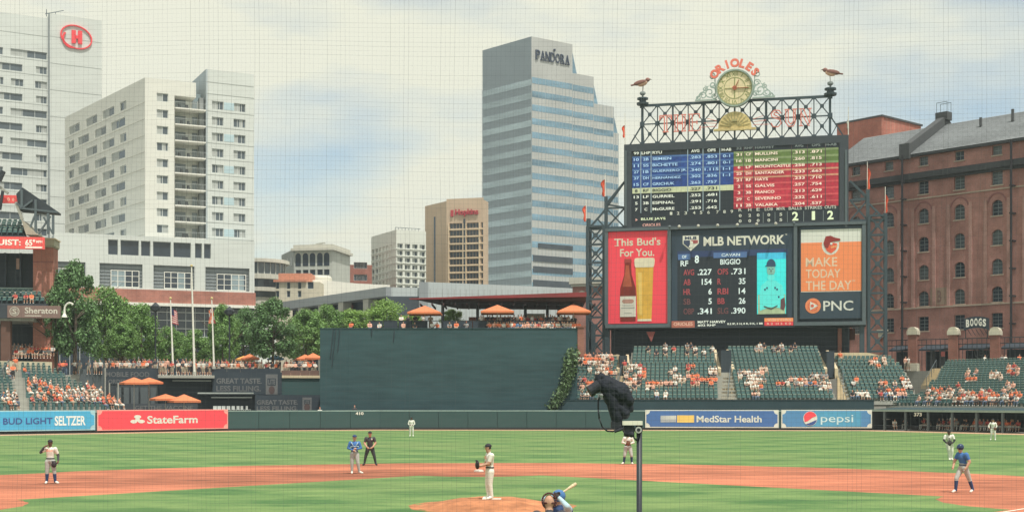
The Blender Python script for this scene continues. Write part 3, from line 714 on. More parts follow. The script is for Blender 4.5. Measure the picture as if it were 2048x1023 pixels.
for i, (a, b, pa, pb) in enumerate(steps):
    zt_ = PR.z((a+b)/2, (pa+pb)/2) if i else ztp
    u0, u1 = PR.u(a), PR.u(b)
    bands(PR, u0, u1, zt_, pst, pgl, .0+.8*i, zg-1.2)
    m = PR.mb(); m.box(u0+(.02 if i == 0 else 0), u1, 1.21+.8*i, 24, 0, zt_-.01); m.build('core', pst, t)
    # sloping glazed shoulder on the right of each step
    if i < 3:
        zn = PR.z(steps[i+1][0], steps[i+1][2]); w_ = (PR.u(1160)-PR.u(1145))
        m = PR.mb(); m.poly_y([(u1, zn), (u1+w_, zn), (u1+w_*.35, zt_-.9*(zt_-zn)*.2), (u1, zt_)], 2+.8*i, 22); m.build('sloped_shoulder', pgl, t)
m = PR.mb()
for k, (p0, p1, y0, y1) in enumerate(((1076,1145,488,497),(1066,1145,512,524),(1066,1145,534,546),(1066,1145,561,574))): m.box(PR.u(p0), PR.u(p1), -.3, -.1, PR.z(1100,y1), PR.z(1100,y0))
m.build('dark_glass_band', glassb, t)
def serif_text(mb, s, u0, u1, z0, z1, v, mi, bold=.03, ext=.3):
    text(mb, s, u0, u1, z0, z1, v, mi, bold, ext=ext)
m = PR.mb(); wds = 'PANDORA'; ua, ub2 = PR.u(1070.5), PR.u(1139.5); n = len(wds); za, zb_ = PR.z(1105, 125), PR.z(1105, 106)
for i, ch in enumerate(wds):
    x0 = ua+(ub2-ua)*i/n; x1 = ua+(ub2-ua)*(i+.86)/n; dz = 0
    text(m, ch, x0, x1, za, zb_, -.3, 0, .004, ext=.06)
    if ch in 'PANR':
        for xx in ((x0, x0+.9), (x1-.9, x1)) if ch != 'P' else ((x0, x0+1.1),): m.box(xx[0]-.1, xx[1]+.1, -.4, -.1, za, za+.22)
m.box(PR.u(1107.2), PR.u(1108.6), -.8, -.1, zb_+.5, zb_+1.6); m.box(PR.u(1106.2), PR.u(1109.6), -.8, -.1, zb_+1.0, zb_+1.3)
m.build('lettering', mat('dark_blue_sign', (.035,.05,.09), .4, .02), t)
# ---- convention centre in front
cgrey = mat('grey_metal_roof', (.30,.33,.35), .6, .1, .2); cgl = mat('pale_metal_roof', (.50,.55,.56), .6, .08, .2)
K = F(575, 235, 772, 205)
t = thing('convention_centre', K.P(K.len/2, 5, 0), 'long low grey hall with square columns and dark glazing behind the trees', 'building')
z1 = K.z(772, 573); m = K.mb(); m.box(-3, K.len, 0, 30, K.z(700, 601), z1); m.build('roof_band', cgrey, t)
for p in (598, 639, 679, 729): m = K.mb(); u_ = K.u(p); m.box(u_-.9, u_+.9, .2, 1.8, 0, K.z(700,601)-.01); m.build('column', concrete, t)
m = K.mb(); m.box(-3, K.len, 2.4, 3, 0, K.z(700,601)-.01); m.build('glazing', glassb, t)
K2 = F(772, 205, 1180, 207)
m = K2.mb(); m.box(0, K2.u(838), 0.5, 20, 0, K2.z(800, 574)); m.build('pale_wall', cgl, t)
m = K2.mb(); m.box(0.1, K2.u(838), .2, .5-.002, 0, K2.z(800, 592)); m.build('glazing', glassb, t)
m = K2.mb(); m.box(K2.u(838), K2.u(856), 0, 20, 0, K2.z(845, 563.5)); m.build('dark_bay', cgrey, t)
m = K2.mb(); m.poly_y([(K2.u(856), 0), (K2.u(1180), 0), (K2.u(1180), K2.z(1100, 577)), (K2.u(1060), K2.z(1000,571)), (K2.u(856), K2.z(850,563))], .4, 20); m.build('pale_wall', cgl, t)
m = K2.mb()
for p in range(860, 1180, 12): m.box(K2.u(p), K2.u(p)+.06, .36, .4-.002, 5, K2.z(1000,578))
m.build('panel_joint', joint, t)
# brick building glimpsed left of the scoreboard
K = F(1145, 190, 1240, 188); t = thing('brick_building', K.P(2, 3, 0), 'brown brick building with a cream cornice glimpsed behind the scoreboard tower', 'building')
m = K.mb(); m.box(0, K.len, 0, 8, 0, K.z(1150, 566)); m.build('wall', brick_w, t)
m = K.mb(); m.box(-.4, K.len, -.5, .0, K.z(1150,568), K.z(1150,555)); m.box(-.2, K.len, -.3, 0-.001, K.z(1150,573), K.z(1150,569)); m.build('cornice', cream, t)
m = K.mb(); m.poly_y([(K.u(1156), K.z(1150,600)), (K.u(1172), K.z(1150,600)), (K.u(1172), K.z(1150,588))]+[(K.u(1164)+.55*math.cos(R(a)), K.z(1150,588)+.5*math.sin(R(a))) for a in range(20,170,25)]+[(K.u(1156), K.z(1150,588))], -.1, -.002); m.build('arched_window', cream, t)
# ================================================================== WAREHOUSE
WH = F(1699, 183.4, 2048, 164.8)
t = wh = thing('warehouse_building', WH.P(20, 6, 0), 'long red brown brick warehouse with arched windows and a slate roof behind the gate', 'warehouse')
uL = WH.u(1655); uR = WH.len+45
ze = WH.z(1847, 307.5)            # eaves
cs = WH.u(1919)-WH.u(1847); uc0 = WH.u(1847)
colsu = [uc0+cs*i for i in range(-4, 9) if uL+1 < uc0+cs*i < uR-1]
Z = lambda py: WH.z(1847, py)
rect_rows = [(Z(331), 1.3, 1.2, 0), (Z(388), 1.5, 1.75, 0)]
arch_rows = [Z(446.5), Z(503), Z(559), Z(611.5)]
holes = []; spec_ = []
for u_ in colsu:
    for zb_, w_, h, _ in rect_rows: holes.append((u_-w_/2, u_+w_/2, zb_, zb_+h))
    for zb_ in arch_rows: holes.append((u_-.74, u_+.74, zb_, zb_+2.0))
    holes.append((u_-.75, u_+.75, Z(661), Z(661)+1.9))
m = WH.mb(); hole_wall(m, uL, uR, 0, ze, holes, .42, 0)
for u_ in colsu:          # round heads: fill the corners of each opening
    for zb_ in arch_rows:
        for s in (-1, 1):
            m.poly_y([(u_+s*.74, zb_+2.0), (u_+s*.74, zb_+1.40)]+[(u_+s*.74*math.cos(R(a)), zb_+1.40+.595*math.sin(R(a))) for a in (25, 50, 75, 90)][::1], 0.001, .4, 0) if s > 0 else m.poly_y(([(u_+s*.74, zb_+2.0), (u_+s*.74, zb_+1.40)]+[(u_+s*.74*math.cos(R(a)), zb_+1.40+.595*math.sin(R(a))) for a in (25, 50, 75, 90)])[::-1], 0.001, .4, 0)
m.build('wall', brick_w, wh)
wfr = mat('grey_sash', (.24,.28,.30), .6, .05); sillm = mat('stone_sill', (.42,.34,.28), .9, .1, 2)
def sash(w_, h, key):
    k = ('sash', w_, h, key)
    if k in WIN: return WIN[k]
    m = MB(); a = w_/2; m.box(-a,a,.05,.09,0,h,1)
    for x0, x1 in ((-a,-a+.06),(a-.06,a),(-.025,.025)): m.box(x0,x1,0,.049,0,h,0)
    n = 4 if h > 1.5 else 2
    for i in range(n+1): z = h*i/n; m.box(-a+.061,a-.061,.006,.049,max(0,z-.03),min(h,z+.03),0)
    m.box(-a-.12,a+.12,-.42,-.22,-.16,0,2)
    WIN[k] = m.mesh('window', [wfr, [glassb, mat('pane_grey', (.10,.12,.13), .2, .2, .5, spec=.6), glass][key], sillm]); return WIN[k]
k = 0
for u_ in colsu:
    for zb_, w_, h, _ in rect_rows: put(WH, sash(w_, round(h,2), k % 3), u_, .3, zb_, wh); k += 1
    for zb_ in arch_rows:
        put(WH, sash(1.48, 2.0, (k*5) % 3), u_, .3, zb_, wh); k += 2
    put(WH, sash(1.5, 1.9, 0), u_, .3, Z(661), wh)
m = WH.mb()
for u_ in colsu:       # brick hood arches over the upper arched row
    ring(m, u_, arch_rows[0]+1.5, 1.35, 1.5, .13, -.07, -.002, 0, 10, 0, 10, 170)
m.build('hood_arch', mat('dark_brick_trim', (.26,.12,.115), .9, .1), wh)
pilm = brickmat('pilaster_brick', (.44,.235,.205), (.36,.19,.165), (.45,.34,.31))
for u_ in colsu:
    for s in (-1, 1):
        x = u_+s*cs/2*.60; m = WH.mb(); m.box(x-.22, x+.22, -.12, -.002, Z(616), Z(415)); m.build('pilaster', pilm, wh)
for name, za, zb_, v, mt in (('cornice', Z(357), Z(345), -.75, mat('dark_cornice', (.045,.05,.055), .7)), ('belt_course', Z(397.5), Z(395), -.16, sillm), ('belt_course', Z(616.5), Z(613.5), -.2, sillm), ('gutter', ze-.25, ze+.12, -.5, mat('dark_cornice', (.045,.05,.055), .7))):
    m = WH.mb(); m.box(uL, uR, v, -.003, za, zb_)
    if name == 'cornice': m.box(uL, uR, v*.6, -.004, za-.35, za-.01)
    m.build(name, mt, wh)
pipe = mat('black_pipe', (.03,.03,.035), .5, .05)
for p in (1811.5, 2029):
    m = WH.mb(); u_ = WH.u(p); m.cyl((u_,-.92,0),(u_,-.92,ze),.16,n=8)
    for i in range(8): m.box(u_-.22,u_+.22,-1.05,-.01,6+i*3.5,6.18+i*3.5)
    m.build('drainpipe', pipe, wh)
slate = mat('grey_slate', (.19,.205,.215), .7, .2, 1.2, stretch=(1,1,3))
# slate roof with raised standing courses
m = WH.mb(); dz = 5.6; dv = 9.5
m.add([(uL,-.4,ze+.13),(uR,-.4,ze+.13),(uR,dv,ze+dz),(uL,dv,ze+dz),(uL,2*dv,ze),(uR,2*dv,ze)], [(0,1,2,3),(3,2,5,4)])
m.build('roof', slate, wh)
m = WH.mb()
for i in range(1, 22):
    f0 = i/22; m.bar((uL, -.4+(dv+.4)*f0, ze+.14+(dz-.13)*f0), (uR, -.4+(dv+.4)*f0, ze+.14+(dz-.13)*f0), .05)
tag(m.build('slate_course', slate, wh), kind='stuff')
m = WH.mb(); m.quad((uL,0,0),(uL,2*dv,0),(uL,2*dv,ze),(uL,0,ze)); m.add([(uL,0,ze),(uL,2*dv,ze),(uL,dv,ze+dz)],[(0,1,2)]); m.quad((uR,2*dv,0),(uL,2*dv,0),(uL,2*dv,ze),(uR,2*dv,ze)); m.build('end_wall', brick_w, wh)
# fire wall parapet climbing the roof
pu = WH.u(1815); pm = mat('dark_parapet', (.075,.08,.085), .8, .1)
m = WH.mb(); m.add([(x, v, z) for x in (pu-.55, pu+.55) for v, z in ((-.5, ze), (-.5, ze+1.5), (dv, ze+dz+1.2), (2*dv, ze+1.0), (2*dv, ze))],
    [(0,4,3,2,1),(5,6,7,8,9),(0,1,6,5),(1,2,7,6),(2,3,8,7)]); m.box(pu-.75,pu+.75,-.9,-.5,ze-.5,ze+1.6); m.box(pu-.9,pu+.9,dv-.5,dv+.9,ze+dz+.6,ze+dz+1.75); m.build('parapet', pm, wh)
m = WH.mb(); zt_ = ze+dz+1.75
for x, v in ((-.8,-.3),(.8,-.3),(-.8,.8),(.8,.8)): m.bar((pu+x, dv+v, zt_),(pu+x, dv+v, zt_+1.4), .05)
for za in (zt_+1.4,):
    m.bar((pu-.8,dv-.3,za),(pu+.8,dv-.3,za),.07); m.bar((pu-.8,dv+.8,za),(pu+.8,dv+.8,za),.07)
m.build('ladder_cage', steel2, wh)
for p, q in ((1960, 1.0), (2024, 1.4)):
    m = WH.mb(); u_ = WH.u(p, 6); m.cyl((u_,6.2,ze+3.8),(u_,6.2,ze+4.0+q),.2); m.build('roof_vent', pm, wh)
# faded painted sign area
m = WH.mb(); ua, ub_ = WH.u(1861), WH.u(1897); m.box(ua, ub_, -.03, -.004, Z(611), Z(577)); m.build('faded_panel', mat('faded_paint', (.30,.22,.17), .9, .2, 1), wh)
m = WH.mb(); text(m, 'B', ua+1, ub_-1, Z(606), Z(582), -.035, 0, .03); m.build('lettering', mat('faded_paint_dark', (.20,.12,.10), .9, .2, 1), wh)
# brick penthouse
PA, PB = F(1697, 205, 1763, 196), F(1763, 196, 1842, 203)
pb_ = thing('rooftop_penthouse', PB.P(0, 5, 30), 'orange red brick penthouse rising behind the warehouse roof beside the scoreboard', 'building')
zt_ = PB.z(1763, 233); bo = brickmat('penthouse_brick', (.44,.15,.11), (.37,.12,.09), (.38,.25,.2))
m = PA.mb(); m.box(0, PA.len-.02, 0, .4, 25, zt_); m.build('wall', bo, pb_)
m = PB.mb(); m.box(0, PB.len, 0.0, 8, 25, zt_); m.build('wall', bo, pb_)
m = PA.mb(); m.box(-.2, PA.len, -.2, .5, zt_, zt_+.25); m.build('coping', pm, pb_)
m = PB.mb(); m.box(-.1, PB.len+.2, -.2, 8.2, zt_+.003, zt_+.27); m.build('coping', pm, pb_)
# ================================================================== SCOREBOARD
SB = F(1215, 168, 1730, 160.8)
sb = thing('scoreboard', SB.P(SB.len/2, 1, 0), 'huge black scoreboard on dark green steel towers with batting lists and advert panels', 'scoreboard')
u = SB.u; ZL = lambda py: SB.z(1265, py)      # heights read along the left end
zU1, zU0 = SB.z(1250, 289), SB.z(1250, 459); uA, uB = u(1248), u(1697)
m = SB.mb(); m.box(uA, uB, 0.35, 3.2, zU0, zU1); m.build('cabinet', black, sb)
m = SB.mb()
m.box(uA, uB, 0, .34, zU1-.95, zU1); m.box(uA, uB, 0, .34, zU0, zU0+.35); m.box(uA, u(1263), 0, .34, zU0+.351, zU1-.951); m.box(u(1679), uB, 0, .34, zU0+.351, zU1-.951)
m.build('frame', mat('board_frame', (.055,.068,.082), .6, .1), sb)
m = SB.mb(); m.box(u(1690), u(1694.5), -.12, -.002, SB.z(1690,455), SB.z(1690,300)); m.box(uA+.1, uA+.35, -.12, -.002, zU0+.5, zU1-.8); m.build('frame_rail', steel2, sb)
scr = thing  # alias kept simple
rowz = [35.0+(ZL(307)-35.0)-.803*k for k in range(10)]      # header + nine batters, row centre heights
rh = .36
e_blue = mat('screen_blue', (.025,.065,.24), .5, .45, 3, emit=.18); e_bluel = mat('screen_blue_light', (.07,.15,.34), .5, .2, 3, emit=.2)
e_hi = mat('screen_highlight', (.48,.52,.34), .5, .15, 3, emit=.25); e_red = mat('screen_red', (.38,.03,.05), .5, .4, 3, emit=.28); e_redl = mat('screen_red_light', (.50,.075,.085), .5, .2, 3, emit=.3)
e_grn = mat('screen_green', (.11,.17,.05), .5, .3, 3, emit=.22); e_grnl = mat('screen_green_light', (.20,.26,.12), .5, .2, 3, emit=.25)
e_wht = mat('screen_white', (.62,.66,.58), .5, .05, 3, emit=.45); e_cyn = mat('screen_pale_blue', (.34,.52,.70), .5, .05, 3, emit=.4); e_blk = mat('screen_black', (.028,.037,.048), .5, .1, 2); e_dim = mat('screen_dim', (.22,.26,.26), .5, .05, 3, emit=.15)
dsp = SB.mb(); dsp.box(u(1263.2), u(1678.8), .10, .345, zU0+.36, zU1-.96); dsp = dsp.build('display', e_blk, sb)
uS = u(1466.8)
m = SB.mb()
x0, x1 = u(1264.5), uS
m.box(x0, x1, .07, .098, rowz[5]-.42, rowz[0]-.40, 0)
for k in range(1, 5): m.box(x0, x1, .055, .069, rowz[k]+.20, rowz[k]+.40, 1)
m.box(x0, x1, .05, .069, rowz[6]-.33, rowz[6]+.36, 2)
m.build('batting_list', [e_blue, e_bluel, e_hi], dsp)
m = SB.mb(); x0, x1 = uS+.03, u(1677)
for k in range(1, 10):
    z0, z1 = rowz[k]-.40+.1, rowz[k]+.40+.1
    if k <= 3:
        c = 0 if k < 3 else 2
        m.box(x0, x1, .07, .098, z0, z1, c); m.box(x0, x1, .055, .069, z1-.26, z1, 1)
    else:
        m.box(x0, x1, .07, .098, z0, z1, 2); m.box(x0, x1, .055, .069, z1-.22, z1, 3 if k > 5 else 4)
m.build('batting_list', [e_grn, e_grnl, e_red, e_redl, mat('screen_orange_brown', (.45,.22,.14), .5, .2, 3, emit=.35)], dsp)
m = SB.mb()
for p in (1281.6, 1302, 1375.4, 1406, 1439.5): m.box(u(p)-.05, u(p)+.05, .03, .049, rowz[9]-.45, rowz[0]+.3)
for p in (1487, 1507.3, 1583, 1614.7, 1650.6): m.box(u(p)-.04, u(p)+.04, .03, .049, rowz[9]-.3, rowz[0]+.5, 1)
m.build('column_rule', [mat('screen_rule', (.30,.38,.42), .5, 0, emit=.2), mat('screen_rule_dark', (.10,.07,.08), .5, 0, emit=.05)], dsp)
LT = [('99','LHP','RYU','AVG','OPS','H-AB'),('10','2B','SEMIEN','.283','.853','0-1'),('11','SS','BICHETTE','.274','.801','0-1'),('27','1B','GUERRERO JR.','.340','1.115','1-1'),('37','DH','HERN\u00c1NDEZ','.302','.836','1-1'),('15','CF','GRICHUK','.262','.757',''),('8','RF','BIGGIO','.227','.731',''),('13','LF','GURRIEL','.252','.681',''),('5','3B','ESPINAL','.291','.716',''),('7','C','McGUIRE','.253','.642','')]
RT = [('32','RHP','HARVEY','AVG','OPS','H-AB'),('31','CF','MULLINS','.313','.871',''),('16','1B','MANCINI','.260','.815',''),('6','LF','MOUNTCASTLE','.258','.713',''),('25','DH','SANTANDER','.233','.663',''),('21','RF','HAYS','.233','.710',''),('2','SS','GALVIS','.257','.754',''),('3','3B','FRANCO','.213','.629',''),('29','C','SEVERINO','.232','.611',''),('11','2B','VALAIKA','.204','.537','')]
def row(mb, vals, k, cols, mi, dz=0):
    z0, z1 = rowz[k]-.17+dz, rowz[k]+.19+dz
    for s, (p, al, wd) in zip(vals, cols):
        if not s: continue
        if al == 'l': text(mb, s, u(p), u(p)+min(4.4, .40*len(s)), z0, z1, .02, mi, .02, 'fit')
        else: text(mb, s, u(p)-wd/2*len(s)/3*1.0, u(p)+wd/2*len(s)/3*1.0, z0, z1, .02, mi, .02, 'fit')
lc = [(1272.6,'c',1.0),(1291.7,'c',1.1),(1305,'l',0),(1390.5,'c',1.05),(1423,'c',1.05),(1453,'c',.9)]
rc = [(1478,'c',1.0),(1497,'c',1.0),(1510,'l',0),(1598,'c',1.05),(1632,'c',1.05),(1662,'c',1.0)]
m = SB.mb()
for k in range(10): row(m, LT[k], k, lc, 0 if k in (0,7,8,9) else (2 if k == 6 else 1))
m.build('lettering', [e_wht, e_cyn, e_blk], dsp)
m = SB.mb()
for k in range(10): row(m, RT[k], k, rc, 1 if k == 0 else 0, .1)
m.build('lettering', [mat('screen_cream', (.72,.60,.50), .5, .05, emit=.45), e_dim], dsp)
m = SB.mb(); zi = rowz[9]-.62
for i, c in enumerate((455,518,585,660,722,788,868,930,995)): p = 1240+c/4.452; text(m, str(i+1), u(p)-.16, u(p)+.16, zi-.2, zi+.2, .03, 0, .02)
zh = zi+.17
for s, c, wd in (('R',1070,.4),('H',1155,.4),('E',1230,.4),('LOB',1325,1.0),('MVR',1432,1.05),('BALLS',1560,1.6),('STRIKES',1722,2.1),('OUTS',1873,1.4)):
    p = 1240+c/4.452; text(m, s, u(p)-wd/2, u(p)+wd/2, zh-.2, zh+.2, .03, 0, .01)
for j, vals in enumerate((('0','2','0','0','5'), ('0','0','0','0','5'))):
    for s, c in zip(vals, (1070,1155,1230,1325,1432)): p = 1240+c/4.452; text(m, s, u(p)-.17, u(p)+.17, zh-.92-.68*j, zh-.54-.68*j, .03, 0, .03)
for s, c in (('2',1560),('1',1722),('2',1873)): p = 1240+c/4.452; text(m, s, u(p)-(.38 if s != '1' else .2), u(p)+(.38 if s != '1' else .2), zh-1.55, zh-.45, .03, 1, .03)
text(m, 'BLUE JAYS', u(1282), u(1331), zi-.85, zi-.45, .03, 1, .02); text(m, 'ORIOLES', u(1285), u(1321), zi-1.6, zi-1.2, .03, 2, .02)
m.poly_y([(u(1271), zi-.5), (u(1275.5), zi-.68), (u(1271), zi-.86)], .03, .06, 2)
for c in (1275,1380,1490,1635,1810): p = 1240+c/4.452; m.box(u(p)-.03, u(p)+.03, .03, .06, zh-1.9, zh-.4, 3)
m.build('lettering', [mat('screen_cream_dim', (.50,.52,.45), .5, .05, emit=.3), mat('screen_pale_green', (.62,.70,.48), .5, .05, emit=.4), mat('screen_pink', (.62,.34,.30), .5, .05, emit=.3), e_dim], dsp)
# ---- lower row: three panels
zP1, zP0 = SB.z(1215, 463), SB.z(1215, 647)
m = SB.mb(); m.box(u(1211), u(1732), .4, 2.6, zP0-.7, zP1+.3); m.build('cabinet', black, sb)
m = SB.mb()
m.box(u(1211), u(1732), -.25, .39, zP1, zP1+.35); m.box(u(1211), u(1732), -.35, .39, zP0-.55, zP0-.1)
for p in (1213, 1338.5, 1591, 1728): m.box(u(p)-.22, u(p)+.22, -.2, .38, zP0-.1, zP1)
m.build('frame', steel2, sb)
for p in (1341, 1360, 1398, 1436.5, 1475.5, 1514, 1552, 1588):
    m = SB.mb(); m.box(u(p)-.04, u(p)+.04, -1.1, -.25, zP1+.25, zP1+.33); m.ball((u(p), -1.15, zP1+.25), .2, 8, 5); m.build('flood_lamp', cream if p in (1360,1436.5,1398,1475.5,1514,1552) else steel2, sb)
m = SB.mb()
for i in range(14): zz = zP0-.8-.55*i; m.box(u(1225), u(1690), 1.6+.0, 1.75, zz-.40, zz)
m.build('slatted_screen', mat('dark_slat', (.03,.04,.05), .7, .1), sb)
m = SB.mb(); m.box(u(1218), u(1700), 1.8, 2.4, 8.5, zP0-.71); m.build('back_screen', black, sb)
# Bud-style panel
pz = lambda px, py: SB.z(px, py)
ad1 = SB.mb(); ad1.box(u(1215.5), u(1335), .02, .2, zP0, zP1-.05); ad1 = ad1.build('advert_panel', mat('red_panel', (.86,.075,.105), .5, .04, 1, emit=.06), sb)
m = SB.mb(); text(m, "This Bud's", u(1228.5), u(1321), SB.z(1270,491), SB.z(1270,475.5), .0, 0, .018); text(m, 'For You.', u(1240), u(1308.5), SB.z(1270,512.5), SB.z(1270,497), .0, 0, .018)
for s, a, b in (("T",1228.5,1236),):
    m.box(u(1229), u(1238), -.01, .005, SB.z(1270,491), SB.z(1270,490), 0)
m.build('lettering', mat('panel_cream', (.72,.70,.55), .5, .04), ad1)
bz = lambda py: SB.z(1257, py); bu = u(1256)
def prof(pts, c): return [(c-r, z) for r, z in pts]+[(c+r, z) for r, z in reversed(pts)]
m = SB.mb()
m.poly_y(prof([(.98, bz(642)),(1.02, bz(590)),(.98, bz(575)),(.72, bz(562)),(.46, bz(548)),(.40, bz(525)),(.38, bz(519))], bu)[::-1], -.03, .015, 0)
m.poly_y(prof([(.46, bz(525)),(.44, bz(517.5))], bu)[::-1], -.045, -.031, 1)
m.poly_y(prof([(.6, bz(573)),(.42, bz(556)),(.25, bz(540)),(.2, bz(530))], bu-.08)[::-1], -.045, -.031, 2)
m.poly_y(prof([(1.03, bz(633)),(1.03, bz(592))], bu)[::-1], -.06, -.031, 3)
m.poly_y(prof([(.55, bz(606)),(.8, bz(602)),(.6, bz(598))], bu)[::-1], -.075, -.061, 4); m.box(bu-.85, bu+.85, -.075, -.061, bz(616), bz(614), 5); m.box(bu-.7, bu+.7, -.075, -.061, bz(611), bz(610), 5); m.box(bu-.5, bu+.5, -.075, -.061, bz(626), bz(625), 5)
m.build('bottle_image', [mat('bottle_brown', (.22,.03,.02), .4, .3, 2), mat('bottle_cap_red', (.35,.06,.05), .5, .1), mat('bottle_glow', (.42,.10,.05), .5, .2), mat('bottle_label', (.66,.64,.56), .5, .1, 3), mat('bottle_label_red', (.45,.25,.2), .5, .1), mat('bottle_label_grey', (.35,.36,.34), .5, .1)], ad1)
gu = u(1289)
m = SB.mb()
m.poly_y(prof([(.88, bz(641)),(.92, bz(630)),(1.15, bz(535)),(1.13, bz(531))], gu)[::-1], -.03, .015, 0)
m.poly_y(prof([(1.16, bz(535)),(1.26, bz(531)),(1.32, bz(522)),(1.26, bz(517)),(.9, bz(516))], gu)[::-1], -.05, -.031, 1)
m.poly_y(prof([(.92, bz(642)),(.88, bz(638))], gu)[::-1], -.05, -.031, 1)
m.poly_y([(gu-.65, bz(630)), (gu-.3, bz(630)), (gu-.35, bz(545)), (gu-.85, bz(545))], -.045, -.031, 2)
m.build('beer_glass_image', [mat('beer_amber', (.72,.42,.07), .4, .15, 1.5), mat('beer_foam', (.75,.70,.52), .6, .1), mat('beer_light', (.80,.55,.15), .4, .1)], ad1)
# middle video screen
ms = SB.mb(); ms.box(u(1343), u(1587.5), .02, .2, zP0+.25, zP1-.1); ms = ms.build('video_screen', mat('slate_panel', (.042,.066,.095), .5, .1, 1), sb)
q = lambda py: SB.z(1460, py)
m = SB.mb(); text(m, 'MLB NETWORK', u(1407), u(1569.5), q(490.5), q(472), .0, 0, .03); text(m, 'TM', u(1570), u(1574), q(473), q(470.5), .0, 0, .01); m.build('lettering', mat('sign_cream', (.72,.72,.62), .5, .04, emit=.05), ms)
m = SB.mb(); c = u(1381.5); w2 = 1.02
m.poly_y([(c-w2, q(485)), (c, q(499.5)), (c+w2, q(485)), (c+w2, q(468.5)), (c-w2, q(468.5))][::1], -.01, .01, 0)
m.poly_y([(c-w2+.12, q(484.5)), (c-.1, q(495.5)), (c-.1, q(478)), (c-w2+.12, q(478))], -.03, -.011, 1)
m.poly_y([(c+.02, q(486)), (c+w2-.12, q(484)), (c+w2-.12, q(478)), (c+.02, q(478))], -.03, -.011, 2)
ell(m, c+.1, q(483), .2, .22, -.05, -.031, 0); m.poly_y([(c-.3, q(493)), (c+.3, q(492)), (c+.35, q(485)), (c-.05, q(485))], -.05, -.031, 0)
text(m, 'MLB', c-.75, c+.75, q(476.5), q(470.5), -.02, 1, .04); m.build('emblem', [mat('sign_cream', (.72,.72,.62)), mat('emblem_navy', (.05,.07,.13), .5), mat('emblem_red', (.45,.12,.12), .5)], ms)
m = SB.mb(); m.box(u(1355), u(1575), .0, .019, q(648), q(503), 0); m.box(u(1355), u(1575), -.015, -.001, q(512), q(500), 1)
m.box(u(1356), u(1381), -.03, -.016, q(517), q(505.5), 2); m.box(u(1427), u(1494), -.03, -.016, q(515), q(504), 2); m.build('stat_panel', [e_blk, mat('screen_navy', (.04,.065,.16), .5, .1, 2), mat('screen_mid_blue', (.09,.17,.36), .5, .1, 3, emit=.1)], ms)
m = SB.mb()
text(m, 'OF', u(1364), u(1373), q(514), q(508), -.035, 0, .02); text(m, 'CAVAN', u(1443), u(1480), q(512), q(506.5), -.035, 0, .01)
text(m, 'RF', u(1361), u(1376.5), q(530), q(519), -.035, 0, .02); text(m, '8', u(1389.5), u(1398), q(524.5), q(508.5), -.035, 0, .03); text(m, 'BIGGIO', u(1440.5), u(1481), q(528.5), q(517.5), -.035, 0, .02)
rows_ = [(('AVG','.227'),('OPS','.731')),(('AB','154'),('R','35')),(('HR','6'),('RBI','14')),(('SB','5'),('BB','26')),(('OBP','.341'),('SLG','.390'))]
for i, ((l1, v1), (l2, v2)) in enumerate(rows_):
    zc0, zc1 = q(548.5+19.6*i), q(536.5+19.6*i)
    text(m, v1, u(1423.5)-.42*len(v1)-(.1 if len(v1) > 3 else 0), u(1423.5), zc0, zc1, -.035, 0, .02); text(m, v2, u(1491)-.42*len(v2)-(.1 if len(v2) > 3 else 0), u(1491), zc0, zc1, -.035, 0, .02)
    k = 1 if i < 3 else 2
    text(m, l1, u(1367), u(1367)+.45*len(l1), zc0, zc1, -.035, k, .02); text(m, l2, u(1435), u(1435)+.45*len(l2), zc0, zc1, -.035, 1 if i in (0,1,2,3) and i != 4 else 2, .02)
m.build('lettering', [mat('screen_cool_white', (.55,.64,.62), .5, .05, emit=.5), mat('screen_dull_red', (.36,.07,.08), .5, .1, emit=.2), mat('screen_faint_red', (.17,.07,.075), .5, .1, emit=.1)], ms)
# portrait picture on the screen (generic player)
m = SB.mb(); a, b = u(1514), u(1572); h0, h1 = q(628.5), q(507); c = (a+b)/2-.05; W_ = b-a
m.box(a, b, -.03, -.016, h0, h1, 0); m.box(a, b, -.036, -.031, q(520), h1, 1); m.box(a+.15, b-.1, -.037, -.0365+.001, h0, q(590), 5)
m.poly_y([(a+.35, q(622)), (a+.3, q(592)), (a+.5, q(572)), (c-.5, q(562)), (c+.5, q(562)), (b-.45, q(572)), (b-.2, q(590)), (b-.35, q(618)), (c+.7, q(616)), (c-.2,q(615))][::1], -.06, -.04, 2)
ell(m, c, q(541), .52, .85, -.07, -.045, 3); ell(m, c, q(556), .48, .4, -.075, -.05, 2)
m.poly_y([(c-.62, q(533)), (c+.62, q(533))]+[(c+.56*math.cos(R(x)), q(531)+.72*math.sin(R(x))) for x in range(0, 181, 20)], -.09, -.05, 4); m.box(c-.72, c+.55, -.095, -.07, q(534.5), q(532.5), 4)
m.box(c-.28, c-.08, -.08, -.0701, q(540.5), q(539), 4); m.box(c+.1, c+.3, -.08, -.0701, q(540.5), q(539), 4); m.box(c-.06,c+.05,-.08,-.0701,q(546),q(541),6); m.box(c-.22, c+.22, -.08, -.0701, q(550.5), q(549.5), 6)
for dx, zz in ((-.75,580),(-.5,577),(.5,577),(.75,580),(.95,595)): m.box(c+dx-.1, c+dx+.1, -.07, -.061, q(zz+2), q(zz-2), 4)
m.poly_y([(c-.9,q(612)),(c,q(617)),(c+.8,q(611)),(c+.8,q(614)),(c,q(620)),(c-.9,q(615))][::1], -.07, -.061, 6)
m.poly_y([(b-.65, q(600)), (b-.2, q(596)), (b-.05, q(612)), (b-.3, q(622)), (b-.7, q(618))][::-1], -.07, -.061, 7)
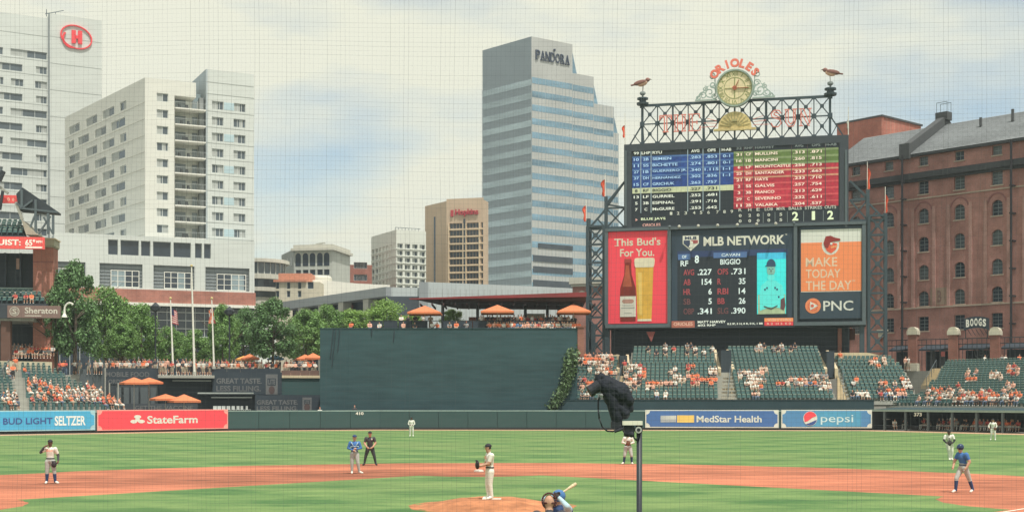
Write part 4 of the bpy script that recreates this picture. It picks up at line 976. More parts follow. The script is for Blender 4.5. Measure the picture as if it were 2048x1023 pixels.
m.build('portrait_image', [mat('screen_cyan', (.045,.62,.62), .5, .08, 2, emit=.35), mat('screen_azure', (.05,.42,.62), .5, .2, 2, emit=.3), mat('screen_aqua', (.10,.62,.58), .5, .1, 2, emit=.35), mat('screen_face', (.20,.42,.36), .5, .2, 3, emit=.2), mat('screen_navy_cap', (.04,.09,.16), .5, .1), mat('screen_khaki', (.36,.45,.28), .5, .2, emit=.2), mat('screen_brown', (.07,.10,.09), .5), mat('screen_maroon', (.14,.07,.08), .5)], ms)
# ticker
tk = SB.mb(); zt0, zt1 = SB.z(1345, 657), SB.z(1345, 641); tk.box(u(1343), u(1587.5), -.5, .3, zt0, zt1-.05); tk = tk.build('ticker_board', e_blk, sb)
q2 = lambda py: SB.z(1460, py)
tkm = [mat('ticker_brown', (.42,.14,.10), .5, .3, 4, emit=.15), mat('ticker_orange', (.70,.25,.09), .5, .2, 4, emit=.3), mat('ticker_red', (.55,.045,.06), .5, .2, 4, emit=.3)]
for i_, (p0, p1, y0, y1) in enumerate(((1344,1390,654,640.5),(1529,1586.5,644,637),(1529,1586.5,652,644.1))): m = SB.mb(); m.box(u(p0), u(p1), -.52, -.501, q2(y0), q2(y1)); m.build('ticker_block', tkm[i_], tk)
m = SB.mb(); text(m, 'MATT HARVEY', u(1396), u(1452), q2(645.5), q2(640.5), -.53, 0, .03); text(m, '#32 RHP', u(1396), u(1432), q2(652), q2(647.5), -.53, 0, .03); text(m, '0.2 IP, 3 H, 0 R, 0 K, 1 BB', u(1455), u(1526), q2(650), q2(645.5), -.53, 0, .03)
text(m, 'ORIOLES', u(1348), u(1386), q2(650), q2(643), -.53, 1, .02); text(m, 'VISITORS', u(1534), u(1582), q2(643), q2(638.5), -.53, 1, .02); text(m, 'R 2  H 3  E 0', u(1534), u(1582), q2(650.5), q2(646), -.53, 1, .02)
m.build('lettering', [e_wht, mat('ticker_pale', (.72,.45,.35), .5, .05, emit=.2)], tk)
# right panel
p3 = SB.mb(); p3.box(u(1599.5), u(1725.5), .02, .2, zP0+.3, zP1-.12); p3 = p3.build('advert_panel', mat('slate_blue_panel', (.045,.07,.095), .5, .1, 1), sb)
q = lambda py: SB.z(1662, py)
m = SB.mb(); m.box(u(1602), u(1723), 0, .019, q(583), q(458), 0); m.box(u(1602), u(1723), -.015, -.001, q(581.5), q(484), 1)
m.build('colour_field', [pale_v, mat('orange_panel', (.86,.27,.11), .5, .04, emit=.05)], p3)
m = SB.mb()
text(m, 'MAKE', u(1611.5), u(1674.5), q(532), q(514), -.02, 0, .012); text(m, 'TODAY', u(1611.5), u(1681), q(555), q(537.5), -.02, 0, .012); text(m, 'THE DAY', u(1611.5), u(1703), q(579), q(561), -.02, 0, .012); text(m, 'TM', u(1704), u(1710), q(563.5), q(560), -.02, 0, .005)
text(m, 'PNC', u(1646.5), u(1706.5), q(621), q(601), -.01, 1, .012); m.build('lettering', [mat('panel_peach', (.80,.62,.45), .5, .04), pale_v], p3)
m = SB.mb(); c = u(1626); zc = q(610.5); ell(m, c, zc, .95, .95, -.01, .015, 0, 24); m.poly_y([(c-.35, zc-.55), (c+.6, zc), (c-.35, zc+.55)], -.04, -.011, 1); ell(m, c-.08, zc, .2, .2, -.06, -.041, 2, 12)
ring(m, c, zc, .62, .62, .12, -.035, -.012, 2, 18); m.build('logo', [mat('logo_orange', (.85,.28,.13), .5), pale_v, mat('logo_red', (.70,.13,.08), .5)], p3)
# plain bird-head crest in team colours
m = SB.mb(); c = u(1661); zc = q(487)
ell(m, c, zc-.15, 1.05, 1.25, -.02, -.016, 3, 20)
m.poly_y([(c-.75, zc-.2), (c-.45, zc-.9), (c+.1, zc-1.2), (c+.7, zc-.7), (c+.8, zc), (c+.1, zc+.15)], -.05, -.021, 1)
m.poly_y([(c-.85, zc+.1), (c-.7, zc-.45), (c-.3, zc-.55), (c-.1, zc), (c+.3, zc+.25), (c+1.2, zc+.35), (c+1.15, zc+.6), (c+.5, zc+.75), (c, zc+1.0), (c-.6, zc+.9)], -.07, -.051, 0)
m.poly_y([(c, zc-.35), (c+.85, zc-.2), (c+.75, zc-.45), (c+.1, zc-.6)][::-1], -.08, -.051, 2); ell(m, c+.1, zc+.0, .16, .16, -.09, -.071, 3, 10)
m.build('crest', [mat('crest_dark_red', (.30,.04,.035), .5), mat('crest_red', (.80,.13,.07), .5), mat('crest_orange', (.86,.36,.16), .5), pale_v], p3)
# ---- lattice towers at both sides
def lattice(Fx, ua, ub_, z0, z1, n, v0, v1, par, w_=.24, single=False):
    for uu in (ua, ub_):
        for vv in (v0, v1): m = Fx.mb(); m.bar((uu, vv, z0), (uu, vv, z1), .36); m.build('post', steel, par)
    h = (z1-z0)/n
    for k in range(n):
        a, b = z0+h*k, z0+h*(k+1)
        m = Fx.mb(); m.bar((ua, v0, a), (ub_, v0, b), w_*.8, w_*.8); m.bar((ub_, v0+.02, a), (ua, v0+.02, b), w_*.8, w_*.8); m.box((ua+ub_)/2-.3, (ua+ub_)/2+.3, v0-.16, v0-.12, (a+b)/2-.3, (a+b)/2+.3)
        m.bar((ua, v1, a), (ub_, v1, b), w_*.6, w_*.6)
        m.bar((ua, v0, b), (ub_, v0, b), w_*1.1, w_*1.1); m.bar((ua, v0, b), (ua, v1, b), w_*.8, w_*.8); m.bar((ub_, v0, b), (ub_, v1, b), w_*.8, w_*.8); m.build('lattice_brace', steel, par)
zb = 7.0
zA1 = SB.z(1180, 452); lattice(SB, u(1174), u(1207), zb, zA1, 8, .3, 2.6, sb)
zB1 = SB.z(1760, 430); lattice(SB, u(1738), u(1772), zb, zB1, 8, .3, 2.6, sb)
m = SB.mb(); m.bar((u(1186), .3, zb), (u(1186), .3, zP0), .5); m.build('post', steel, sb)
m = SB.mb(); m.bar((u(1214), .3, zb), (u(1214), .3, zP0), .6); m.build('post', steel, sb)
m = SB.mb(); m.bar((u(1724), .3, zb), (u(1724), .3, zP0), .6); m.build('post', steel, sb)
# shoulders beside the upper board
for sgn, (pi_, pm, po) in ((-1, (1249, 1211, 1176)), (1, (1700, 1736, 1771))):
    zi1, zm1, zo1 = (SB.z(1230, 362), SB.z(1211, 398), SB.z(1180, 436)) if sgn < 0 else (SB.z(1710, 360), SB.z(1736, 384), SB.z(1771, 425))
    zlow = zP1+.5
    m = SB.mb(); m.bar((u(pm), .5, zP0), (u(pm), .5, zm1+.4), .42); m.build('post', steel, sb)
    m = SB.mb(); m.bar((u(pi_), .5, zi1), (u(pm), .5, zm1-.6), .26); m.bar((u(pi_), .5, zlow+2.6), (u(pm), .5, zlow+2.6), .22); m.bar((u(pi_), .5, zlow), (u(po), .5, zlow), .34)
    m.bar((u(pi_), .5, zlow), (u(pm), .5, zlow+2.6), .2); m.bar((u(pi_), .5, zlow+2.6), (u(pm), .5, zlow), .2)
    m.bar((u(pi_), .5, zlow+2.6), (u(pm), .5, zm1-.6), .2); m.bar((u(pi_), .5, zi1), (u(pm), .5, zlow+2.6), .2)
    m.bar((u(pm), .5, zm1-1.2), (u(po), .5, zlow), .24); m.bar((u(pm), .5, zlow), ((u(pm)+u(po))/2, .5, (zm1-1.2+zlow)/2), .2); m.build('lattice_brace', steel, sb)
    m = SB.mb(); m.bar((u(po), .5, zlow), (u(po), .5, zo1), .5); m.build('post', steel, sb)
# flags on the scoreboard
flagm = mat('orange_red_flag', (.80,.13,.07), .8, .2, 2)
def small_flag(Fx, px, pyt, pyb, pyf0, pyf1, wpx, lean, label, grp='orange pennants on the scoreboard', v=.5, col=None):
    Dd = Fx.D(px); uu = Fx.u(px); k = Dd/FPX; z = lambda py: Fx.z(px, py)
    t = thing('flag', Fx.P(uu, v, z(pyb)), label, 'flag', grp)
    m = Fx.mb(); m.cyl((uu, v, z(pyb)), (uu, v, z(pyt)), .07, .04, 6); m.build('pole', white, t)
    m = Fx.mb(); n = 8; vs = []; a, b = z(pyf0), z(pyf1)
    for j in range(n+1):
        f0 = j/n; zz = a+(b-a)*f0; wd = wpx*k*.8*(.30+.5*math.sin(math.pi*(f0*.8+.15))+.22*math.sin(f0*9))
        for i in range(5): s = i/4; vs.append((uu+lean*wd*s, v+.25*math.sin(s*5+f0*3), zz-.35*s*(1-f0)))
    fs = [(j*5+i, j*5+i+1, (j+1)*5+i+1, (j+1)*5+i) for j in range(n) for i in range(4)]
    m.add(vs, fs); m.build('cloth', col or flagm, t, smooth=True)
small_flag(SB, 1249, 225, 290, 246, 274, 9, -1, 'orange pennant at the upper left corner of the batting board')
small_flag(SB, 1209, 345, 400, 355, 392, 12, -1, 'orange red flag on the middle post left of the scoreboard')
small_flag(SB, 1171, 398, 440, 407, 442, 15, -.7, 'orange red flag on the lowest outer post left of the scoreboard')
small_flag(SB, 1735, 322, 386, 332, 380, 9, 1, 'orange red flag on the inner post right of the scoreboard')
small_flag(SB, 1771, 372, 428, 385, 425, 8, 1, 'thin orange red flag on the outer post in front of the warehouse')
small_flag(SB, 1697, 212, 268, 234, 256, 5, -1, 'pale hanging pennant at the upper right corner of the batting board', col=mat('pale_flag', (.6,.6,.55), .8))
# ---- sign truss above the board
ts = thing('sign_truss', SB.P(u(1470), 1, zU1), 'open dark steel truss with crossed braces carrying red newspaper lettering above the board', 'truss')
zc0, zc2 = zU1+.12, SB.z(1282, 207.5); zc1 = (zc0+zc2)/2+.1; ta, tb = u(1282.4), u(1660.3); n = 12; cw = (tb-ta)/n; vt = 1.2
plate_m = mat('gusset_green', (.07,.12,.13), .5)
for nm, zz, w_ in (('chord', zc0, .26), ('chord', zc2, .3), ('chord', zc1, .15)):
    m = SB.mb(); m.bar((ta if nm != 'x' else ta, vt, zz), (tb, vt, zz), w_); m.build(nm, steel, ts)
for i in range(n+1):
    x = ta+cw*i; m = SB.mb(); m.bar((x, vt+.01, zc0), (x, vt+.01, zc2), .30 if i % 4 == 0 else (.22 if i % 2 == 0 else .13)); m.box(x-.3, x+.3, vt-.2, vt-.16, zc1-.3, zc1+.3); m.box(x-.3, x+.3, vt-.2, vt-.16, zc2-.35, zc2+.12); m.box(x-.3, x+.3, vt-.2, vt-.16, zc0-.1, zc0+.3); m.build('post', steel, ts)
for i in range(n):
    for za, zb2 in ((zc0, zc1), (zc1, zc2)):
        x0, x1 = ta+cw*i, ta+cw*(i+1); m = SB.mb(); m.bar((x0, vt, za), (x1, vt, zb2), .12); m.bar((x0, vt+.02, zb2), (x1, vt+.02, za), .12); c, zc = (x0+x1)/2, (za+zb2)/2; m.box(c-.24, c+.24, vt-.18, vt-.14, zc-.24, zc+.24); m.build('cross_brace', steel, ts)
m = SB.mb(); m.bar((ta, vt, zc1), (u(1257), vt, zc0), .16); m.bar((ta-.1, vt, zc0), (ta-1.1, vt, (zc0+zc1)/2), .1); m.build('end_brace', steel, ts)
m = SB.mb(); m.bar((tb, vt, zc1), (u(1687), vt, zc0), .16); m.bar((tb+.1, vt, zc0), (tb+.9, vt, (zc0+zc1)/2+.2), .1); m.build('end_brace', steel, ts)
m = SB.mb(); m.bar((ta,vt+2,zc0-.3),(ta,vt+.2,zc1),.16); m.bar((tb,vt+2,zc0-.3),(tb,vt+.2,zc1),.16); m.bar((ta+cw*4,vt+2,zc0-.3),(ta+cw*4,vt+.2,zc1),.16); m.bar((ta+cw*8,vt+2,zc0-.3),(ta+cw*8,vt+.2,zc1),.16); m.build('back_stay', steel, ts)
# serif letters as slim red outlines
redl = mat('red_neon_letter', (.74,.24,.19), .5, .1)
def strokes(mb, segs, u0, z0, w_, h, v, th):
    for seg in segs:
        for (a, b), (c, d) in zip(seg[:-1], seg[1:]): mb.bar((u0+a*w_, v, z0+b*h), (u0+c*w_, v, z0+d*h), th, .12)
LET = {'T':[[(.4,0),(.4,.9),(.1,.9),(.02,.72),(.02,1),(.98,1),(.98,.72),(.9,.9),(.6,.9),(.6,0)],[(.25,0),(.75,0)]],
 'H':[[(.1,0),(.1,1)],[(.3,0),(.3,1)],[(.7,0),(.7,1)],[(.9,0),(.9,1)],[(.3,.55),(.7,.55)],[(.3,.45),(.7,.45)],[(0,0),(.4,0)],[(.6,0),(1,0)],[(0,1),(.4,1)],[(.6,1),(1,1)]],
 'E':[[(.1,0),(.1,1)],[(.32,0),(.32,1)],[(0,1),(.9,1),(.9,.75)],[(0,0),(.95,0),(.95,.28)],[(.32,.5),(.7,.5)],[(.7,.38),(.7,.62)]],
 'S':[[(.9,.78),(.75,.97),(.35,1),(.1,.82),(.15,.6),(.8,.42),(.9,.2),(.65,0),(.25,.02),(.08,.25)],[(.72,.78),(.4,.88),(.3,.74),(.85,.52)]],
 'U':[[(.1,1),(.1,.25),(.3,0),(.7,0),(.85,.25),(.85,1)],[(.3,1),(.3,.28),(.5,.12),(.72,.28),(.72,1)],[(0,1),(.4,1)],[(.62,1),(1,1)]],
 'N':[[(.15,0),(.15,1),(.35,1),(.85,.1),(.85,1)],[(.15,.8),(.72,0),(.85,0)],[(0,0),(.32,0)],[(.0,1),(.3,1)],[(.7,1),(1,1)]]}
tw = thing('sign_lettering', SB.P(u(1450), .8, zc0+1), 'slim red serif letters reading THE SUN fixed across the open truss', 'sign')
for word, p0, p1 in (('THE', 1316, 1403), ('SUN', 1538, 1626)):
    ua_, ub2 = u(p0), u(p1); wl = (ub2-ua_)/3
    for i, ch in enumerate(word):
        m = SB.mb(); strokes(m, LET[ch], ua_+wl*i+.1, zc0+.35*(zc2-zc0)*1.0-.35, wl*.86, (zc2-zc0)*.42, vt-.45, .13); m.build('letter', redl, tw)
# sunburst dome below the clock
gold = mat('gilded_metal', (.62,.50,.24), .55, .25, 4); goldd = mat('gilded_metal_dark', (.40,.36,.18), .6, .25, 4)
c = u(1469); sbst = thing('sunburst_ornament', SB.P(c, .6, zc0+1), 'gilded half round sunburst ornament below the clock in the truss', 'ornament')
z0 = SB.z(1469, 256.5); rz_ = SB.z(1469, 221)-z0
m = SB.mb(); m.box(c-2.65, c+2.65, vt-.75, vt-.35, z0-.15, z0+.12); m.build('base_bar', gold, sbst)
m = SB.mb(); m.poly_y([(c+2.1*math.cos(R(a)), z0+.12+(rz_-.12)*math.sin(R(a))**.9) for a in range(0, 181, 12)], vt-.6, vt-.4); m.build('dome', gold, sbst)
m = SB.mb()
for a in range(15, 180, 15): m.bar((c+.5*math.cos(R(a)), vt-.63, z0+.2+.5*math.sin(R(a))), (c+1.95*math.cos(R(a)), vt-.63, z0+.15+(rz_-.25)*math.sin(R(a))), .07)
m.box(c-.35, c+.35, vt-.75, vt-.61, z0+1.0, z0+1.3)
m.build('ray', goldd, sbst)
m = SB.mb()
for s in (-1, 1):
    for k in range(3): m.bar((c+s*2.3, vt-.5, z0+.5+.35*k), (c+s*(4.3-.4*k), vt-.5, z0+.45+.55*k), .06)
m.build('side_ray', redl, sbst)
# ---- clock
zc = SB.z(1469, 174.5); r = 2.36; vc = .45
ck = thing('clock', SB.P(c, vc, zc-r), 'round gilded clock with red hands and green scrollwork crowning the scoreboard', 'clock')
def disc_y(m, cu, cz, rr, v0, v1, mi=0, n=48): m.poly_y([(cu+rr*math.cos(2*math.pi*i/n), cz+rr*math.sin(2*math.pi*i/n)) for i in range(n)], v0, v1, mi)
m = SB.mb(); disc_y(m, c, zc, r*.93, vc-.05, vc+.4); m.build('face', mat('clock_face', (.76,.66,.42), .5, .12, 3), ck)
m = SB.mb(); ring(m, c, zc, r*1.01, r*1.01, .085, vc-.22, vc+.45, 0, 48); m.build('rim', mat('green_copper', (.30,.38,.33), .6, .15, 3), ck)
m = SB.mb(); ring(m, c, zc, r*.9, r*.9, .03, vc-.08, vc-.051, 0, 40); ring(m, c, zc, r*.58, r*.58, .05, vc-.08, vc-.051, 0, 32)
NUM = ['XII','I','II','III','IV','V','VI','VII','VIII','IX','X','XI']
for k in range(12):
    a = R(90-30*k); s = NUM[k]; vs, fs, x0, x1, y0, y1 = tmesh(s, .01); h = .52; sc = h/(y1-y0); wd = min((x1-x0)*sc, .72); sx = wd/(x1-x0); rr_ = r*.745
    th = a-math.pi/2; pts_ = []
    for p in vs:
        lx = (p[0]-(x0+x1)/2)*sx; lz = (p[1]-(y0+y1)/2)*sc; pts_.append((c+rr_*math.cos(a)+lx*math.cos(th)-lz*math.sin(th), vc-.07, zc+rr_*math.sin(a)+lx*math.sin(th)+lz*math.cos(th)))
    m.add(pts_, fs)
for k in range(4): a = R(90*k); m.bar((c, vc-.07, zc), (c+r*.52*math.cos(a), vc-.07, zc+r*.52*math.sin(a)), .1, .03)
m.build('numeral', mat('clock_green', (.26,.30,.12), .6, .1), ck)
m = SB.mb()
for ang, ln, w_ in ((-2, 1.75, .16), (62, 1.1, .20)):
    a = R(ang); d = Vector((math.cos(a), 0, math.sin(a))); C0 = Vector((c, vc-.14, zc)); m.bar(C0-d*.35, C0+d*ln, w_, .04)
ell(m, c, zc, .28, .28, vc-.2, vc-.1, 0, 12); m.build('hand', mat('clock_hand_red', (.45,.14,.08), .5), ck)
scm = mat('scroll_green', (.36,.46,.42), .6, .15, 3)
for s in (-1, 1):
    m = SB.mb()
    def spiral(cx, cz, r0, turns, a0, dr, th):
        P = []; n = int(14*turns)
        for i in range(n+1): a = a0+s*2*math.pi*turns*i/n; rr = r0*(1-dr*i/n); P.append((cx+rr*math.cos(a), vc+.1, cz+rr*math.sin(a)))
        for a, b in zip(P[:-1], P[1:]): m.bar(a, b, th, .12)
    X = lambda d: c+s*d
    zb_ = zc2+.15
    spiral(X(3.15), zb_+.95, .85, 1.6, math.pi/2, .85, .15); spiral(X(2.75), zb_+1.9, .45, 1.3, 0, .7, .13); spiral(X(4.0), zb_+.6, .5, 1.3, math.pi, .7, .13)
    spiral(X(2.85), zb_+3.0, .42, 1.3, math.pi/2, .7, .13); spiral(X(2.6), zb_+.5, .4, 1.2, 0, .7, .12); spiral(X(3.75), zb_+1.45, .35, 1.2, math.pi/2, .7, .12); spiral(X(4.55), zb_+.3, .3, 1.2, math.pi, .7, .1)
    m.bar((X(2.2), vc+.1, zb_), (X(5.0), vc+.1, zb_+.02), .2, .14); m.bar((X(2.45), vc+.1, zb_+1.2), (X(2.5), vc+.1, zb_+3.1), .13); m.bar((X(5.0), vc+.1, zb_+.02), (X(3.3), vc+.1, zb_+1.8), .1)
    m.build('scrollwork', scm, ck)
m = SB.mb()
word = 'ORIOLES'
for i, ch in enumerate(word):
    a = R(143-106*i/6); vs, fs, x0, x1, y0, y1 = tmesh(ch, .05, 0, .12); h = 1.1; sc = h/(y1-y0); sx = sc if ch != 'I' else sc; rr_ = r+.82; th = a-math.pi/2
    m.add([(c+rr_*math.cos(a)+((p[0]-(x0+x1)/2)*sx)*math.cos(th)-((p[1]-(y0+y1)/2)*sc)*math.sin(th), vc-p[2], zc+rr_*math.sin(a)+((p[0]-(x0+x1)/2)*sx)*math.sin(th)+((p[1]-(y0+y1)/2)*sc)*math.cos(th)) for p in vs], fs)
m.build('letter', mat('red_orange_letter', (.80,.21,.15), .5, .1), ck)
m = SB.mb(); m.box(c-.25, c+.25, vc+.45, vc+1.2, zc2-.5, zc+1); m.build('bracket', steel, ck)
# ---- bird statues on finials
def bird(px, pyb, face, label):
    uu = u(px); v = vt; zb_ = zc2; k = SB.D(px)/FPX
    t = thing('finial', SB.P(uu, v, zb_), 'dark turned finial on the truss end under the '+('left' if px < 1400 else 'right')+' bird figure', 'finial')
    m = SB.mb(); m.lathe([(.75,zb_+.1),(.8,zb_+.35),(.45,zb_+.4),(.45,zb_+.75),(.72,zb_+.8),(.72,zb_+1.0),(.35,zb_+1.05)], uu, v, 14); m.build('base', steel, t)
    m = SB.mb(); m.lathe([(.1,zb_+1.06),(.12,zb_+1.3),(.38,zb_+1.5),(.36,zb_+1.75),(.06,zb_+1.9)], uu, v, 12); m.build('urn', mat('finial_grey', (.22,.25,.25), .5), t)
    z0 = zb_+1.9; B = thing('bird_statue', SB.P(uu, v, z0), label, 'statue')
    s = face*.88; X = lambda a: uu+s*a
    m = SB.mb(); rot = Matrix.Rotation(R(18*s), 3, 'Y').inverted()
    m.ball((X(.0), v, z0+1.0), .44, 12, 8, 0, (1.55,.8,.85), Matrix.Rotation(R(-22*s), 3, 'Y')); m.build('body', mat('statue_white_orange', (.66,.42,.32), .7, .25, 3), B)
    m = SB.mb(); m.ball((X(.72), v, z0+1.42), .29, 10, 8, 0, (1.05,.9,.95)); m.build('head', mat('statue_dark_brown', (.26,.13,.11), .7, .1), B)
    m = SB.mb(); m.cyl((X(1.0), v, z0+1.5), (X(1.35), v, z0+1.42), .1, .01, 8); m.build('beak', mat('beak_grey', (.25,.22,.2), .6), B)
    for q_ in (-1, 1):
        m = SB.mb(); m.ball((X(-.35), v+q_*.32, z0+1.1), .5, 10, 6, 0, (1.7,.18,.5), Matrix.Rotation(R(-14*s), 3, 'Y')); m.build('wing', MATS['statue_dark_brown'], B)
        m = SB.mb(); m.cyl((X(.05), v+q_*.14, z0+.65), (X(.0), v+q_*.14, z0-.02), .05, .04, 6); m.build('leg', MATS['beak_grey'], B)
    m = SB.mb(); m.add([(X(-.6),v-.2,z0+.9),(X(-.6),v+.2,z0+.9),(X(-1.75),v+.28,z0+.75),(X(-1.75),v-.28,z0+.75),(X(-.6),v-.2,z0+1.02),(X(-.6),v+.2,z0+1.02),(X(-1.75),v+.28,z0+.83),(X(-1.75),v-.28,z0+.83)], [(0,1,2,3),(7,6,5,4),(0,4,5,1),(1,5,6,2),(2,6,7,3),(3,7,4,0)]); m.build('tail', MATS['statue_dark_brown'], B)
bird(1283, 183, 1, 'orange and white bird figure facing right on the left finial of the truss')
bird(1661, 165, -1, 'orange and white bird figure facing left on the right finial of the truss')
# ================================================================== STANDS
seatg = mat('green_plastic_seat', (.10,.185,.185), .5, .15, 3)
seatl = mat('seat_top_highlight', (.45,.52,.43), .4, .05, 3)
def seat_geo(m):
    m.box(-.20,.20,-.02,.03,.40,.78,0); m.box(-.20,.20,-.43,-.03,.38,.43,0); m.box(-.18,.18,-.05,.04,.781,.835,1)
    m.box(-.25,-.235,-.30,.04,0,.60,0)
    return m
SEAT = seat_geo(MB()).mesh('stadium_seat', [seatg, seatl])
SEATS = []     # dicts with bank, row, u, world pos, rot, px, py
BANKS = {}
def bank(key, Fx, v0, z0, nrow, dep, rise, span, mat_c=concrete, name='seating_tier', label='', sw=.53, face=0.0, skip=None):
    """span(i) -> list of (u0,u1) seat runs for row i; full extent gives the step."""
    m = Fx.mb(); 
    for i in range(nrow):
        runs = span(i); a = min(r[0] for r in runs); b = max(r[1] for r in runs)
        va = v0+dep*i; zt = z0+rise*i
        m.box(a-.1, b+.1, va, va+dep-.001, zt-rise-(.6 if i else .0), zt)
    o = m.build(name, mat_c, None, at=tuple(Fx.P(0, v0, 0)))
    tag(o, label, 'seating tier')
    BANKS[key] = []
    for i in range(nrow):
        va = v0+dep*i+dep*.78; zt = z0+rise*i
        for r in span(i):
            n = int((r[1]-r[0])/sw); off = ((r[1]-r[0])-n*sw)/2
            for k in range(n):
                uu = r[0]+off+sw*(k+.5)
                p = Fx.P(uu, va, zt); D = p.y; px = CXP+p.x*FPX/D; py = HOR-(p.z+.5-CZ)*FPX/D
                if px < -30 or px > 2078: continue
                d = dict(bank=key, row=i, k=k, p=p, rot=Fx.ang+face, px=px, py=py, D=D, taken=False)
                SEATS.append(d); BANKS[key].append(d)
# ---- centre bleachers under the scoreboard (sections A-D)
BF = F(1100, 151.5, 1745, 149.3)
bu_ = BF.u; vB, zB, nB, dB, rB = .5, 3.25, 15, .78, .43
def spanA(i):
    f0 = i/14; L0 = bu_(1112+50*f0); R0 = bu_(1236+8*f0)
    return [(L0, R0)]
def spanBCD(i):
    f0 = i/14
    rows = [(bu_(1262-20*f0 if i < 8 else 1262+(i-8)*1.5), bu_(1440+12*f0)), (bu_(1474+2*f0), bu_(1674))]
    if i < 10: rows[0] = (bu_(1244+14*f0), rows[0][1])
    return rows
bank('a', BF, vB, zB, 12, dB, rB, spanA, label='small concrete seating tier between the ivy and the camera head')
bank('bc', BF, vB, zB, nB, dB, rB, spanBCD, label='wide concrete seating tier with green seats below the scoreboard')
def spanD(i):
    f0 = i/14; return [(bu_(1700), bu_(1840) if i < 9 else bu_(1842-6*(i-8)))]
bank('d', BF, vB, zB, 12, dB, rB, spanD, label='concrete seating tier with a curved top wall right of the scoreboard stairs')
m = BF.mb(); m.box(bu_(1100), bu_(1748), 0, .55, 0, 3.35); m.box(bu_(1100), bu_(1748), -.06, .56, 3.351, 3.43)
tag(m.build('front_wall', greend, None, at=tuple(BF.P(10, 0, 0))), 'long dark green front wall of the bleachers above the outfield wall', 'wall')
# tunnels and stairs
def stair(Fx, p0, p1, i0, i1, label, px_lean=0):
    vm = vB+dB*i0; uu0, uu1 = Fx.u(p0, vm), Fx.u(p1, vm); t = thing('stairway', Fx.P((uu0+uu1)/2, vB+dB*i0, 0), label, 'stairway')
    n = (i1-i0)*2; d_, r_ = dB/2, rB/2
    for k in range(n):
        m = Fx.mb(); v = vB+dB*i0+d_*k; z = zB+rB*i0-rB+.02+r_*(k+1); sh = (Fx.u(p0+px_lean*(k/n), v)-uu0)
        m.box(uu0+sh, uu1+sh, v, v+d_-.002, z-r_-.3, z); m.build('step', tan, t)
    m = Fx.mb(); c = (uu0+uu1)/2; sh = (Fx.u(p0+px_lean, vB+dB*i1)-uu0)
    m.bar((c, vB+dB*i0, zB+rB*i0+.8), (c+sh, vB+dB*i1, zB+rB*i1+.8), .06)
    for f0 in (0,.25,.5,.75,1): m.bar((c+sh*f0, vB+dB*(i0+(i1-i0)*f0), zB+rB*(i0+(i1-i0)*f0)-.4), (c+sh*f0, vB+dB*(i0+(i1-i0)*f0), zB+rB*(i0+(i1-i0)*f0)+.8), .05)
    m.build('handrail', steel2, t)
stair(BF, 1441, 1470, 0, 8, 'tan concrete stairs below the dark tunnel in the middle of the bleachers', 6)
stair(BF, 1675, 1698, 0, 8, 'straight tan concrete stairs between the bleachers and the right section')
stair(BF, 1226, 1244, 3, 8, 'short tan stairs beside the small left section near the camera head', 8)
def tunnel(Fx, p0, p1, i, topz, label, wl=True):
    uu0, uu1 = Fx.u(p0), Fx.u(p1); v = vB+dB*i; z = zB+rB*(i-1); t = thing('tunnel_entrance', Fx.P((uu0+uu1)/2, v, z), label, 'tunnel')
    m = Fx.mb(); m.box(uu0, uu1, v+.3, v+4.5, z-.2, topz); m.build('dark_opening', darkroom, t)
    for a, b in ((uu0-.35, uu0), (uu1, uu1+.35)):
        m = Fx.mb(); m.add([(a,v,z-.3),(b,v,z-.3),(b,v+6,z-.3),(a,v+6,z-.3),(a,v,z+.9),(b,v,z+.9),(b,v+6,topz+.3),(a,v+6,topz+.3)], [(0,3,2,1),(4,5,6,7),(0,1,5,4),(1,2,6,5),(2,3,7,6),(3,0,4,7)]); m.build('side_wall', tan, t)
tunnel(BF, 1454, 1476, 8, BF.z(1465, 695), 'dark tunnel entrance between pale walls in the middle of the bleachers')
tunnel(BF, 1676, 1692, 8, BF.z(1684, 697), 'narrow dark tunnel entrance at the right end of the bleachers')
tunnel(BF, 1242, 1258, 8, BF.z(1250, 706), 'small dark tunnel entrance beside the left section of the bleachers')
# parapets
m = BF.mb(); za = zB+rB*12; va = vB+dB*12
m.box(bu_(1157), bu_(1243), va, va+.35, za-.6, za+.55); tag(m.build('parapet_wall', tan, None, at=tuple(BF.P(bu_(1200), va, za))), 'low tan parapet wall on top of the small left bleacher section', 'wall')
m = BF.mb()
za = zB+rB*12-.5
N_ = 14
for k in range(N_):
    f0, f1 = k/N_, (k+1)/N_; h = lambda f: 1.25 if f < .5 else 1.25-1.5*((f-.5)*2)**1.6
    a, b = bu_(1700)+(bu_(1838)-bu_(1700))*f0, bu_(1700)+(bu_(1838)-bu_(1700))*f1
    m.add([(a,va,za-.6),(b,va,za-.6),(b,va+.3,za-.6),(a,va+.3,za-.6),(a,va,za+h(f0)),(b,va,za+h(f1)),(b,va+.3,za+h(f1)),(a,va+.3,za+h(f0))], [(0,1,5,4),(4,5,6,7),(2,3,7,6),(1,2,6,5),(3,0,4,7)])
tag(m.build('parapet_wall', tan, None, at=tuple(BF.P(bu_(1760), va, za))), 'curved tan parapet wall sloping down on the right of the bleachers', 'wall')
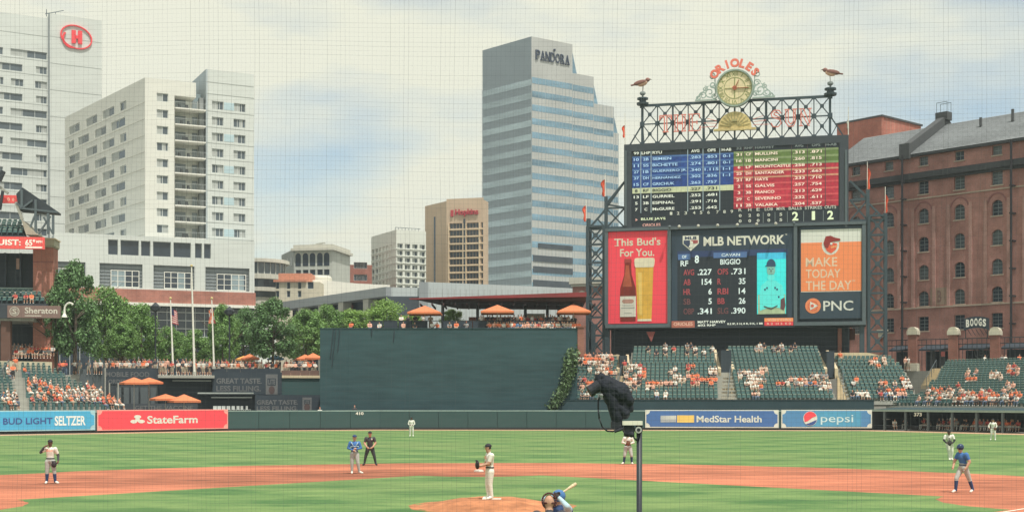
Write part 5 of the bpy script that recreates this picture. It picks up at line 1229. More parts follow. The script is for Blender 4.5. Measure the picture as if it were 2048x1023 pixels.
# ---- lower right section E with the bullpen roof in front
EF = FD
def spanE(i):
    v = 4.6+.86*i; return [(EF.u(1774+19*i if i < 4 else (1846+i if i < 9 else 1868+2*(i-9)), v), EF.u(2070, v))]
bank('e', EF, 4.6, 2.7, 18, .86, .285, spanE, label='concrete seating tier with green seats at the lower right behind the bullpen roof')
vB2 = (vB, zB, dB, rB); vB, zB, dB, rB = 4.6, 2.7, .86, .285
stair(EF, 1842, 1864, 9, 17, 'leaning tan stairs between the two right hand seating tiers', 20)
vB, zB, dB, rB = vB2
t = thing('bullpen_shelter', FD.P(FD.len/2, 2, 0), 'low dark roofed bullpen shelter where a long row of players sits', 'shelter')
zr = 2.3
m = FD.mb(); m.add([(-.2,0,zr-.16),(FD.len+14,0,zr-.16),(FD.len+14,7,zr+.2),(-.2,7,zr+.2),(-.2,0,zr),(FD.len+14,0,zr),(FD.len+14,7,zr+.36),(-.2,7,zr+.36)], [(0,3,2,1),(4,5,6,7),(0,1,5,4),(1,2,6,5),(2,3,7,6),(3,0,4,7)]); m.build('roof', greend, t)
m = FD.mb(); m.box(-.25, FD.len+14, -.12, -.002, zr-.2, zr+.03); m.build('roof_edge', mat('pale_green_edge', (.30,.38,.34), .6), t)
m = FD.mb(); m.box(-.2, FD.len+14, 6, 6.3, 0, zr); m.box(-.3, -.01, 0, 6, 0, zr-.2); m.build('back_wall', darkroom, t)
m = FD.mb(); m.box(0, FD.len+14, 2.6, 3.1, 0.1, .5); m.build('bench', mat('dark_bench', (.06,.05,.05), .8), t)
for p in (1768, 1810, 1855, 1903, 1952, 2004, 2050):
    m = FD.mb(); uu = FD.u(p); m.box(uu-.12, uu+.12, .02, .26, 0, zr-.18); m.build('post', steel2, t)
m = FD.mb(); uu = FD.len+14
for k in range(2): m.box(0, uu, .08, .12, .05+.5*k, .1+.5*k)
m.build('rail', steel, t)
m = FD.mb(); m.box(FD.u(1752), FD.u(1764), 1.2, 1.5, .5, .56); m.box(FD.u(1752), FD.u(1764), 1.2, 1.5, 1.2, 1.26); m.build('shelf', concrete, t)
m = FD.mb(); uu = FD.u(1836); text(m, '373', uu-.5, uu+.5, 1.62, 2.02, -.02, 0, .03, ext=.02); tag(m.build('distance_marker', white, None, at=tuple(FD.P(uu, 0, 0))), 'white number 373 on the dark front of the right bullpen shelter', 'distance marker')
# ---- street terrace, gate pillars and pergola on the right
ZS = 7.2
m = MB(); m.poly_z([(9, 164), (45, 162.8), (50.5, 166.5), (62, 153.6), (69, 145), (140, 75), (200, 150), (120, 260), (9, 260)], -.3, ZS-.15)
tag(m.build('street_terrace', concrete), kind='structure')
bp = brickmat('pillar_brick', (.30,.11,.085), (.24,.09,.07), (.3,.22,.18)); stc = mat('pale_cap_stone', (.58,.55,.44), .85, .12, 2)
GP = F(1700, 170.5, 2048, 158)
names = {1824:'brick pillar with a round stone cap nearest to the scoreboard among the tall gate pillars', 1905:'brick pillar with a round stone cap and stone base left of the arched restaurant sign', 1989:'brick pillar with a round stone cap and stone base right of the arched restaurant sign'}
for p, lb in names.items():
    uu = GP.u(p); z1 = GP.z(p, 653); t = thing('gate_pillar', GP.P(uu, 0, ZS-.15), lb, 'pillar', 'brick gate pillars')
    m = GP.mb(); m.box(uu-.55, uu+.55, 0, 1.1, ZS-.15+1.0, z1-1.0); m.build('shaft', bp, t)
    m = GP.mb(); m.box(uu-.65, uu+.65, -.1, 1.2, ZS-.15, ZS+.85); m.build('base', stc, t)
    m = GP.mb(); m.box(uu-.66, uu+.66, -.11, 1.21, z1-1.0, z1-.5); m.poly_y([(uu-.6, z1-.5), (uu+.6, z1-.5)]+[(uu+.6*math.cos(R(a)), z1-.5+.5*math.sin(R(a))) for a in range(15, 180, 15)]+[], -.05, 1.15); m.build('cap', stc, t)
uu = GP.u(1753); t = thing('gate_pillar', GP.P(uu, 2, ZS), 'slim brick pillar with a pale lantern head seen through the right scoreboard tower', 'pillar')
m = GP.mb(); m.box(uu-.28, uu+.28, 2, 2.6, ZS, GP.z(1753, 672)); m.build('shaft', bp, t)
m = GP.mb(); m.box(uu-.45, uu+.45, 1.9, 2.7, GP.z(1753, 672), GP.z(1753, 660)); m.box(uu-.6, uu+.6, 1.8, 2.8, GP.z(1753, 660), GP.z(1753,657)); m.build('cap', stc, t)
iron = mat('black_iron', (.035,.042,.05), .5, .1)
t = thing('iron_gate', GP.P(GP.u(1860), 1, ZS), 'dark iron pergola and fence between the brick pillars in front of the warehouse', 'fence')
def ironbay(pa, pb, rows, step=.55):
    a, b = GP.u(pa), GP.u(pb); zt_ = GP.z(1900, 676)
    m = GP.mb(); m.box(a, b, .5, .62, zt_-.1, zt_); m.box(a, b, .5, .62, zt_-.8, zt_-.7); m.build('top_rail', iron, t)
    n = int((b-a)/step)
    for i in range(n+1):
        x = a+(b-a)*i/n; m = GP.mb(); m.box(x-.03, x+.03, .52, .58, ZS-.15, zt_); m.build('bar', iron, t)
    m = GP.mb(); m.box(a, b, 4.0, 4.2, ZS-.15, zt_-1.4); m.build('dark_backing', darkroom, t)
    m = GP.mb(); m.add([(a,1.0,zt_-1.25),(b,1.0,zt_-1.25),(b,4.2,zt_-.6),(a,4.2,zt_-.6)], [(0,1,2,3)]); m.add([(a,1.0,zt_-1.45),(b,1.0,zt_-1.45),(b,1.0,zt_-1.25),(a,1.0,zt_-1.25)], [(0,1,2,3)]); m.build('canopy', black, t)
for a, b in ((1772, 1818), (1832, 1897), (1913, 1981), (1997, 2110)): ironbay(a, b, 1)
for p, w_ in ((1846, 10), (1866, 12)):
    m = GP.mb(); x = GP.u(p); m.box(x-w_*.03, x+w_*.03, 3.8, 3.99, ZS, GP.z(p, 690)); m.build('grey_door', mat('grey_door', (.14,.16,.17), .6), t)
m = GP.mb(); x = GP.u(1884); m.box(x-.25, x+.25, .4, .49, GP.z(1884, 712), GP.z(1884, 702)); m.build('red_notice', mat('red_notice', (.45,.13,.12), .6), t)
m = GP.mb(); x = GP.u(1946); ring(m, x, GP.z(1946, 702), .95, .95, .13, 3.9, 3.99, 0, 24); text(m, 'B', x-.4, x+.4, GP.z(1946, 709), GP.z(1946, 695), 3.95, 0, .02); m.build('round_emblem', mat('grey_emblem', (.13,.16,.17), .6), t)
# arched restaurant sign
t = thing('restaurant_sign', GP.P(GP.u(1951), .3, GP.z(1951, 665)), 'arched black sign reading BOOGS in white block letters above the iron gate', 'sign')
a, b = GP.u(1927), GP.u(1977); c = (a+b)/2; zt_ = GP.z(1951, 632); zb_ = GP.z(1951, 655)
arcz = lambda x: -.28*((x-c)/((b-a)/2))**2
xs = [a+(b-a)*i/10 for i in range(11)]
m = GP.mb(); m.poly_y([(x, zb_+arcz(x)*1.0) for x in xs]+[(x, zt_+arcz(x)) for x in reversed(xs)], .1, .4); m.build('board', black, t)
m = GP.mb()
for i, ch in enumerate('BOOGS'):
    x0 = a+.28+(b-a-.5)*i/5; x1 = x0+(b-a-.5)/5*.80; dz = arcz((x0+x1)/2); text(m, ch, x0, x1, zb_+.25+dz, zt_-.22+dz, .08, 0, .045, ext=.02)
m.build('lettering', white, t)
m = GP.mb(); m.bar((a+.2, .25, zb_-.2), (a+.2, .25, GP.z(1951,676)), .1); m.bar((b-.2, .25, zb_-.2), (b-.2, .25, GP.z(1951,676)), .1)
for k in range(6): m.bar((a+.4+k*.5, .25, zb_-.1), (a+.9+k*.5, .25, GP.z(1951,670)), .06)
m.build('bracket', iron, t)
# dark under-scoreboard concourse
t = thing('concourse_kiosk', SB.P(15, 3, ZS), 'dark kiosk wall and canopy in the shade beneath the scoreboard', 'kiosk')
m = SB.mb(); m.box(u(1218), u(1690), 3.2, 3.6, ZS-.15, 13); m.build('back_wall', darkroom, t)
m = SB.mb(); m.box(u(1650), u(1712), 3.7, 4.2, SB.z(1680, 677), SB.z(1680, 654)); m.build('brick_panel', bp, t)
m = SB.mb(); m.box(u(1676), u(1684), 1.2, 1.6, SB.z(1680, 715), SB.z(1680, 655)); m.build('brick_post', bp, t)
for p, lab in ((1303, 1),):
    m = SB.mb(); x = u(1301); z0 = SB.z(1300, 683); m.add([(x-.55, -.0, z0+1.3), (x+.6, -.0, z0+1.3), (x+.1, -.0, z0), (x-.55,.12,z0+1.3), (x+.6,.12,z0+1.3), (x+.1,.12,z0)], [(0,2,1),(3,4,5),(0,1,4,3),(1,2,5,4),(2,0,3,5)])
    tag(m.build('pennant', mat('dull_red_cloth', (.30,.09,.08), .8), None, at=tuple(SB.P(x, 0, z0))), 'dull red triangular pennant hanging in the shade below the red beer panel', 'pennant')
# small lamps and people handled later
# ================================================================== BATTER'S EYE
BE = F(640, 152, 1155, 152)
z1 = BE.z(800, 657)
t = be = thing('backdrop_wall', BE.P(BE.len/2, 0, 0), 'huge plain dark green backdrop wall in centre field', 'wall')
bg_ = mat('backdrop_green', (.038,.079,.092), .85, .22, .35, stretch=(1,1,6), bump=.25)
n = 9
for i in range(n):
    a, b = BE.len*i/n, BE.len*(i+1)/n
    for j, (za, zb_) in enumerate(((0, 6.2), (6.2, z1))):
        m = BE.mb(); m.box(a+.006, b-.006, 0.0, .5, za+(.006 if j else 0), zb_-.006); m.build('wall_panel', bg_, be)
m = BE.mb(); m.box(0, BE.len, .51, 12, 0, z1-.6); m.box(0, BE.len, .03, .50, 0, z1-.1); m.build('core', greend, be)
m = BE.mb(); m.box(-.05, BE.len+.05, -.06, .55, z1-.004, z1+.10); m.build('coping', greend, be)
m = BE.mb(); m.box(BE.len, BE.len+.75, -.1, 1.0, BE.z(1160, 713), BE.z(1160, 654)); m.box(BE.len-.1, BE.len+.95, -.2, 1.1, BE.z(1160, 654), BE.z(1160, 651)); tag(m.build('brick_pier', bp, None, at=tuple(BE.P(BE.len, 0, 0))), 'red brick pier at the right end of the green backdrop wall', 'pier')
for p, y0, y1 in ((667, 664, 716), (672, 664, 733), (680, 664, 704), (789, 666, 684), (744, 664, 672)):  # added thin black strips imitating shadows that brackets cast down the wall
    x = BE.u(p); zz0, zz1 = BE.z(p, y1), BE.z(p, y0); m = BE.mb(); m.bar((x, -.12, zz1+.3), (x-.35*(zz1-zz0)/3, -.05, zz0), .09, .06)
    tag(m.build('shadow_strip', black, None, at=tuple(BE.P(x, -.1, zz0))), {667:'short black hose nearest the corner of the green backdrop wall',672:'longest black hose hanging down the green backdrop wall',680:'short black hose beside the longest one on the backdrop wall',789:'lone black hose hanging far along the green backdrop wall',744:'tiny black hose stub on the green backdrop wall'}[p], 'hose')
# rooftop deck: railing panels, roof, columns
dk = thing('deck_railing', BE.P(BE.len*.6, 1.6, z1), 'dark panelled railing along the rooftop deck above the green backdrop wall', 'railing')
a0 = BE.u(733); nP = 14
for i in range(nP):
    a, b = a0+(BE.len-a0)*i/nP, a0+(BE.len-a0)*(i+1)/nP
    if i in (4,): continue
    m = BE.mb(); m.box(a+.05, b-.05, 1.9, 1.96, z1-.3, z1+1.0); m.build('panel', black, dk)
m = BE.mb(); m.box(a0, BE.len, 1.88, 1.98, z1+1.001, z1+1.08); m.build('top_rail', iron, dk)
rf = thing('deck_roof', BE.P(BE.u(1000), 6, z1), 'long flat dark red canopy roof on black columns above the rooftop deck', 'canopy')
zr = BE.z(900, 595)+.3; ua, ub_ = BE.u(812), BE.u(1174)
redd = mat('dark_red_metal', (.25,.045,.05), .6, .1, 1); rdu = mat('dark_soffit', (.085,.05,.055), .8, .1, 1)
m = BE.mb(); m.add([(ua,5.0,zr-.1),(ub_,1.0,zr-.1),(ub_,16,zr+.5),(ua+3,16,zr+.4),(ua,5.0,zr+.02),(ub_,1.0,zr+.45),(ub_,16,zr+.95),(ua+3,16,zr+.7)], [(0,1,5,4),(4,5,6,7),(1,2,6,5),(2,3,7,6),(3,0,4,7),(0,3,2,1)]); m.build('roof_slab', redd, rf)
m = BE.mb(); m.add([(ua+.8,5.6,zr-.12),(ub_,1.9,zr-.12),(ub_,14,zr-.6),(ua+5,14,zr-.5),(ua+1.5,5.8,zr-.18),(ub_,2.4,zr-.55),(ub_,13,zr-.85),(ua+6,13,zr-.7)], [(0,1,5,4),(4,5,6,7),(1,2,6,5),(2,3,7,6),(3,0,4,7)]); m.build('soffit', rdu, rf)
for p in (879, 952, 1052, 1098, 1122):
    m = BE.mb(); x = BE.u(p); m.box(x-.18, x+.18, 7, 7.4, z1-.5, zr-.2); m.build('column', iron, rf)
m = BE.mb()
for p in range(835, 1200, 24): x = BE.u(p); m.box(x-.07, x+.07, 4.2, 12, zr-.85, zr-.62)
m.build('rafter', rdu, rf)
m = BE.mb(); m.box(BE.u(930), BE.u(1150), 13, 13.5, z1-1, z1+2.2); m.box(BE.u(1056), BE.u(1095), 12.5, 13.0, z1+2.0, z1+2.6, 1); tag(m.build('bar_wall', [brick_o, cream], None, at=tuple(BE.P(BE.u(1040), 13, z1))), 'low orange brick bar wall at the back of the rooftop deck', 'wall')
# ================================================================== UMBRELLAS
def umbrella(cx, cy, z0, h, r, m_, label, grp=None, sides=4, rise=.8, rot=.0, val=.22, polem=None):
    t = thing('umbrella', (cx, cy, z0), label, 'umbrella', grp)
    m = MB(); m.cyl((cx,cy,z0),(cx,cy,z0+h+rise*.95),.035,n=6); m.build('pole', polem or cream, t)
    m = MB(); n = sides; vs = [(cx,cy,z0+h+rise)]
    for i in range(n): a = rot+2*math.pi*(i+.5)/n; vs.append((cx+r*math.cos(a), cy+r*math.sin(a), z0+h))
    for i in range(n): a = rot+2*math.pi*(i+.5)/n; vs.append((cx+r*math.cos(a)*.995, cy+r*math.sin(a)*.995, z0+h-val))
    mid = []
    fs = [(0, 1+i, 1+(i+1)%n) for i in range(n)]+[(1+i, 1+n+i, 1+n+(i+1)%n, 1+(i+1)%n) for i in range(n)]
    m.add(vs, fs); m.build('canopy', m_, t)
    m = MB()
    for i in range(n): a = rot+2*math.pi*(i+.5)/n; m.bar((cx,cy,z0+h+rise-.08), (cx+r*.96*math.cos(a), cy+r*.96*math.sin(a), z0+h-.03), .03)
    m.build('rib', concrete, t)
def umb_px(px, ptop, pbot, wpx, D, m_, label, grp, z0=None, **k):
    x, y, zt_ = pt(px, ptop, D); zb_ = pt(px, pbot, D)[2]; z0 = zb_-2.1 if z0 is None else z0
    umbrella(x, y, z0, zb_-z0+.2, wpx*D/FPX/2/math.cos(math.pi/4)*1.0, m_, label, grp, rise=zt_-zb_-.2, **k)
for px, a, b, lb in ((850, 610.5, 629, 'orange market umbrella nearest the left end of the red deck roof'), (995, 609, 627, 'orange market umbrella in the middle of the rooftop deck'), (1147, 607.5, 627, 'orange market umbrella beside the left scoreboard tower')):
    umb_px(px, a, b, 66, 154, orangec, lb, 'orange umbrellas on the rooftop deck', z0=z1)
# ivy on the sloping edge
def leaves(cloud, n, s, seed, sm=.5):
    rr = random.Random(seed); vs = []; fs = []
    for k in range(n):
        p = cloud(rr); sz = s*(sm+rr.random()*(1.5-sm)); 
        a = Vector((rr.gauss(0,1), rr.gauss(0,1), rr.gauss(0,1))).normalized(); b = a.cross(Vector((rr.gauss(0,1), rr.gauss(0,1), rr.gauss(0,1)))).normalized()
        q = Vector(p); o = len(vs)
        vs += [tuple(q-a*sz*.5), tuple(q+b*sz*.32), tuple(q+a*sz*.5), tuple(q-b*sz*.32)]; fs.append((o,o+1,o+2,o+3))
    return vs, fs
ivym = mat('ivy_leaf', (.10,.155,.075), .6, .3, 1, island=.45)
def ivyc(rr):
    f0 = rr.random(); px = 1103+52*f0**.8+rr.gauss(0,4.5)-1; py = 812-112*f0**1.25+rr.gauss(0,6)
    if f0 > .72: px -= rr.random()*14; py += rr.uniform(-4, 22)
    return BE.P(BE.u(px), -.1-rr.random()*.9, BE.z(px, py))
vs, fs = leaves(ivyc, 3000, .32, 3); m = MB(); m.add(vs, fs)
tag(m.build('ivy', ivym, None, at=tuple(BE.P(BE.u(1130), -.5, 5))), 'green ivy climbing the sloping right edge of the backdrop wall beside the seats', 'ivy')
# ================================================================== LEFT SIDE
SL = F(-160, 124.2, 260, 139.2)
def spanL(i):
    f0 = i/14; v = .6+.86*i; return [(SL.u(-60, v), SL.u(50-16*f0, v)-.5), (SL.u(50-16*f0, v)+.5, SL.u(250-150*f0, v))]
bank('l', SL, .6, 2.35, 15, .86, .315, spanL, label='sloping concrete seating tier with green seats at the left behind the blue advert board', face=R(38), sw=.6)
zt_ = 2.35+.315*14; va = .6+.86*15
m = SL.mb(); m.box(SL.u(-160, va), SL.u(104, va), va, va+.4, zt_-.4, SL.z(50, 722, va)); tag(m.build('parapet_wall', mat('beige_stone', (.62,.55,.40), .85, .12, 1), None, at=tuple(SL.P(20, va, zt_))), 'pale yellow stone parapet wall above the left seating tier', 'wall')  # parapet in a plain beige stone colour
m = SL.mb(); ua, ub_ = SL.u(-20, va), SL.u(45, va)
# rail on left tier
m = SL.mb()
for i in range(5): v = .6+.86*(10+i); m.bar((SL.u(2+4*i,v), v, 2.35+.315*(10+i)), (SL.u(2+4*i,v), v, 2.35+.315*(10+i)+1.0), .06)
m.bar((SL.u(2,9.2), 9.2, 2.35+.315*10+1.0), (SL.u(18,12.6), 12.6, 2.35+.315*14+1.0), .07); tag(m.build('handrail', steel2, None, at=tuple(SL.P(20, 9, 5))), 'grey metal handrail climbing the left seating tier', 'handrail')
# promenade terrace
PR_ = F(95, 158, 640, 166); ZP = 6.45
m = PR_.mb(); m.box(-60, PR_.len+.5, 0, 60, -.3, ZP); tag(m.build('promenade', concrete), kind='structure')
bpf = F(200, 151, 640, 156)
m = MB(); m.poly_z([(-52, 144.6), (-32.5, 145.6), (-22.6, 148.9), (-22.7, 152), (-23, 166), (-56, 158)], .3, .55); tag(m.build('bullpen_floor', mat('bullpen_floor', (.20,.20,.18), .9)), kind='structure')
# bullpen blocks
P = PR_; darkp = mat('dark_grey_panel', (.055,.066,.078), .7, .15, .6)
t = thing('bullpen_wall', P.P(P.u(260), -.3, 0), 'dark grey panel wall with worn food ordering lettering behind the orange umbrellas', 'wall')
m = P.mb(); zt_ = P.z(260, 739); zb_ = P.z(260, 768)
for a, b in ((160, 186), (186.4, 210), (210.4, 262), (262.4, 314)): m = P.mb(); m.box(P.u(a), P.u(b), -.35, -.002, .5, zt_ if a > 200 else P.z(180, 752-(a-160)*.5)+.9); m.build('wall_panel', darkp if a > 205 else mat('grey_board', (.10,.12,.13), .7, .1), t)
m = P.mb(); m.box(P.u(216), P.u(312), -.4, -.36, zb_, zt_-.1); m.build('sign_band', black, t)
faint = mat('faded_grey_letter', (.15,.155,.16), .8, .2, 4)
m = P.mb(); text(m, 'MOBILE FOOD', P.u(212), P.u(299), P.z(260,753), P.z(260,743), -.42, 0, .02); text(m, 'ORDERING', P.u(217), P.u(272), P.z(260,766.5), P.z(260,758), -.42, 0, .02); m.build('lettering', faint, t)
m = P.mb()
for p in (211, 219.5, 237): m.bar((P.u(p), -.55, .5), (P.u(p), -.55, P.z(p, 735 if p == 211 else 765)), .16)
m.build('post', concrete, t)
t = thing('bullpen_building', P.P(P.u(380), -2, 0), 'dark two level bullpen building with pale ledges and shaded openings below the flagpoles', 'building')
m = P.mb(); m.box(P.u(314.5), P.u(562), -.5, -.01, .5, P.z(400, 752)); m.build('back_wall', darkroom, t)
m = P.mb(); m.box(P.u(317), P.u(428), -2.8, 0, P.z(400, 756), P.z(400, 750.5)); m.build('roof_slab', concrete, t)
m = P.mb(); m.box(P.u(345), P.u(422), -2.2, -1.9, P.z(400, 762), P.z(400, 760.2)); m.box(P.u(395), P.u(505), -2.8, -2.5, P.z(450, 787), P.z(450, 784.2)); m.box(P.u(422), P.u(502), -2.6, -2.4, P.z(450, 795), P.z(450, 793)); m.build('ledge', mat('pale_ledge', (.34,.38,.36), .7), t)
m = P.mb(); m.box(P.u(395), P.u(505), -2.5, -.6, P.z(450, 790), P.z(450, 787.2)); m.build('floor_slab', black, t)
m = P.mb(); m.box(P.u(236), P.u(395), -3.6, -3.4, .5, P.z(300, 806)); m.build('lower_screen', darkp, t)
m = P.mb(); text(m, 'GET THE VACCINE', P.u(272), P.u(386), P.z(330, 819), P.z(330, 810), -3.63, 0, .02); m.build('lettering', faint, t)
for p in (233, 243, 262, 281, 301): 
    m = P.mb(); m.box(P.u(p), P.u(p)+.9, -.60, -.56, 1.0, P.z(p, 774)); m.build('grey_panel', mat('grey_board', (.10,.12,.13), .7, .1), t)
def tastesign(pa, pb, ya, yb, v, t1, label, canx):
    t = thing('bullpen_sign', P.P(P.u((pa+pb)/2), v, 0), label, 'sign')
    m = P.mb(); m.box(P.u(pa), P.u(pb), v, v+.4, P.z(500, yb), P.z(500, ya)); m.build('board', black, t)
    m = P.mb(); (a1, b1, za1, zb1), (a2, b2, za2, zb2) = t1
    text(m, 'GREAT TASTE.', P.u(a1), P.u(b1), P.z(500, zb1), P.z(500, za1), v-.02, 0, .03); text(m, 'LESS FILLING.', P.u(a2), P.u(b2), P.z(500, zb2), P.z(500, za2), v-.02, 0, .03)
    m.build('lettering', faint, t)
    c0, c1, cz0, cz1 = canx; m = P.mb(); m.box(P.u(c0), P.u(c1), v-.04, v-.001, P.z(500, cz1), P.z(500, cz0), 0); m.box(P.u(c0)+.2, P.u(c1)-.2, v-.06, v-.041, P.z(500, cz0+(cz1-cz0)*.55), P.z(500, cz0+(cz1-cz0)*.2), 1)
    ell(m, (P.u(c0)+P.u(c1))/2, P.z(500, cz0+(cz1-cz0)*.78), .38, .5, v-.06, v-.041, 2, 14); m.build('can_picture', [faint, black, mat('dark_brown_print', (.10,.07,.07), .8)], t)
    m = P.mb(); text(m, 'LITE', P.u(c0)+.3, P.u(c1)-.3, P.z(500, cz0+(cz1-cz0)*.5), P.z(500, cz0+(cz1-cz0)*.25), v-.065, 0, .03); m.build('lettering', faint, t)
tastesign(424, 562, 744, 788, -1.6, ((432, 522, 756, 767), (432, 520, 771, 782)), 'black sign with faded grey lettering and a beer can picture below the promenade crowd', (530, 553.5, 748, 788))
tastesign(508, 636, 789, 819, -2.9, ((511, 592, 799, 808), (511, 592, 811, 820)), 'lower black sign with faded lettering just left of the green backdrop wall', (601, 619, 794, 819))
m = P.mb(); m.box(P.u(560), P.u(640), -1.4, -.9, .5, P.z(600, 756)); tag(m.build('green_wall', green, None, at=tuple(P.P(P.u(600), -1, 0))), 'plain green wall below the promenade beside the backdrop', 'wall')
m = P.mb(); m.box(P.u(562), P.u(637), -1.6, .2, P.z(600, 755.5), P.z(600, 750.5)); tag(m.build('tan_ledge', tan, None, at=tuple(P.P(P.u(600), -1, 6))), 'pale tan ledge on top of the green wall under the promenade people', 'ledge')
t = thing('promenade_railing', P.P(P.u(400), -.2, ZP), 'dark railing panels holding back the crowd along the edge of the promenade', 'railing')
for a, b, v, top, mt in ([(p, p+25.6, .1, 735.5, black) for p in range(186, 313, 26)]+[(p, p+26.6, .1, 736.5, black) for p in range(427, 560, 27)]+[(p, p+18.4, .1, 740, mat('brown_rail', (.14,.09,.08), .8)) for p in range(563, 637, 19)]):
    m = P.mb(); m.box(P.u(a), P.u(b), v, v+.06, ZP+.003, P.z((a+b)/2, top)); m.build('rail_panel', mt, t)
# folding chairs bright in the lower bullpen
chm = mat('white_chair', (.55,.58,.56), .5)
cm = MB(); cm.box(-.22,.22,-.22,.22,.42,.46); cm.box(-.22,.22,.2,.23,.46,.9)
for a in (-.2,.17):
    for b in (-.2,.18): cm.box(a,a+.03,b,b+.03,0,.42)
cm = cm.mesh('folding_chair', [chm]); CH = (428, 437, 446, 456, 466, 476, 484, 494)
for i, p in enumerate(CH):
    o = inst('folding_chair', cm, P.P(P.u(p), -3.6, 1.75), R(10*i), None); tag(o, 'white chair, %s from the left in the row under the lower ledge of the bullpen' % ordn(i+1), 'chair', 'white chairs in the bullpen')
for px, a, b, w_, D, z0, lb in ((268, 753.5, 768, 48, 150.5, 1.0, 'left umbrella of the upper orange pair in the bullpen'), (298, 754, 767, 46, 151.5, 1.0, 'right umbrella of the upper orange pair in the bullpen'), (331, 787, 800, 52, 149, .6, 'left umbrella of the lower orange pair in the bullpen'), (368, 787.5, 804, 54, 148, .6, 'right umbrella of the lower orange pair in the bullpen')):
    umb_px(px, a, b, w_, D, orangec, lb, 'orange umbrellas in the bullpen', z0=z0, rot=.5)
for px, a, b, w_, mt, lb in ((499, 707, 719, 36, 'o', 'orange umbrella over the promenade crowd at mid left'), (610, 708, 720, 36, 'o', 'lower orange umbrella on the promenade beside the backdrop wall'), (626, 705, 718, 34, 'o', 'upper orange umbrella on the promenade beside the backdrop wall'), (551, 709, 719, 30, 'b', 'blue and white umbrella on the promenade'), (487, 711, 720, 30, 'o2', 'small yellow orange umbrella behind the promenade crowd')):
    umb_px(px, a, b, w_, 171, {'o':orangec,'o2':mat('amber_canvas', (.75,.36,.10), .8),'b':mat('blue_canvas', (.12,.25,.42), .8)}[mt], lb, 'umbrellas on the promenade', z0=ZP, rot=.3)
# flagpoles
def flagpole(px, ptop, pbot, D, lean, label, r=.10):
    x, y, zb_ = pt(px, pbot, D); zt_ = pt(px, ptop, D)[2]; x2 = x+lean*D/FPX
    t = thing('flagpole', (x, y, zb_), label, 'flagpole', 'white flagpoles on the promenade')
    m = MB(); m.cyl((x,y,zb_),(x2,y,zt_),r*1.25,r*.65,10); m.build('pole', white, t)
    m = MB(); m.ball((x2,y,zt_+.12),.17,8,6); m.build('ball', gold, t); m = MB(); m.cyl((x,y,zb_),(x,y,zb_+.35),.24,.2,10); m.build('base', concrete, t)
    return x2, y
fx, fy = flagpole(346, 598, 735, 161, -5, 'left white flagpole carrying the striped flag'); flagpole(389, 533, 748, 160.5, -6, 'tallest white flagpole standing in the middle of the three', .12); gx, gy = flagpole(428, 598, 737, 161.5, -4.5, 'right white flagpole carrying the orange and yellow flag')
D = 161; x0 = fx; zt_ = zof(615, D); zb_ = zof(645, D)
t = thing('flag', (x0, fy, zb_), 'limp red and white striped flag with a blue canton on the left flagpole', 'flag')
m = MB(); n = 13; W_ = .95
cloth = lambda s, f0: (x0+.1+W_*s*(.75+.25*f0), fy+.16*math.sin(s*9+f0*2), zt_-(zt_-zb_)*(f0)-.5*s*(1-.4*f0))
vs = []; fs = []; mi = []
for j in range(n+1):
    for i in range(9): vs.append(cloth(i/8, j/n))
for j in range(n):
    for i in range(8): fs.append((j*9+i, (j+1)*9+i, (j+1)*9+i+1, j*9+i+1)); mi.append(2 if (j < 6 and i < 4) else (0 if j % 2 == 0 else 1))
m.v, m.f, m.mi = vs, fs, mi; m.build('cloth', [mat('flag_red', (.50,.07,.09), .8), mat('flag_white', (.62,.58,.55), .8), mat('flag_navy', (.05,.06,.14), .8)], t, smooth=True)
x0 = gx; zt_ = zof(618, D); zb_ = zof(646, D)
t = thing('flag', (x0, gy, zb_), 'limp orange and pale flag on the right flagpole', 'flag')
m = MB(); vs = []; fs = []; mi = []
for j in range(9):
    for i in range(7): s, f0 = i/6, j/8; vs.append((x0-.35+.9*s*(.5+.5*f0), gy-.1+.18*math.sin(s*8+f0*4), zt_-(zt_-zb_)*f0+.3*(s-.4)*(1-f0)))
for j in range(8):
    for i in range(6): fs.append((j*7+i, (j+1)*7+i, (j+1)*7+i+1, j*7+i+1)); mi.append((i//2+j//2) % 3)
m.v, m.f, m.mi = vs, fs, mi; m.build('cloth', [mat('flag_orange', (.75,.26,.14), .8), MATS['flag_white'], mat('flag_dark_red', (.42,.10,.08), .8)], t, smooth=True)
# dark street lamps on the promenade
def lamp(px, ptop, D, label, zb=ZP):
    x, y, zt_ = pt(px, ptop, D); t = thing('lamp_post', (x, y, zb), label, 'lamp post', 'dark lamp posts on the promenade')
    m = MB(); m.cyl((x,y,zb),(x,y,zt_-1.2),.13,.09,8); m.box(x-.3,x+.3,y-.1,y+.1,zb+5.2,zb+5.3); m.build('post', iron, t)
    m = MB(); m.lathe([(.12,zt_-1.25),(.5,zt_-1.05),(.55,zt_-.5),(.28,zt_-.2),(.05,zt_)], x, y, 10); m.ball((x-.42,y,zt_-.7),.28,8,6); m.ball((x+.42,y,zt_-.7),.28,8,6); m.build('lantern', iron, t)
lamp(311, 604, 166, 'dark lamp post with a clustered lantern left of the flagpoles'); lamp(459, 612, 168, 'dark lamp post with a lantern between the trees right of the flagpoles')
# white gooseneck lamp at the left
x, y, z = pt(129, 634, 146); k = 146/FPX
t = thing('gooseneck_lamp', (x, y, z), 'white curved gooseneck lamp at the right end of the brown hotel sign', 'lamp')
m = MB(); P_ = [(x, y, z+14*k), (x+.6*k, y, z+20*k), (x+4*k, y, z+26*k), (x+9*k, y, z+29*k), (x+14*k, y, z+28*k), (x+17*k, y, z+25*k)]; m.tube(P_, .10, 8); m.build('arm', white, t)
m = MB(); m.lathe([(5.5*k, z), (5*k, z+2*k), (2.2*k, z+8*k), (1.8*k, z+15*k)], x, y, 12); m.build('shade', white, t)
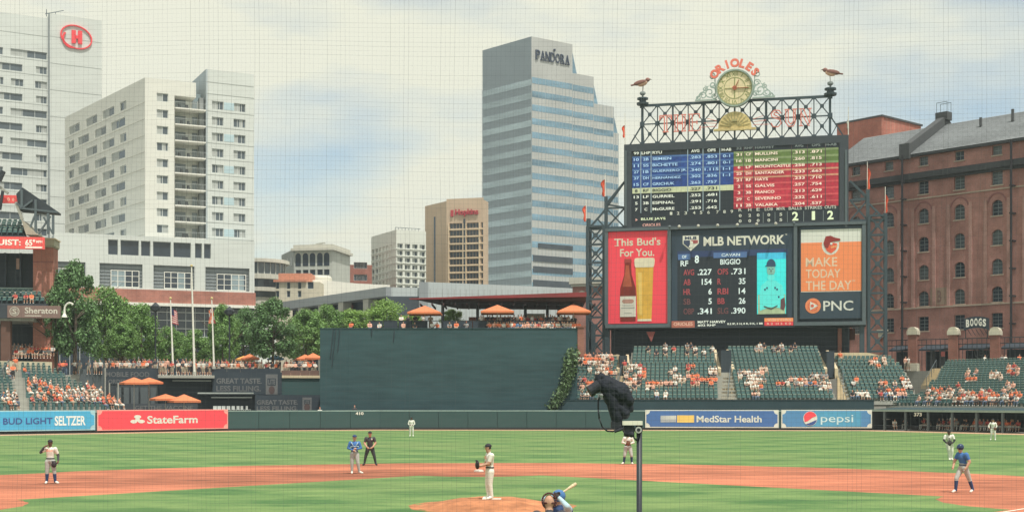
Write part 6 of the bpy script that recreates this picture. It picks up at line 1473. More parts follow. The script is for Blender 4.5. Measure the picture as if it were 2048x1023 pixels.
# ---- upper decks at the left edge
UDK = F(-160, 152, 116, 154); Uu, UZ = UDK.u, UDK.z
t = dk2 = thing('grandstand', UDK.P(Uu(0), 5, 0), 'multi level dark grandstand end with brick pier and dark truss roof', 'grandstand')
m = UDK.mb(); m.box(Uu(-160), Uu(98,7.5), 7.5, 8, 5, UZ(60, 575)); m.box(Uu(-160), Uu(66,5), 5.0, 5.3, UZ(30,575), UZ(30,497)); m.build('back_wall', darkroom, t)
m = UDK.mb(); m.box(Uu(-160), Uu(90,7), 0.2, 7.4, UZ(60, 641), UZ(60, 635)); m.build('deck_slab', concrete, t)
m = UDK.mb(); m.box(Uu(-160), Uu(20), -.1, .2, UZ(10, 636), UZ(10, 613)); m.build('fascia', darkp, t)
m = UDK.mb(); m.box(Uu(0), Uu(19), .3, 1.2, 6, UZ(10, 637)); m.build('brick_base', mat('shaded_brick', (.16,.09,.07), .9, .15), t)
m = UDK.mb(); m.box(Uu(66,3.4), Uu(116,6), 3.4, 6, 4, UZ(90, 488)); m.build('brick_pier', brick_o, t)
m = UDK.mb(); m.box(Uu(66,3.4)-.1, Uu(117,6), 3.2, 6.1, UZ(90, 488), UZ(90, 485.8)); m.box(Uu(82,3.4), Uu(117,6)+.1, 3.1, 6.2, UZ(90, 485.7), UZ(90, 472)); m.box(Uu(72,3.4), Uu(117,6)+.2, 3.0, 6.3, UZ(90, 472), UZ(90,469.5), 1); m.build('pier_cap', [mat('olive_stone', (.42,.40,.30), .85), tan], t)
m = UDK.mb(); m.box(Uu(66,3.4), Uu(116,6)+.02, 3.35, 3.39, UZ(90, 518), UZ(90, 516.6)); m.build('brick_band', mat('dark_brick_trim', (.15,.065,.055), .9, .1), t)
# seats tier above hotel sign
def spanU1(i): return [(Uu(-60), Uu(90-8*i))]
bank('u1', UDK, .4, UZ(40, 606), 4, .9, .42, spanU1, mat_c=darkp, label='four rows of dark seats with pale tops above the brown hotel sign at the left', sw=.62)
def spanU2(i): return [(Uu(-60), Uu(48-5*i))]
bank('u2', UDK, .2, UZ(20, 470), 5, .9, .42, spanU2, mat_c=darkp, label='five rows of dark upper deck seats above the red electronic ribbon board', sw=.62)
m = UDK.mb(); m.box(Uu(-160), Uu(65), 4.0, 4.9, UZ(30, 575), UZ(30, 569)); m.build('suite_ledge', mat('pale_rail', (.30,.42,.40)), t)
for p in (-10, 22, 50): m = UDK.mb(); m.box(Uu(p)-.12, Uu(p)+.12, 4.5, 4.9, UZ(30,568), UZ(30,497)); m.build('suite_mullion', black, t)
m = UDK.mb(); m.box(Uu(13), Uu(21), 4.6, 4.95, UZ(17, 530), UZ(17, 508)); m.build('lit_doorway', mat('dim_door', (.40,.28,.24), .8), t)
m = UDK.mb(); m.add([(Uu(50),.5,UZ(50,468)),(Uu(74),.5,UZ(60,468)),(Uu(40),.5,UZ(40,437)),(Uu(50),5,UZ(50,468)),(Uu(74),5,UZ(60,468)),(Uu(40),5,UZ(40,437))], [(0,1,2),(5,4,3),(1,4,5,2),(0,3,4,1),(0,2,5,3)]); m.build('stair_stringer', mat('beige_side', (.40,.38,.31), .85), t)
# ribbon board
rb = thing('ribbon_board', UDK.P(Uu(40), -.2, UZ(40, 497)), 'red electronic ribbon board with white letters and the number 65 on the left stand', 'display')
m = UDK.mb(); m.box(Uu(-160), Uu(90), -.35, .0, UZ(40, 498), UZ(40, 474)); m.build('display', mat('ribbon_red', (.72,.10,.09), .5, .06, 2, emit=.25), rb)
m = UDK.mb(); text(m, 'FINQUIST:', Uu(-52), Uu(43), UZ(20, 493), UZ(20, 479), -.38, 0, .03); text(m, '65\u00b0', Uu(52), Uu(72), UZ(60, 492), UZ(60, 479), -.38, 0, .03); text(m, 'MPH', Uu(74), Uu(86), UZ(60, 486), UZ(60, 481), -.38, 0, .03); m.box(Uu(52), Uu(86), -.39, -.36, UZ(60, 496.5), UZ(60, 493.6), 0); m.build('lettering', mat('ribbon_white', (.80,.74,.64), .5, 0, emit=.3), rb)
t2 = thing('ribbon_board', UDK.P(Uu(10), 1.5, UZ(10, 402)), 'short red electronic strip at the top left under the truss roof', 'display')
m = UDK.mb(); m.box(Uu(-160), Uu(29), 1.5, 1.8, UZ(10, 402), UZ(10, 386)); m.build('display', MATS['ribbon_red'], t2)
m = UDK.mb(); text(m, '0', Uu(8), Uu(13), UZ(10, 398), UZ(10, 391), 1.48, 0, .03); text(m, '0', Uu(18), Uu(22), UZ(10, 398), UZ(10, 392), 1.48, 0, .02); m.build('lettering', mat('ribbon_peach', (.80,.50,.38), .5, 0, emit=.2), t2)
# truss roof
tr = thing('truss_roof', UDK.P(Uu(60), 3, UZ(60, 430)), 'dark sloping truss roof over the upper deck at the left edge', 'roof')
pk, ev, lf = (41, 372), (111, 420), (-60, 330)
z = lambda p, y: UZ(p, y)
m = UDK.mb(); m.add([(Uu(pk[0]), 1.0, z(*pk)), (Uu(ev[0]), 1.0, z(*ev)), (Uu(ev[0]), 1.0, z(ev[0], 424)), (Uu(34), 1.0, z(34, 418)), (Uu(28), 1.0, z(28, 385))]+[(Uu(pk[0]), 3.0, z(*pk)), (Uu(ev[0]), 3.0, z(*ev)), (Uu(ev[0]), 3.0, z(ev[0], 424)), (Uu(34), 3.0, z(34, 418)), (Uu(28), 3.0, z(28, 385))],
   [(4,3,2,1,0),(5,6,7,8,9),(0,1,6,5),(1,2,7,6),(2,3,8,7),(3,4,9,8),(4,0,5,9)]); m.build('roof_slab', mat('dark_roof', (.045,.055,.065), .7), tr)
m = UDK.mb(); m.bar((Uu(-60), 1, z(-60, 330)), (Uu(12), 1, z(12, 384)), .3); m.bar((Uu(28), .9, z(28, 402)), (Uu(41), .9, z(41, 437)), .3); m.build('diagonal', concrete, tr)
for p, a, b in ((40, 377, 413), (68, 397, 468), (93, 424, 466), (103, 428, 466)): m = UDK.mb(); m.bar((Uu(p), .85, z(p, b)), (Uu(p), .85, z(p, a)), .26); m.build('post', steel2, tr)
for (p, a), (q_, b) in (((36,414),(112,422)), ((41,414),(62,398)), ((41,414),(30,404)), ((74,466),(98,430)), ((84,432),(103,466)), ((68,425),(52,466))): m = UDK.mb(); m.bar((Uu(p), .8, z(p, a)), (Uu(q_), .8, z(q_, b)), .2); m.build('truss_brace', steel2, tr)
m = UDK.mb(); m.bar((Uu(-3), .6, z(0, 418)), (Uu(3), .6, z(0, 380)), .3); m.bar((Uu(-5), .6, z(0, 360)), (Uu(4), .6, z(3, 340)), .5); m.build('bracket', iron, tr)
# brown hotel sign
hs_ = thing('hotel_sign', UDK.P(Uu(70), -.3, UZ(70, 636)), 'brown hotel sign with a round S emblem and pale serif name on the left stand', 'sign')
m = UDK.mb(); m.box(Uu(16), Uu(122), -.35, -.05, UZ(70, 635.5), UZ(70, 611)); m.build('board', mat('taupe_sign', (.24,.16,.14), .6, .08, 2), hs_)
c, zc = Uu(30.5), UZ(30, 622.5); m = UDK.mb(); ring(m, c, zc, .56, .56, .14, -.38, -.351, 0, 24); text(m, 'S', c-.24, c+.24, zc-.3, zc+.3, -.37, 0, .03); ring(m, c, zc, .4, .4, .1, -.38, -.351, 0, 18); m.build('emblem', mat('sign_pale', (.62,.58,.50), .5), hs_)
m = UDK.mb(); text(m, 'Sheraton', Uu(51), Uu(116), UZ(70, 627), UZ(70, 614.5), -.37, 0, .02); m.box(Uu(51), Uu(84), -.36, -.351, UZ(70, 632), UZ(70, 630.5)); m.build('lettering', MATS['sign_pale'], hs_)
# ================================================================== TREES
leafd = mat('dark_leaf', (.12,.22,.09), .55, .15, .3, island=.5, trans=.18)
leafm = mat('mid_leaf', (.18,.31,.105), .55, .15, .3, island=.5, trans=.22)
leafl = mat('light_leaf', (.23,.36,.11), .55, .15, .3, island=.45, trans=.28)
bark = mat('bark', (.12,.095,.075), .9, .2, 3)
def crown_mesh(seed, lm, n=13000, ls=.50):
    rr = random.Random(seed); lumps = []
    for k in range(60):
        a = rr.random()*2*math.pi; h = rr.random(); rad = (.95*math.sin(math.pi*min(1, h*.82+.16))**.7)*rr.uniform(.45, 1.0)
        lumps.append((Vector((rad*math.cos(a)*.84, rad*math.sin(a)*.84, h*1.8-.85)), rr.uniform(.15, .33)))
    vs = []; fs = []
    for k in range(n):
        c, r = lumps[rr.randrange(len(lumps))]
        d = Vector((rr.gauss(0,1), rr.gauss(0,1), rr.gauss(0,1))).normalized(); q = c+d*r*(rr.random()**.35)
        s = ls/7*(.5+rr.random())
        nrm = (d+Vector((0,0,.6))+Vector((rr.gauss(0,.6), rr.gauss(0,.6), rr.gauss(0,.6)))).normalized(); a = nrm.orthogonal().normalized(); a = (Matrix.Rotation(rr.random()*6.28, 3, nrm) @ a); b = nrm.cross(a)
        o = len(vs); vs += [tuple(q-a*s*.5), tuple(q-a*s*.05+b*s*.36), tuple(q+a*s*.55), tuple(q-a*s*.05-b*s*.36)]; fs.append((o,o+1,o+2,o+3))
    m = MB(); m.v, m.f, m.mi = vs, fs, [0]*len(fs); return m.mesh('crown', [lm])
CR = {('d', i): crown_mesh(10+i, leafd) for i in range(3)}; CR.update({('m', i): crown_mesh(20+i, leafm) for i in range(3)}); CR.update({('l', i): crown_mesh(30+i, leafl, 10000) for i in range(2)})
def trunk_mesh(seed):
    rr = random.Random(seed); m = MB(); m.cyl((0,0,0),(0,0,.35),.022,.016,8); m.cyl((0,0,.35),(.01,0,.7),.016,.008,7)
    for k in range(7):
        a = rr.random()*6.28; z = rr.uniform(.28,.55); e = (.28*math.cos(a), .28*math.sin(a), z+rr.uniform(.15,.3)); m.cyl((0,0,z), e, .009, .003, 5); m.cyl(e, (e[0]*1.5, e[1]*1.5, e[2]+.12), .003, .001, 4)
    return m.mesh('trunk', [bark])
TK = [trunk_mesh(1), trunk_mesh(2)]
def tree(px, ptop, hw, D, zb, kind, i, label, cbot=None):
    x, y, zt_ = pt(px, ptop, D); t = thing('tree', (x, y, zb), label, 'tree', 'leafy trees around the stadium')
    H = zt_-zb; o = inst('trunk', TK[i % 2], (x, y, zb), i*1.3, t, (H, H, H))
    cb = pt(px, cbot, D)[2] if cbot else zb+H*.22
    hz = (zt_-cb)/2; rx = hw*1.12*D/FPX
    inst('crown', CR[(kind, i % (2 if kind == 'l' else 3))], (x, y, cb+hz*.98), i*2.1, t, (rx, rx, hz))
TREES = [(150,530,56,159,'d',708,'tallest dark green tree in front of the hotel podium at the left'),(110,562,32,158,'d',705,'dark tree overlapping the brick pier and the brown hotel sign'),(212,578,54,172,'m',712,'broad mid green tree second from the tall dark one'),
 (283,612,46,168,'m',716,'bright green tree left of the dark lamp post'),(245,650,40,164,'m',716,'low green tree in front of the brick band at left'),(338,655,36,176,'m',722,'small tree behind the striped flag'),(392,662,36,172,'m',724,'small light tree behind the tallest flagpole'),
 (446,612,34,174,'m',722,'narrow green tree just right of the flagpoles'),(487,618,36,178,'d',718,'dark green tree between lamp post and tall round tree'),(546,601,56,167,'d',714,'large dark round tree left of the green backdrop wall'),(612,622,46,176,'m',716,'mid green tree touching the left edge of the backdrop wall'),
 (655,612,40,184,'m',690,'mid green tree rising behind the left corner of the backdrop wall'),(712,618,48,186,'l',680,'light green tree above the backdrop wall, left of the deck'),(770,602,50,188,'l',680,'light green tree reaching the tip of the red deck roof'),(905,617,28,168,'l',662,'small light green tree under the red deck roof'),
 (30,640,34,163,'d',702,'dark tree in the shade beside the club level'),(826,625,24,176,'l',668,'small light green tree behind the left deck umbrella')]
for i, (px, a, hw, D, k, cb, lb) in enumerate(TREES): tree(px, a, hw, D, ZP if px < 640 else 5, k, i, lb, cb)
# ================================================================== PEOPLE
def capsule(m, a, ra, b, rb, sy=1.0, n=10):
    m.ball(a, ra, n, 6, 0, (1, sy, 1)); m.ball(b, rb, n, 6, 0, (1, sy, 1))
    a, b = Vector(a), Vector(b); d = b-a
    if d.length < 1e-4: return
    q = d.to_track_quat('Z', 'Y'); vs = []
    for p, r in ((a, ra), (b, rb)):
        for i in range(n):
            o = q @ Vector((r*math.cos(2*math.pi*i/n), r*math.sin(2*math.pi*i/n), 0)); vs.append(p+Vector((o.x, o.y*sy if abs(d.z) > abs(d.y) else o.y, o.z)))
    m.add(vs, [(i, (i+1)%n, n+(i+1)%n, n+i) for i in range(n)]+[tuple(reversed(range(n))), tuple(range(n, 2*n))])
JR = dict(pelvis=.165, waist=.15, chest=.172, neck=.065, head=.097, chin=.075, sh=.095, el=.060, wr=.040, hand=.043, hip=.125, kn=.083, an=.055, toe=.046)
def figure(J, voxel, slots, fingers=True):
    """J: joint -> position. One continuous skin: capsules fused by a voxel remesh; slot per nearest bone."""
    rad = dict(JR)
    def r(k): return rad[k.rstrip('LR')] if k.rstrip('LR') in rad else rad[k]
    bones = [('pelvis','waist','pants'),('waist','chest','shirt'),('neck','chin','skin'),('chin','head','skin')]
    for s in 'LR': bones += [('chest','sh'+s,'shirt'),('sh'+s,'el'+s,'sleeve'),('el'+s,'wr'+s,'forearm'),('wr'+s,'hand'+s,'skin'),('pelvis','hip'+s,'pants'),('hip'+s,'kn'+s,'pants'),('kn'+s,'an'+s,'shin'),('an'+s,'toe'+s,'shoe')]
    m = MB(); ch = Vector(J['chest']); nk = Vector(J['neck'])
    capsule(m, ch, .10, nk, .055)
    for a, b, _ in bones:
        sy = .78 if b in ('waist','chest') or a in ('pelvis','waist') and b in ('waist','chest') else 1
        ra, rb = r(a), r(b)
        if a == 'chest': ra = .11
        if a == 'pelvis' and b.startswith('hip'): ra = .14
        capsule(m, J[a], ra, J[b], rb, sy)
    hd, cn = Vector(J['head']), Vector(J['chin']); f = Vector(J.get('face', (0,-1,0))).normalized()
    m.ball(hd+f*.005+Vector((0,0,.015)), .1, 12, 8, 0, (.86, 1.0, 1.12)); capsule(m, hd+f*.095, .016, hd+f*.108+Vector((0,0,-.035)), .02)      # nose
    sd = f.cross(Vector((0,0,1)))
    for s in (-1, 1): m.ball(hd+sd*s*.088+Vector((0,0,-.01)), .024, 6, 5, 0, (.6,1,1.3))
    if fingers:
        for s in 'LR':
            w_, h = Vector(J['wr'+s]), Vector(J['hand'+s]); d = (h-w_).normalized(); n_ = d.cross(Vector(J.get('palm', (0,-1,.2)))).normalized(); c = Vector(J.get('curl'+s, (0,-.3,-.2)))
            for k, ln in enumerate((.062,.072,.068,.052)):
                b0 = h+d*.02+n_*(.028-.019*k); b1 = b0+d*ln*.6; b2 = b1+(d+c).normalized()*ln*.55; capsule(m, b0, .0115, b1, .0105, 1, 6); capsule(m, b1, .0105, b2, .009, 1, 6)
            b0 = h-d*.02+n_*.03; capsule(m, b0, .014, b0+(d+n_).normalized()*.055, .011, 1, 6)
    me = m.mesh('b', []); ob = bpy.data.objects.new('b', me); COL.objects.link(ob)
    md = ob.modifiers.new('r', 'REMESH'); md.mode = 'VOXEL'; md.voxel_size = voxel
    sm = ob.modifiers.new('s', 'SMOOTH'); sm.factor = .5; sm.iterations = 3 if voxel < .03 else 1
    dg = bpy.context.evaluated_depsgraph_get(); out_ = bpy.data.meshes.new_from_object(ob.evaluated_get(dg)); bpy.data.objects.remove(ob)
    B = [(Vector(J[a]), Vector(J[b]), (r(a)+r(b))/2 if a != 'chest' else .09, k) for a, b, k in bones]; B.append((ch, nk, .08, 'shirt'))
    for p in out_.polygons:
        c = p.center; best = None
        for a, b, rr, k in B:
            ab = b-a; tt = max(0, min(1, (c-a).dot(ab)/ab.length_squared)); d = (c-(a+ab*tt)).length/rr
            if best is None or d < best[0]: best = (d, k, tt)
        k = best[1]
        if k in ('sleeve',) and best[2] > .75: k = 'forearm'
        if k == 'skin' and (c-hd).dot(f) < .01 and (c-hd).z > -.045 and c.z > cn.z: k = 'hair'
        if k == 'skin' and (c-hd).z > .06 and c.z > cn.z and (c-hd).length < .16: k = 'hair'
        p.material_index = slots.index(k); p.use_smooth = True
    return out_
SL_ = ['skin','shirt','sleeve','forearm','pants','shin','shoe','hair']
def pose(**k):
    J = dict(pelvis=(0,0,.97), waist=(0,0,1.12), chest=(0,0,1.34), neck=(0,0,1.50), chin=(0,-.025,1.60), head=(0,-.015,1.69),
        shL=(.19,0,1.43), elL=(.26,.03,1.16), wrL=(.26,-.05,.92), handL=(.26,-.08,.84), shR=(-.19,0,1.43), elR=(-.26,.03,1.16), wrR=(-.26,-.05,.92), handR=(-.26,-.08,.84),
        hipL=(.10,0,.90), knL=(.13,-.02,.50), anL=(.14,.02,.09), toeL=(.16,-.14,.045), hipR=(-.10,0,.90), knR=(-.13,-.02,.50), anR=(-.14,.02,.09), toeR=(-.16,-.14,.045))
    J.update(k); return J
def person_obj(me, mats, loc, rot, label, group=None, scale=1, extras=(), name='person', smooth=True):
    """body mesh child of an Empty when it has extras, else one mesh"""
    pass
def dress(o, mats):
    for i, m in enumerate(mats):
        o.material_slots[i].link = 'OBJECT'; o.material_slots[i].material = m
cw = mat('white_jersey', (.74,.73,.66), .8, .05, 6); cg = mat('grey_trousers', (.44,.45,.43), .8, .06, 6); cbk = mat('black_cloth', (.035,.035,.042), .8, .1, 6); cnv = mat('navy_cloth', (.035,.065,.16), .8, .1, 6)
cbl = mat('blue_jersey', (.06,.16,.40), .8, .15, 6); clb = mat('light_blue_cloth', (.42,.58,.68), .8, .1, 6); lea = mat('brown_leather', (.16,.07,.04), .6, .15, 8); leb = mat('black_leather', (.035,.03,.035), .5, .1, 8); hairm = mat('dark_hair', (.04,.03,.028), .8)
cor = mat('orange_shirt', (.80,.21,.10), .8, .12, 5); cwh = mat('white_shirt', (.72,.70,.64), .8, .1, 5); cgy = mat('grey_shirt', (.28,.28,.28), .8, .1, 5); crd = mat('red_shirt', (.55,.10,.09), .8, .1, 5); ccr = mat('cream_shirt', (.66,.52,.42), .8, .1, 5); cpk = mat('peach_shirt', (.75,.42,.32), .8, .1, 5); cbs = mat('blue_shirt', (.13,.22,.36), .8, .1, 5); cnb = mat('black_shirt', (.06,.06,.07), .8, .1, 5); khk = mat('khaki_shorts', (.36,.31,.24), .8, .1, 5); jean = mat('blue_jeans', (.12,.16,.23), .8, .1, 5)
def player(J, x, D, rot, label, mats, cap=None, extras=None, voxel=.014, z=0.01, num=None, cat='person'):
    t = thing('person', (x, D, z), label, cat)
    me = figure(J, voxel, SL_)
    for m in mats: me.materials.append(m)
    o = inst('body', me, (x, D, z), rot, t); o.name = 'body'
    hd = Vector(J['head']); f = Vector(J.get('face', (0,-1,0))).normalized(); up = Vector((0,0,1))
    if cap:
        m = MB(); m.ball(hd+Vector((0,0,.045))+f*0, .112, 14, 8, 0, (.95,1.02,.86)); m.v = [p if p[2] > hd.z+.035 else (p[0], p[1], hd.z+.035) for p in m.v]
        fx_ = math.atan2(f.x, -f.y); Rz = Matrix.Rotation(fx_, 3, 'Z'); vs = []
        for k in range(7):
            a = R(-60+20*k); vs.append(hd+Rz @ Vector((.085*math.sin(a), -.085*math.cos(a), .045))); vs.append(hd+Rz @ Vector((.095*math.sin(a), -.10*math.cos(a)-.075*math.cos(a*1.3), .025)))
        n = len(vs); vs2 = [v+Vector((0,0,.012)) for v in vs]; fs = [(2*k, 2*k+1, 2*k+3, 2*k+2) for k in range(6)]+[(n+2*k, n+2*k+2, n+2*k+3, n+2*k+1) for k in range(6)]+[(2*k+1, n+2*k+1, n+2*k+3, 2*k+3) for k in range(6)]
        m.add(vs+vs2, fs); c = m.mesh('cap', [cap], True); inst('cap', c, (x, D, z), rot, t)
    for nm, mb, mt in (extras or []):
        me2 = mb.mesh(nm, [mt], True); inst(nm, me2, (x, D, z), rot, t)
    return t
def glove(p, m_=None, s=.11):
    m = MB(); p = Vector(p); m.ball(p, s, 10, 7, 0, (1,.55,1.15)); 
    for k in range(4): m.cyl(p+Vector((-.05+.033*k, 0, .05)), p+Vector((-.075+.05*k, -.03, .16)), .022, .018, 6)
    m.cyl(p+Vector((.07,0,0)), p+Vector((.13,-.03,.08)), .024, .018, 6); return m
def belt(J, r=.168):
    m = MB(); w_ = Vector(J['waist']); w_ = (w_+Vector(J['pelvis']))/2
    n = 18; vs = [(w_.x+r*math.cos(2*math.pi*i/n), w_.y+r*.82*math.sin(2*math.pi*i/n), w_.z+dz) for dz in (-.02,.02) for i in range(n)]; m.add(vs, [(i,(i+1)%n,n+(i+1)%n,n+i) for i in range(n)]); return m
def shoes(): pass
def jersey_text(s, J, back=False, z=1.33, h=.1, w_=.26, mt=None):
    m = MB(); y = .178 if back else -.176
    vs, fs, x0, x1, y0, y1 = tmesh(s, .02); sx = w_/(x1-x0); sz = h/(y1-y0); c = Vector(J['chest'])
    sgn = -1 if back else 1
    m.add([(c.x+sgn*((p[0]-(x0+x1)/2)*sx), c.y+y+(abs((p[0]-(x0+x1)/2)*sx)**2)*1.2*(-1 if back else 1), z+(p[1]-y0)*sz) for p in vs], fs); return m
# third baseman (left): throwing hand to his face, glove at the hip
J = pose(elR=(-.36,-.10,1.30), wrR=(-.22,-.16,1.50), handR=(-.12,-.15,1.56), elL=(.30,.06,1.17), wrL=(.33,-.05,.96), handL=(.32,-.10,.88), knL=(.17,-.03,.50), anL=(.20,.0,.09), toeL=(.34,-.10,.045), knR=(-.12,-.02,.5), anR=(-.14,.0,.09), toeR=(-.15,-.14,.045), face=(.1,-1,0))
player(J, -19.0, 53.5, R(5), 'fielder in white jersey and grey knee trousers wiping his face on the dirt', [skind, cw, cw, cnb, cg, cnv, white, hairm], cap=cbk,
   extras=[('glove', glove((.18,-.14,.80)), leb), ('belt', belt(J), cbk), ('lettering', jersey_text('ORIOLES', J), cor)])
# runner at second (blue jersey, hands together at the chest)
J = pose(chest=(0,-.02,1.34), elL=(.30,-.02,1.20), wrL=(.10,-.20,1.16), handL=(.02,-.21,1.18), elR=(-.30,-.02,1.20), wrR=(-.10,-.21,1.12), handR=(-.01,-.22,1.08), knL=(.15,-.06,.51), anL=(.22,.0,.09), toeL=(.36,-.10,.045), knR=(-.12,-.02,.5), anR=(-.12,.02,.09), toeR=(-.13,-.14,.045))
m = MB(); m.bar((.16,-.12,1.48), (.06,-.165,1.30), .03); m.bar((-.16,-.12,1.48), (-.06,-.165,1.30), .03); m.bar((-.2,-.15,1.27), (.2,-.15,1.29), .035)
player(J, -7.35, 60.7, R(8), 'base runner in blue jersey and grey trousers, hands together, beside the umpire', [skin, cbl, cbl, cbl, cg, cg, cw, hairm], cap=cnv, extras=[('piping', m, clb), ('belt', belt(J), cnv)])
# second base umpire
J = pose(pelvis=(0,.05,.95), chest=(0,-.02,1.32), neck=(0,-.04,1.48), chin=(0,-.08,1.57), head=(0,-.07,1.66), shL=(.20,-.02,1.42), shR=(-.20,-.02,1.42), elL=(.29,-.03,1.17), wrL=(.16,-.20,.98), handL=(.09,-.22,.93), elR=(-.29,-.03,1.17), wrR=(-.16,-.20,.98), handR=(-.09,-.22,.93), knL=(.22,-.03,.5), anL=(.30,.02,.09), toeL=(.36,-.12,.045), knR=(-.22,-.03,.5), anR=(-.30,.02,.09), toeR=(-.36,-.12,.045), curlL=(-.4,-.2,.2), curlR=(.4,-.2,.2))
m = MB(); m.ball((.1,-.16,1.38), .035, 8, 5, 0, (1,.3,1.5))
player(J, -7.47, 68.4, R(4), 'umpire in black shirt and dark trousers standing with feet apart behind second base', [skin, cnb, cnb, skin, mat('dark_trousers', (.045,.055,.06), .8), MATS['dark_trousers'], leb, hairm], cap=cbk, extras=[('badge', m, white)])
# centre fielder
J = pose(elL=(.30,-.03,1.18), wrL=(.17,-.16,1.05), handL=(.10,-.19,1.05), elR=(-.30,-.03,1.18), wrR=(-.17,-.16,1.05), handR=(-.10,-.19,1.05))
player(J, -9.35, 121, 0, 'outfielder in white standing before the green outfield wall', [skind, cw, cw, cw, cw, cw, white, hairm], cap=cbk, extras=[('belt', belt(J), cbk)], voxel=.02)
# pitcher: profile facing left (towards -x), glove at the belt
J = pose(elL=(.20,-.10,1.17), wrL=(.10,-.32,1.10), handL=(.06,-.38,1.12), elR=(-.20,-.06,1.17), wrR=(-.10,-.30,1.08), handR=(-.05,-.36,1.10), neck=(0,-.02,1.50), chin=(0,-.06,1.59), head=(0,-.05,1.68), knL=(.09,-.02,.50), anL=(.09,.04,.09), toeL=(.12,-.11,.045), knR=(-.09,-.05,.50), anR=(-.09,-.01,.09), toeR=(-.10,-.17,.045), hipL=(.085,0,.9), hipR=(-.085,0,.9))
player(J, -.72, 42.15, R(-72), 'pitcher in white on the orange mound holding his dark glove at the belt', [skin, cw, cw, skin, cw, cw, white, hairm], cap=cbk, extras=[('glove', glove((.0,-.42,1.13), s=.125), leb), ('undersleeve', (lambda m: (m.cyl((-.205,-.0,1.20),(-.17,-.14,1.14),.058,.05,10), m.cyl((.205,-.05,1.2),(.165,-.18,1.13),.058,.05,10), m)[-1])(MB()), cbk), ('belt', belt(J), cbk), ('lettering', jersey_text('ORIOLES', J, z=1.32), cor)], z=.24, voxel=.012)
# second baseman behind the camera bracket
J = pose(pelvis=(0,.04,.93), chest=(0,-.05,1.30), neck=(0,-.08,1.45), chin=(0,-.12,1.54), head=(0,-.11,1.62), shL=(.19,-.05,1.39), shR=(-.19,-.05,1.39), elL=(.30,-.05,1.17), wrL=(.14,-.20,1.12), handL=(.06,-.22,1.12), elR=(-.30,-.05,1.17), wrR=(-.14,-.20,1.12), handR=(-.06,-.22,1.10), knL=(.18,-.10,.49), anL=(.20,.0,.09), toeL=(.24,-.13,.045), knR=(-.18,-.10,.49), anR=(-.22,.0,.09), toeR=(-.32,-.11,.045))
player(J, 6.2, 69.5, R(-2), 'infielder in white with dark socks standing behind the broadcast camera pole', [skind, cw, cw, cw, cg, cnv, white, hairm], cap=cbk, extras=[('glove', glove((0,-.25,1.12)), lea), ('belt', belt(J), cbk)])
# right side infielder, leaning forward
J = pose(pelvis=(.02,.06,.95), waist=(.0,.02,1.10), chest=(-.04,-.08,1.30), neck=(-.05,-.14,1.44), chin=(-.05,-.19,1.52), head=(-.05,-.18,1.60), shL=(.16,-.08,1.39), shR=(-.23,-.08,1.37), elL=(.26,-.14,1.14), wrL=(.14,-.26,1.0), handL=(.06,-.28,.98), elR=(-.32,-.14,1.14), wrR=(-.20,-.26,1.0), handR=(-.12,-.28,.97), knL=(.14,-.03,.5), anL=(.13,.04,.09), toeL=(.16,-.12,.045), knR=(-.02,-.02,.5), anR=(.02,.06,.09), toeR=(.0,-.1,.045))
player(J, 24.9, 74, R(-10), 'infielder in white leaning forward with dark glove on the grass behind the runner in blue', [skind, cw, cw, cbk, cw, cw, white, hairm], cap=cbk, extras=[('glove', glove((-.03,-.30,.96)), leb), ('belt', belt(J), cbk), ('lettering', jersey_text('2', J, z=1.12, h=.16, w_=.1), cbk)])
# runner off first (blue), facing left and away, stride
J = pose(pelvis=(0,.0,.96), chest=(-.02,-.06,1.33), neck=(-.03,-.08,1.48), chin=(-.03,-.12,1.57), head=(-.03,-.12,1.66), shL=(.18,-.04,1.42), shR=(-.20,-.04,1.42), elL=(.28,.02,1.17), wrL=(.26,-.10,.97), handL=(.24,-.15,.91), elR=(-.27,-.16,1.19), wrR=(-.20,-.30,.99), handR=(-.18,-.34,.93), knL=(.12,.18,.52), anL=(.14,.34,.12), toeL=(.15,.22,.045), knR=(-.12,-.22,.54), anR=(-.14,-.24,.10), toeR=(-.15,-.38,.045))
player(J, 16.8, 48.4, R(-62), 'runner in blue jersey, grey trousers and dark high socks striding on the dirt at right', [skin, cbl, cbl, skin, cg, cnv, white, hairm], cap=None, extras=[('helmet', (lambda m: (m.ball((-.03,-.115,1.70), .135, 14, 9, 0, (.92,1.05,.95)), m.bar((-.03,-.23,1.69),(-.03,-.31,1.68),.15,.015), m)[-1])(MB()), mat('navy_helmet', (.03,.055,.12), .3)), ('belt', belt(J), cnv)])
# right fielder
J = pose(chest=(0,-.03,1.33), elL=(.30,-.02,1.18), wrL=(.2,-.16,1.02), handL=(.16,-.2,.97), elR=(-.34,-.02,1.22), wrR=(-.30,-.18,1.06), handR=(-.26,-.22,1.02), knL=(.15,-.04,.5), anL=(.18,.0,.09), toeL=(.2,-.13,.045), knR=(-.12,-.04,.5), anR=(-.16,.0,.09), toeR=(-.2,-.13,.045))
player(J, 40.7, 110, R(-25), 'outfielder in white standing in front of the right bullpen shelter', [skin, cw, cw, cw, cw, cw, white, hairm], cap=cbk, extras=[('glove', glove((.18,-.22,.95)), lea), ('belt', belt(J), cbk)], voxel=.02)
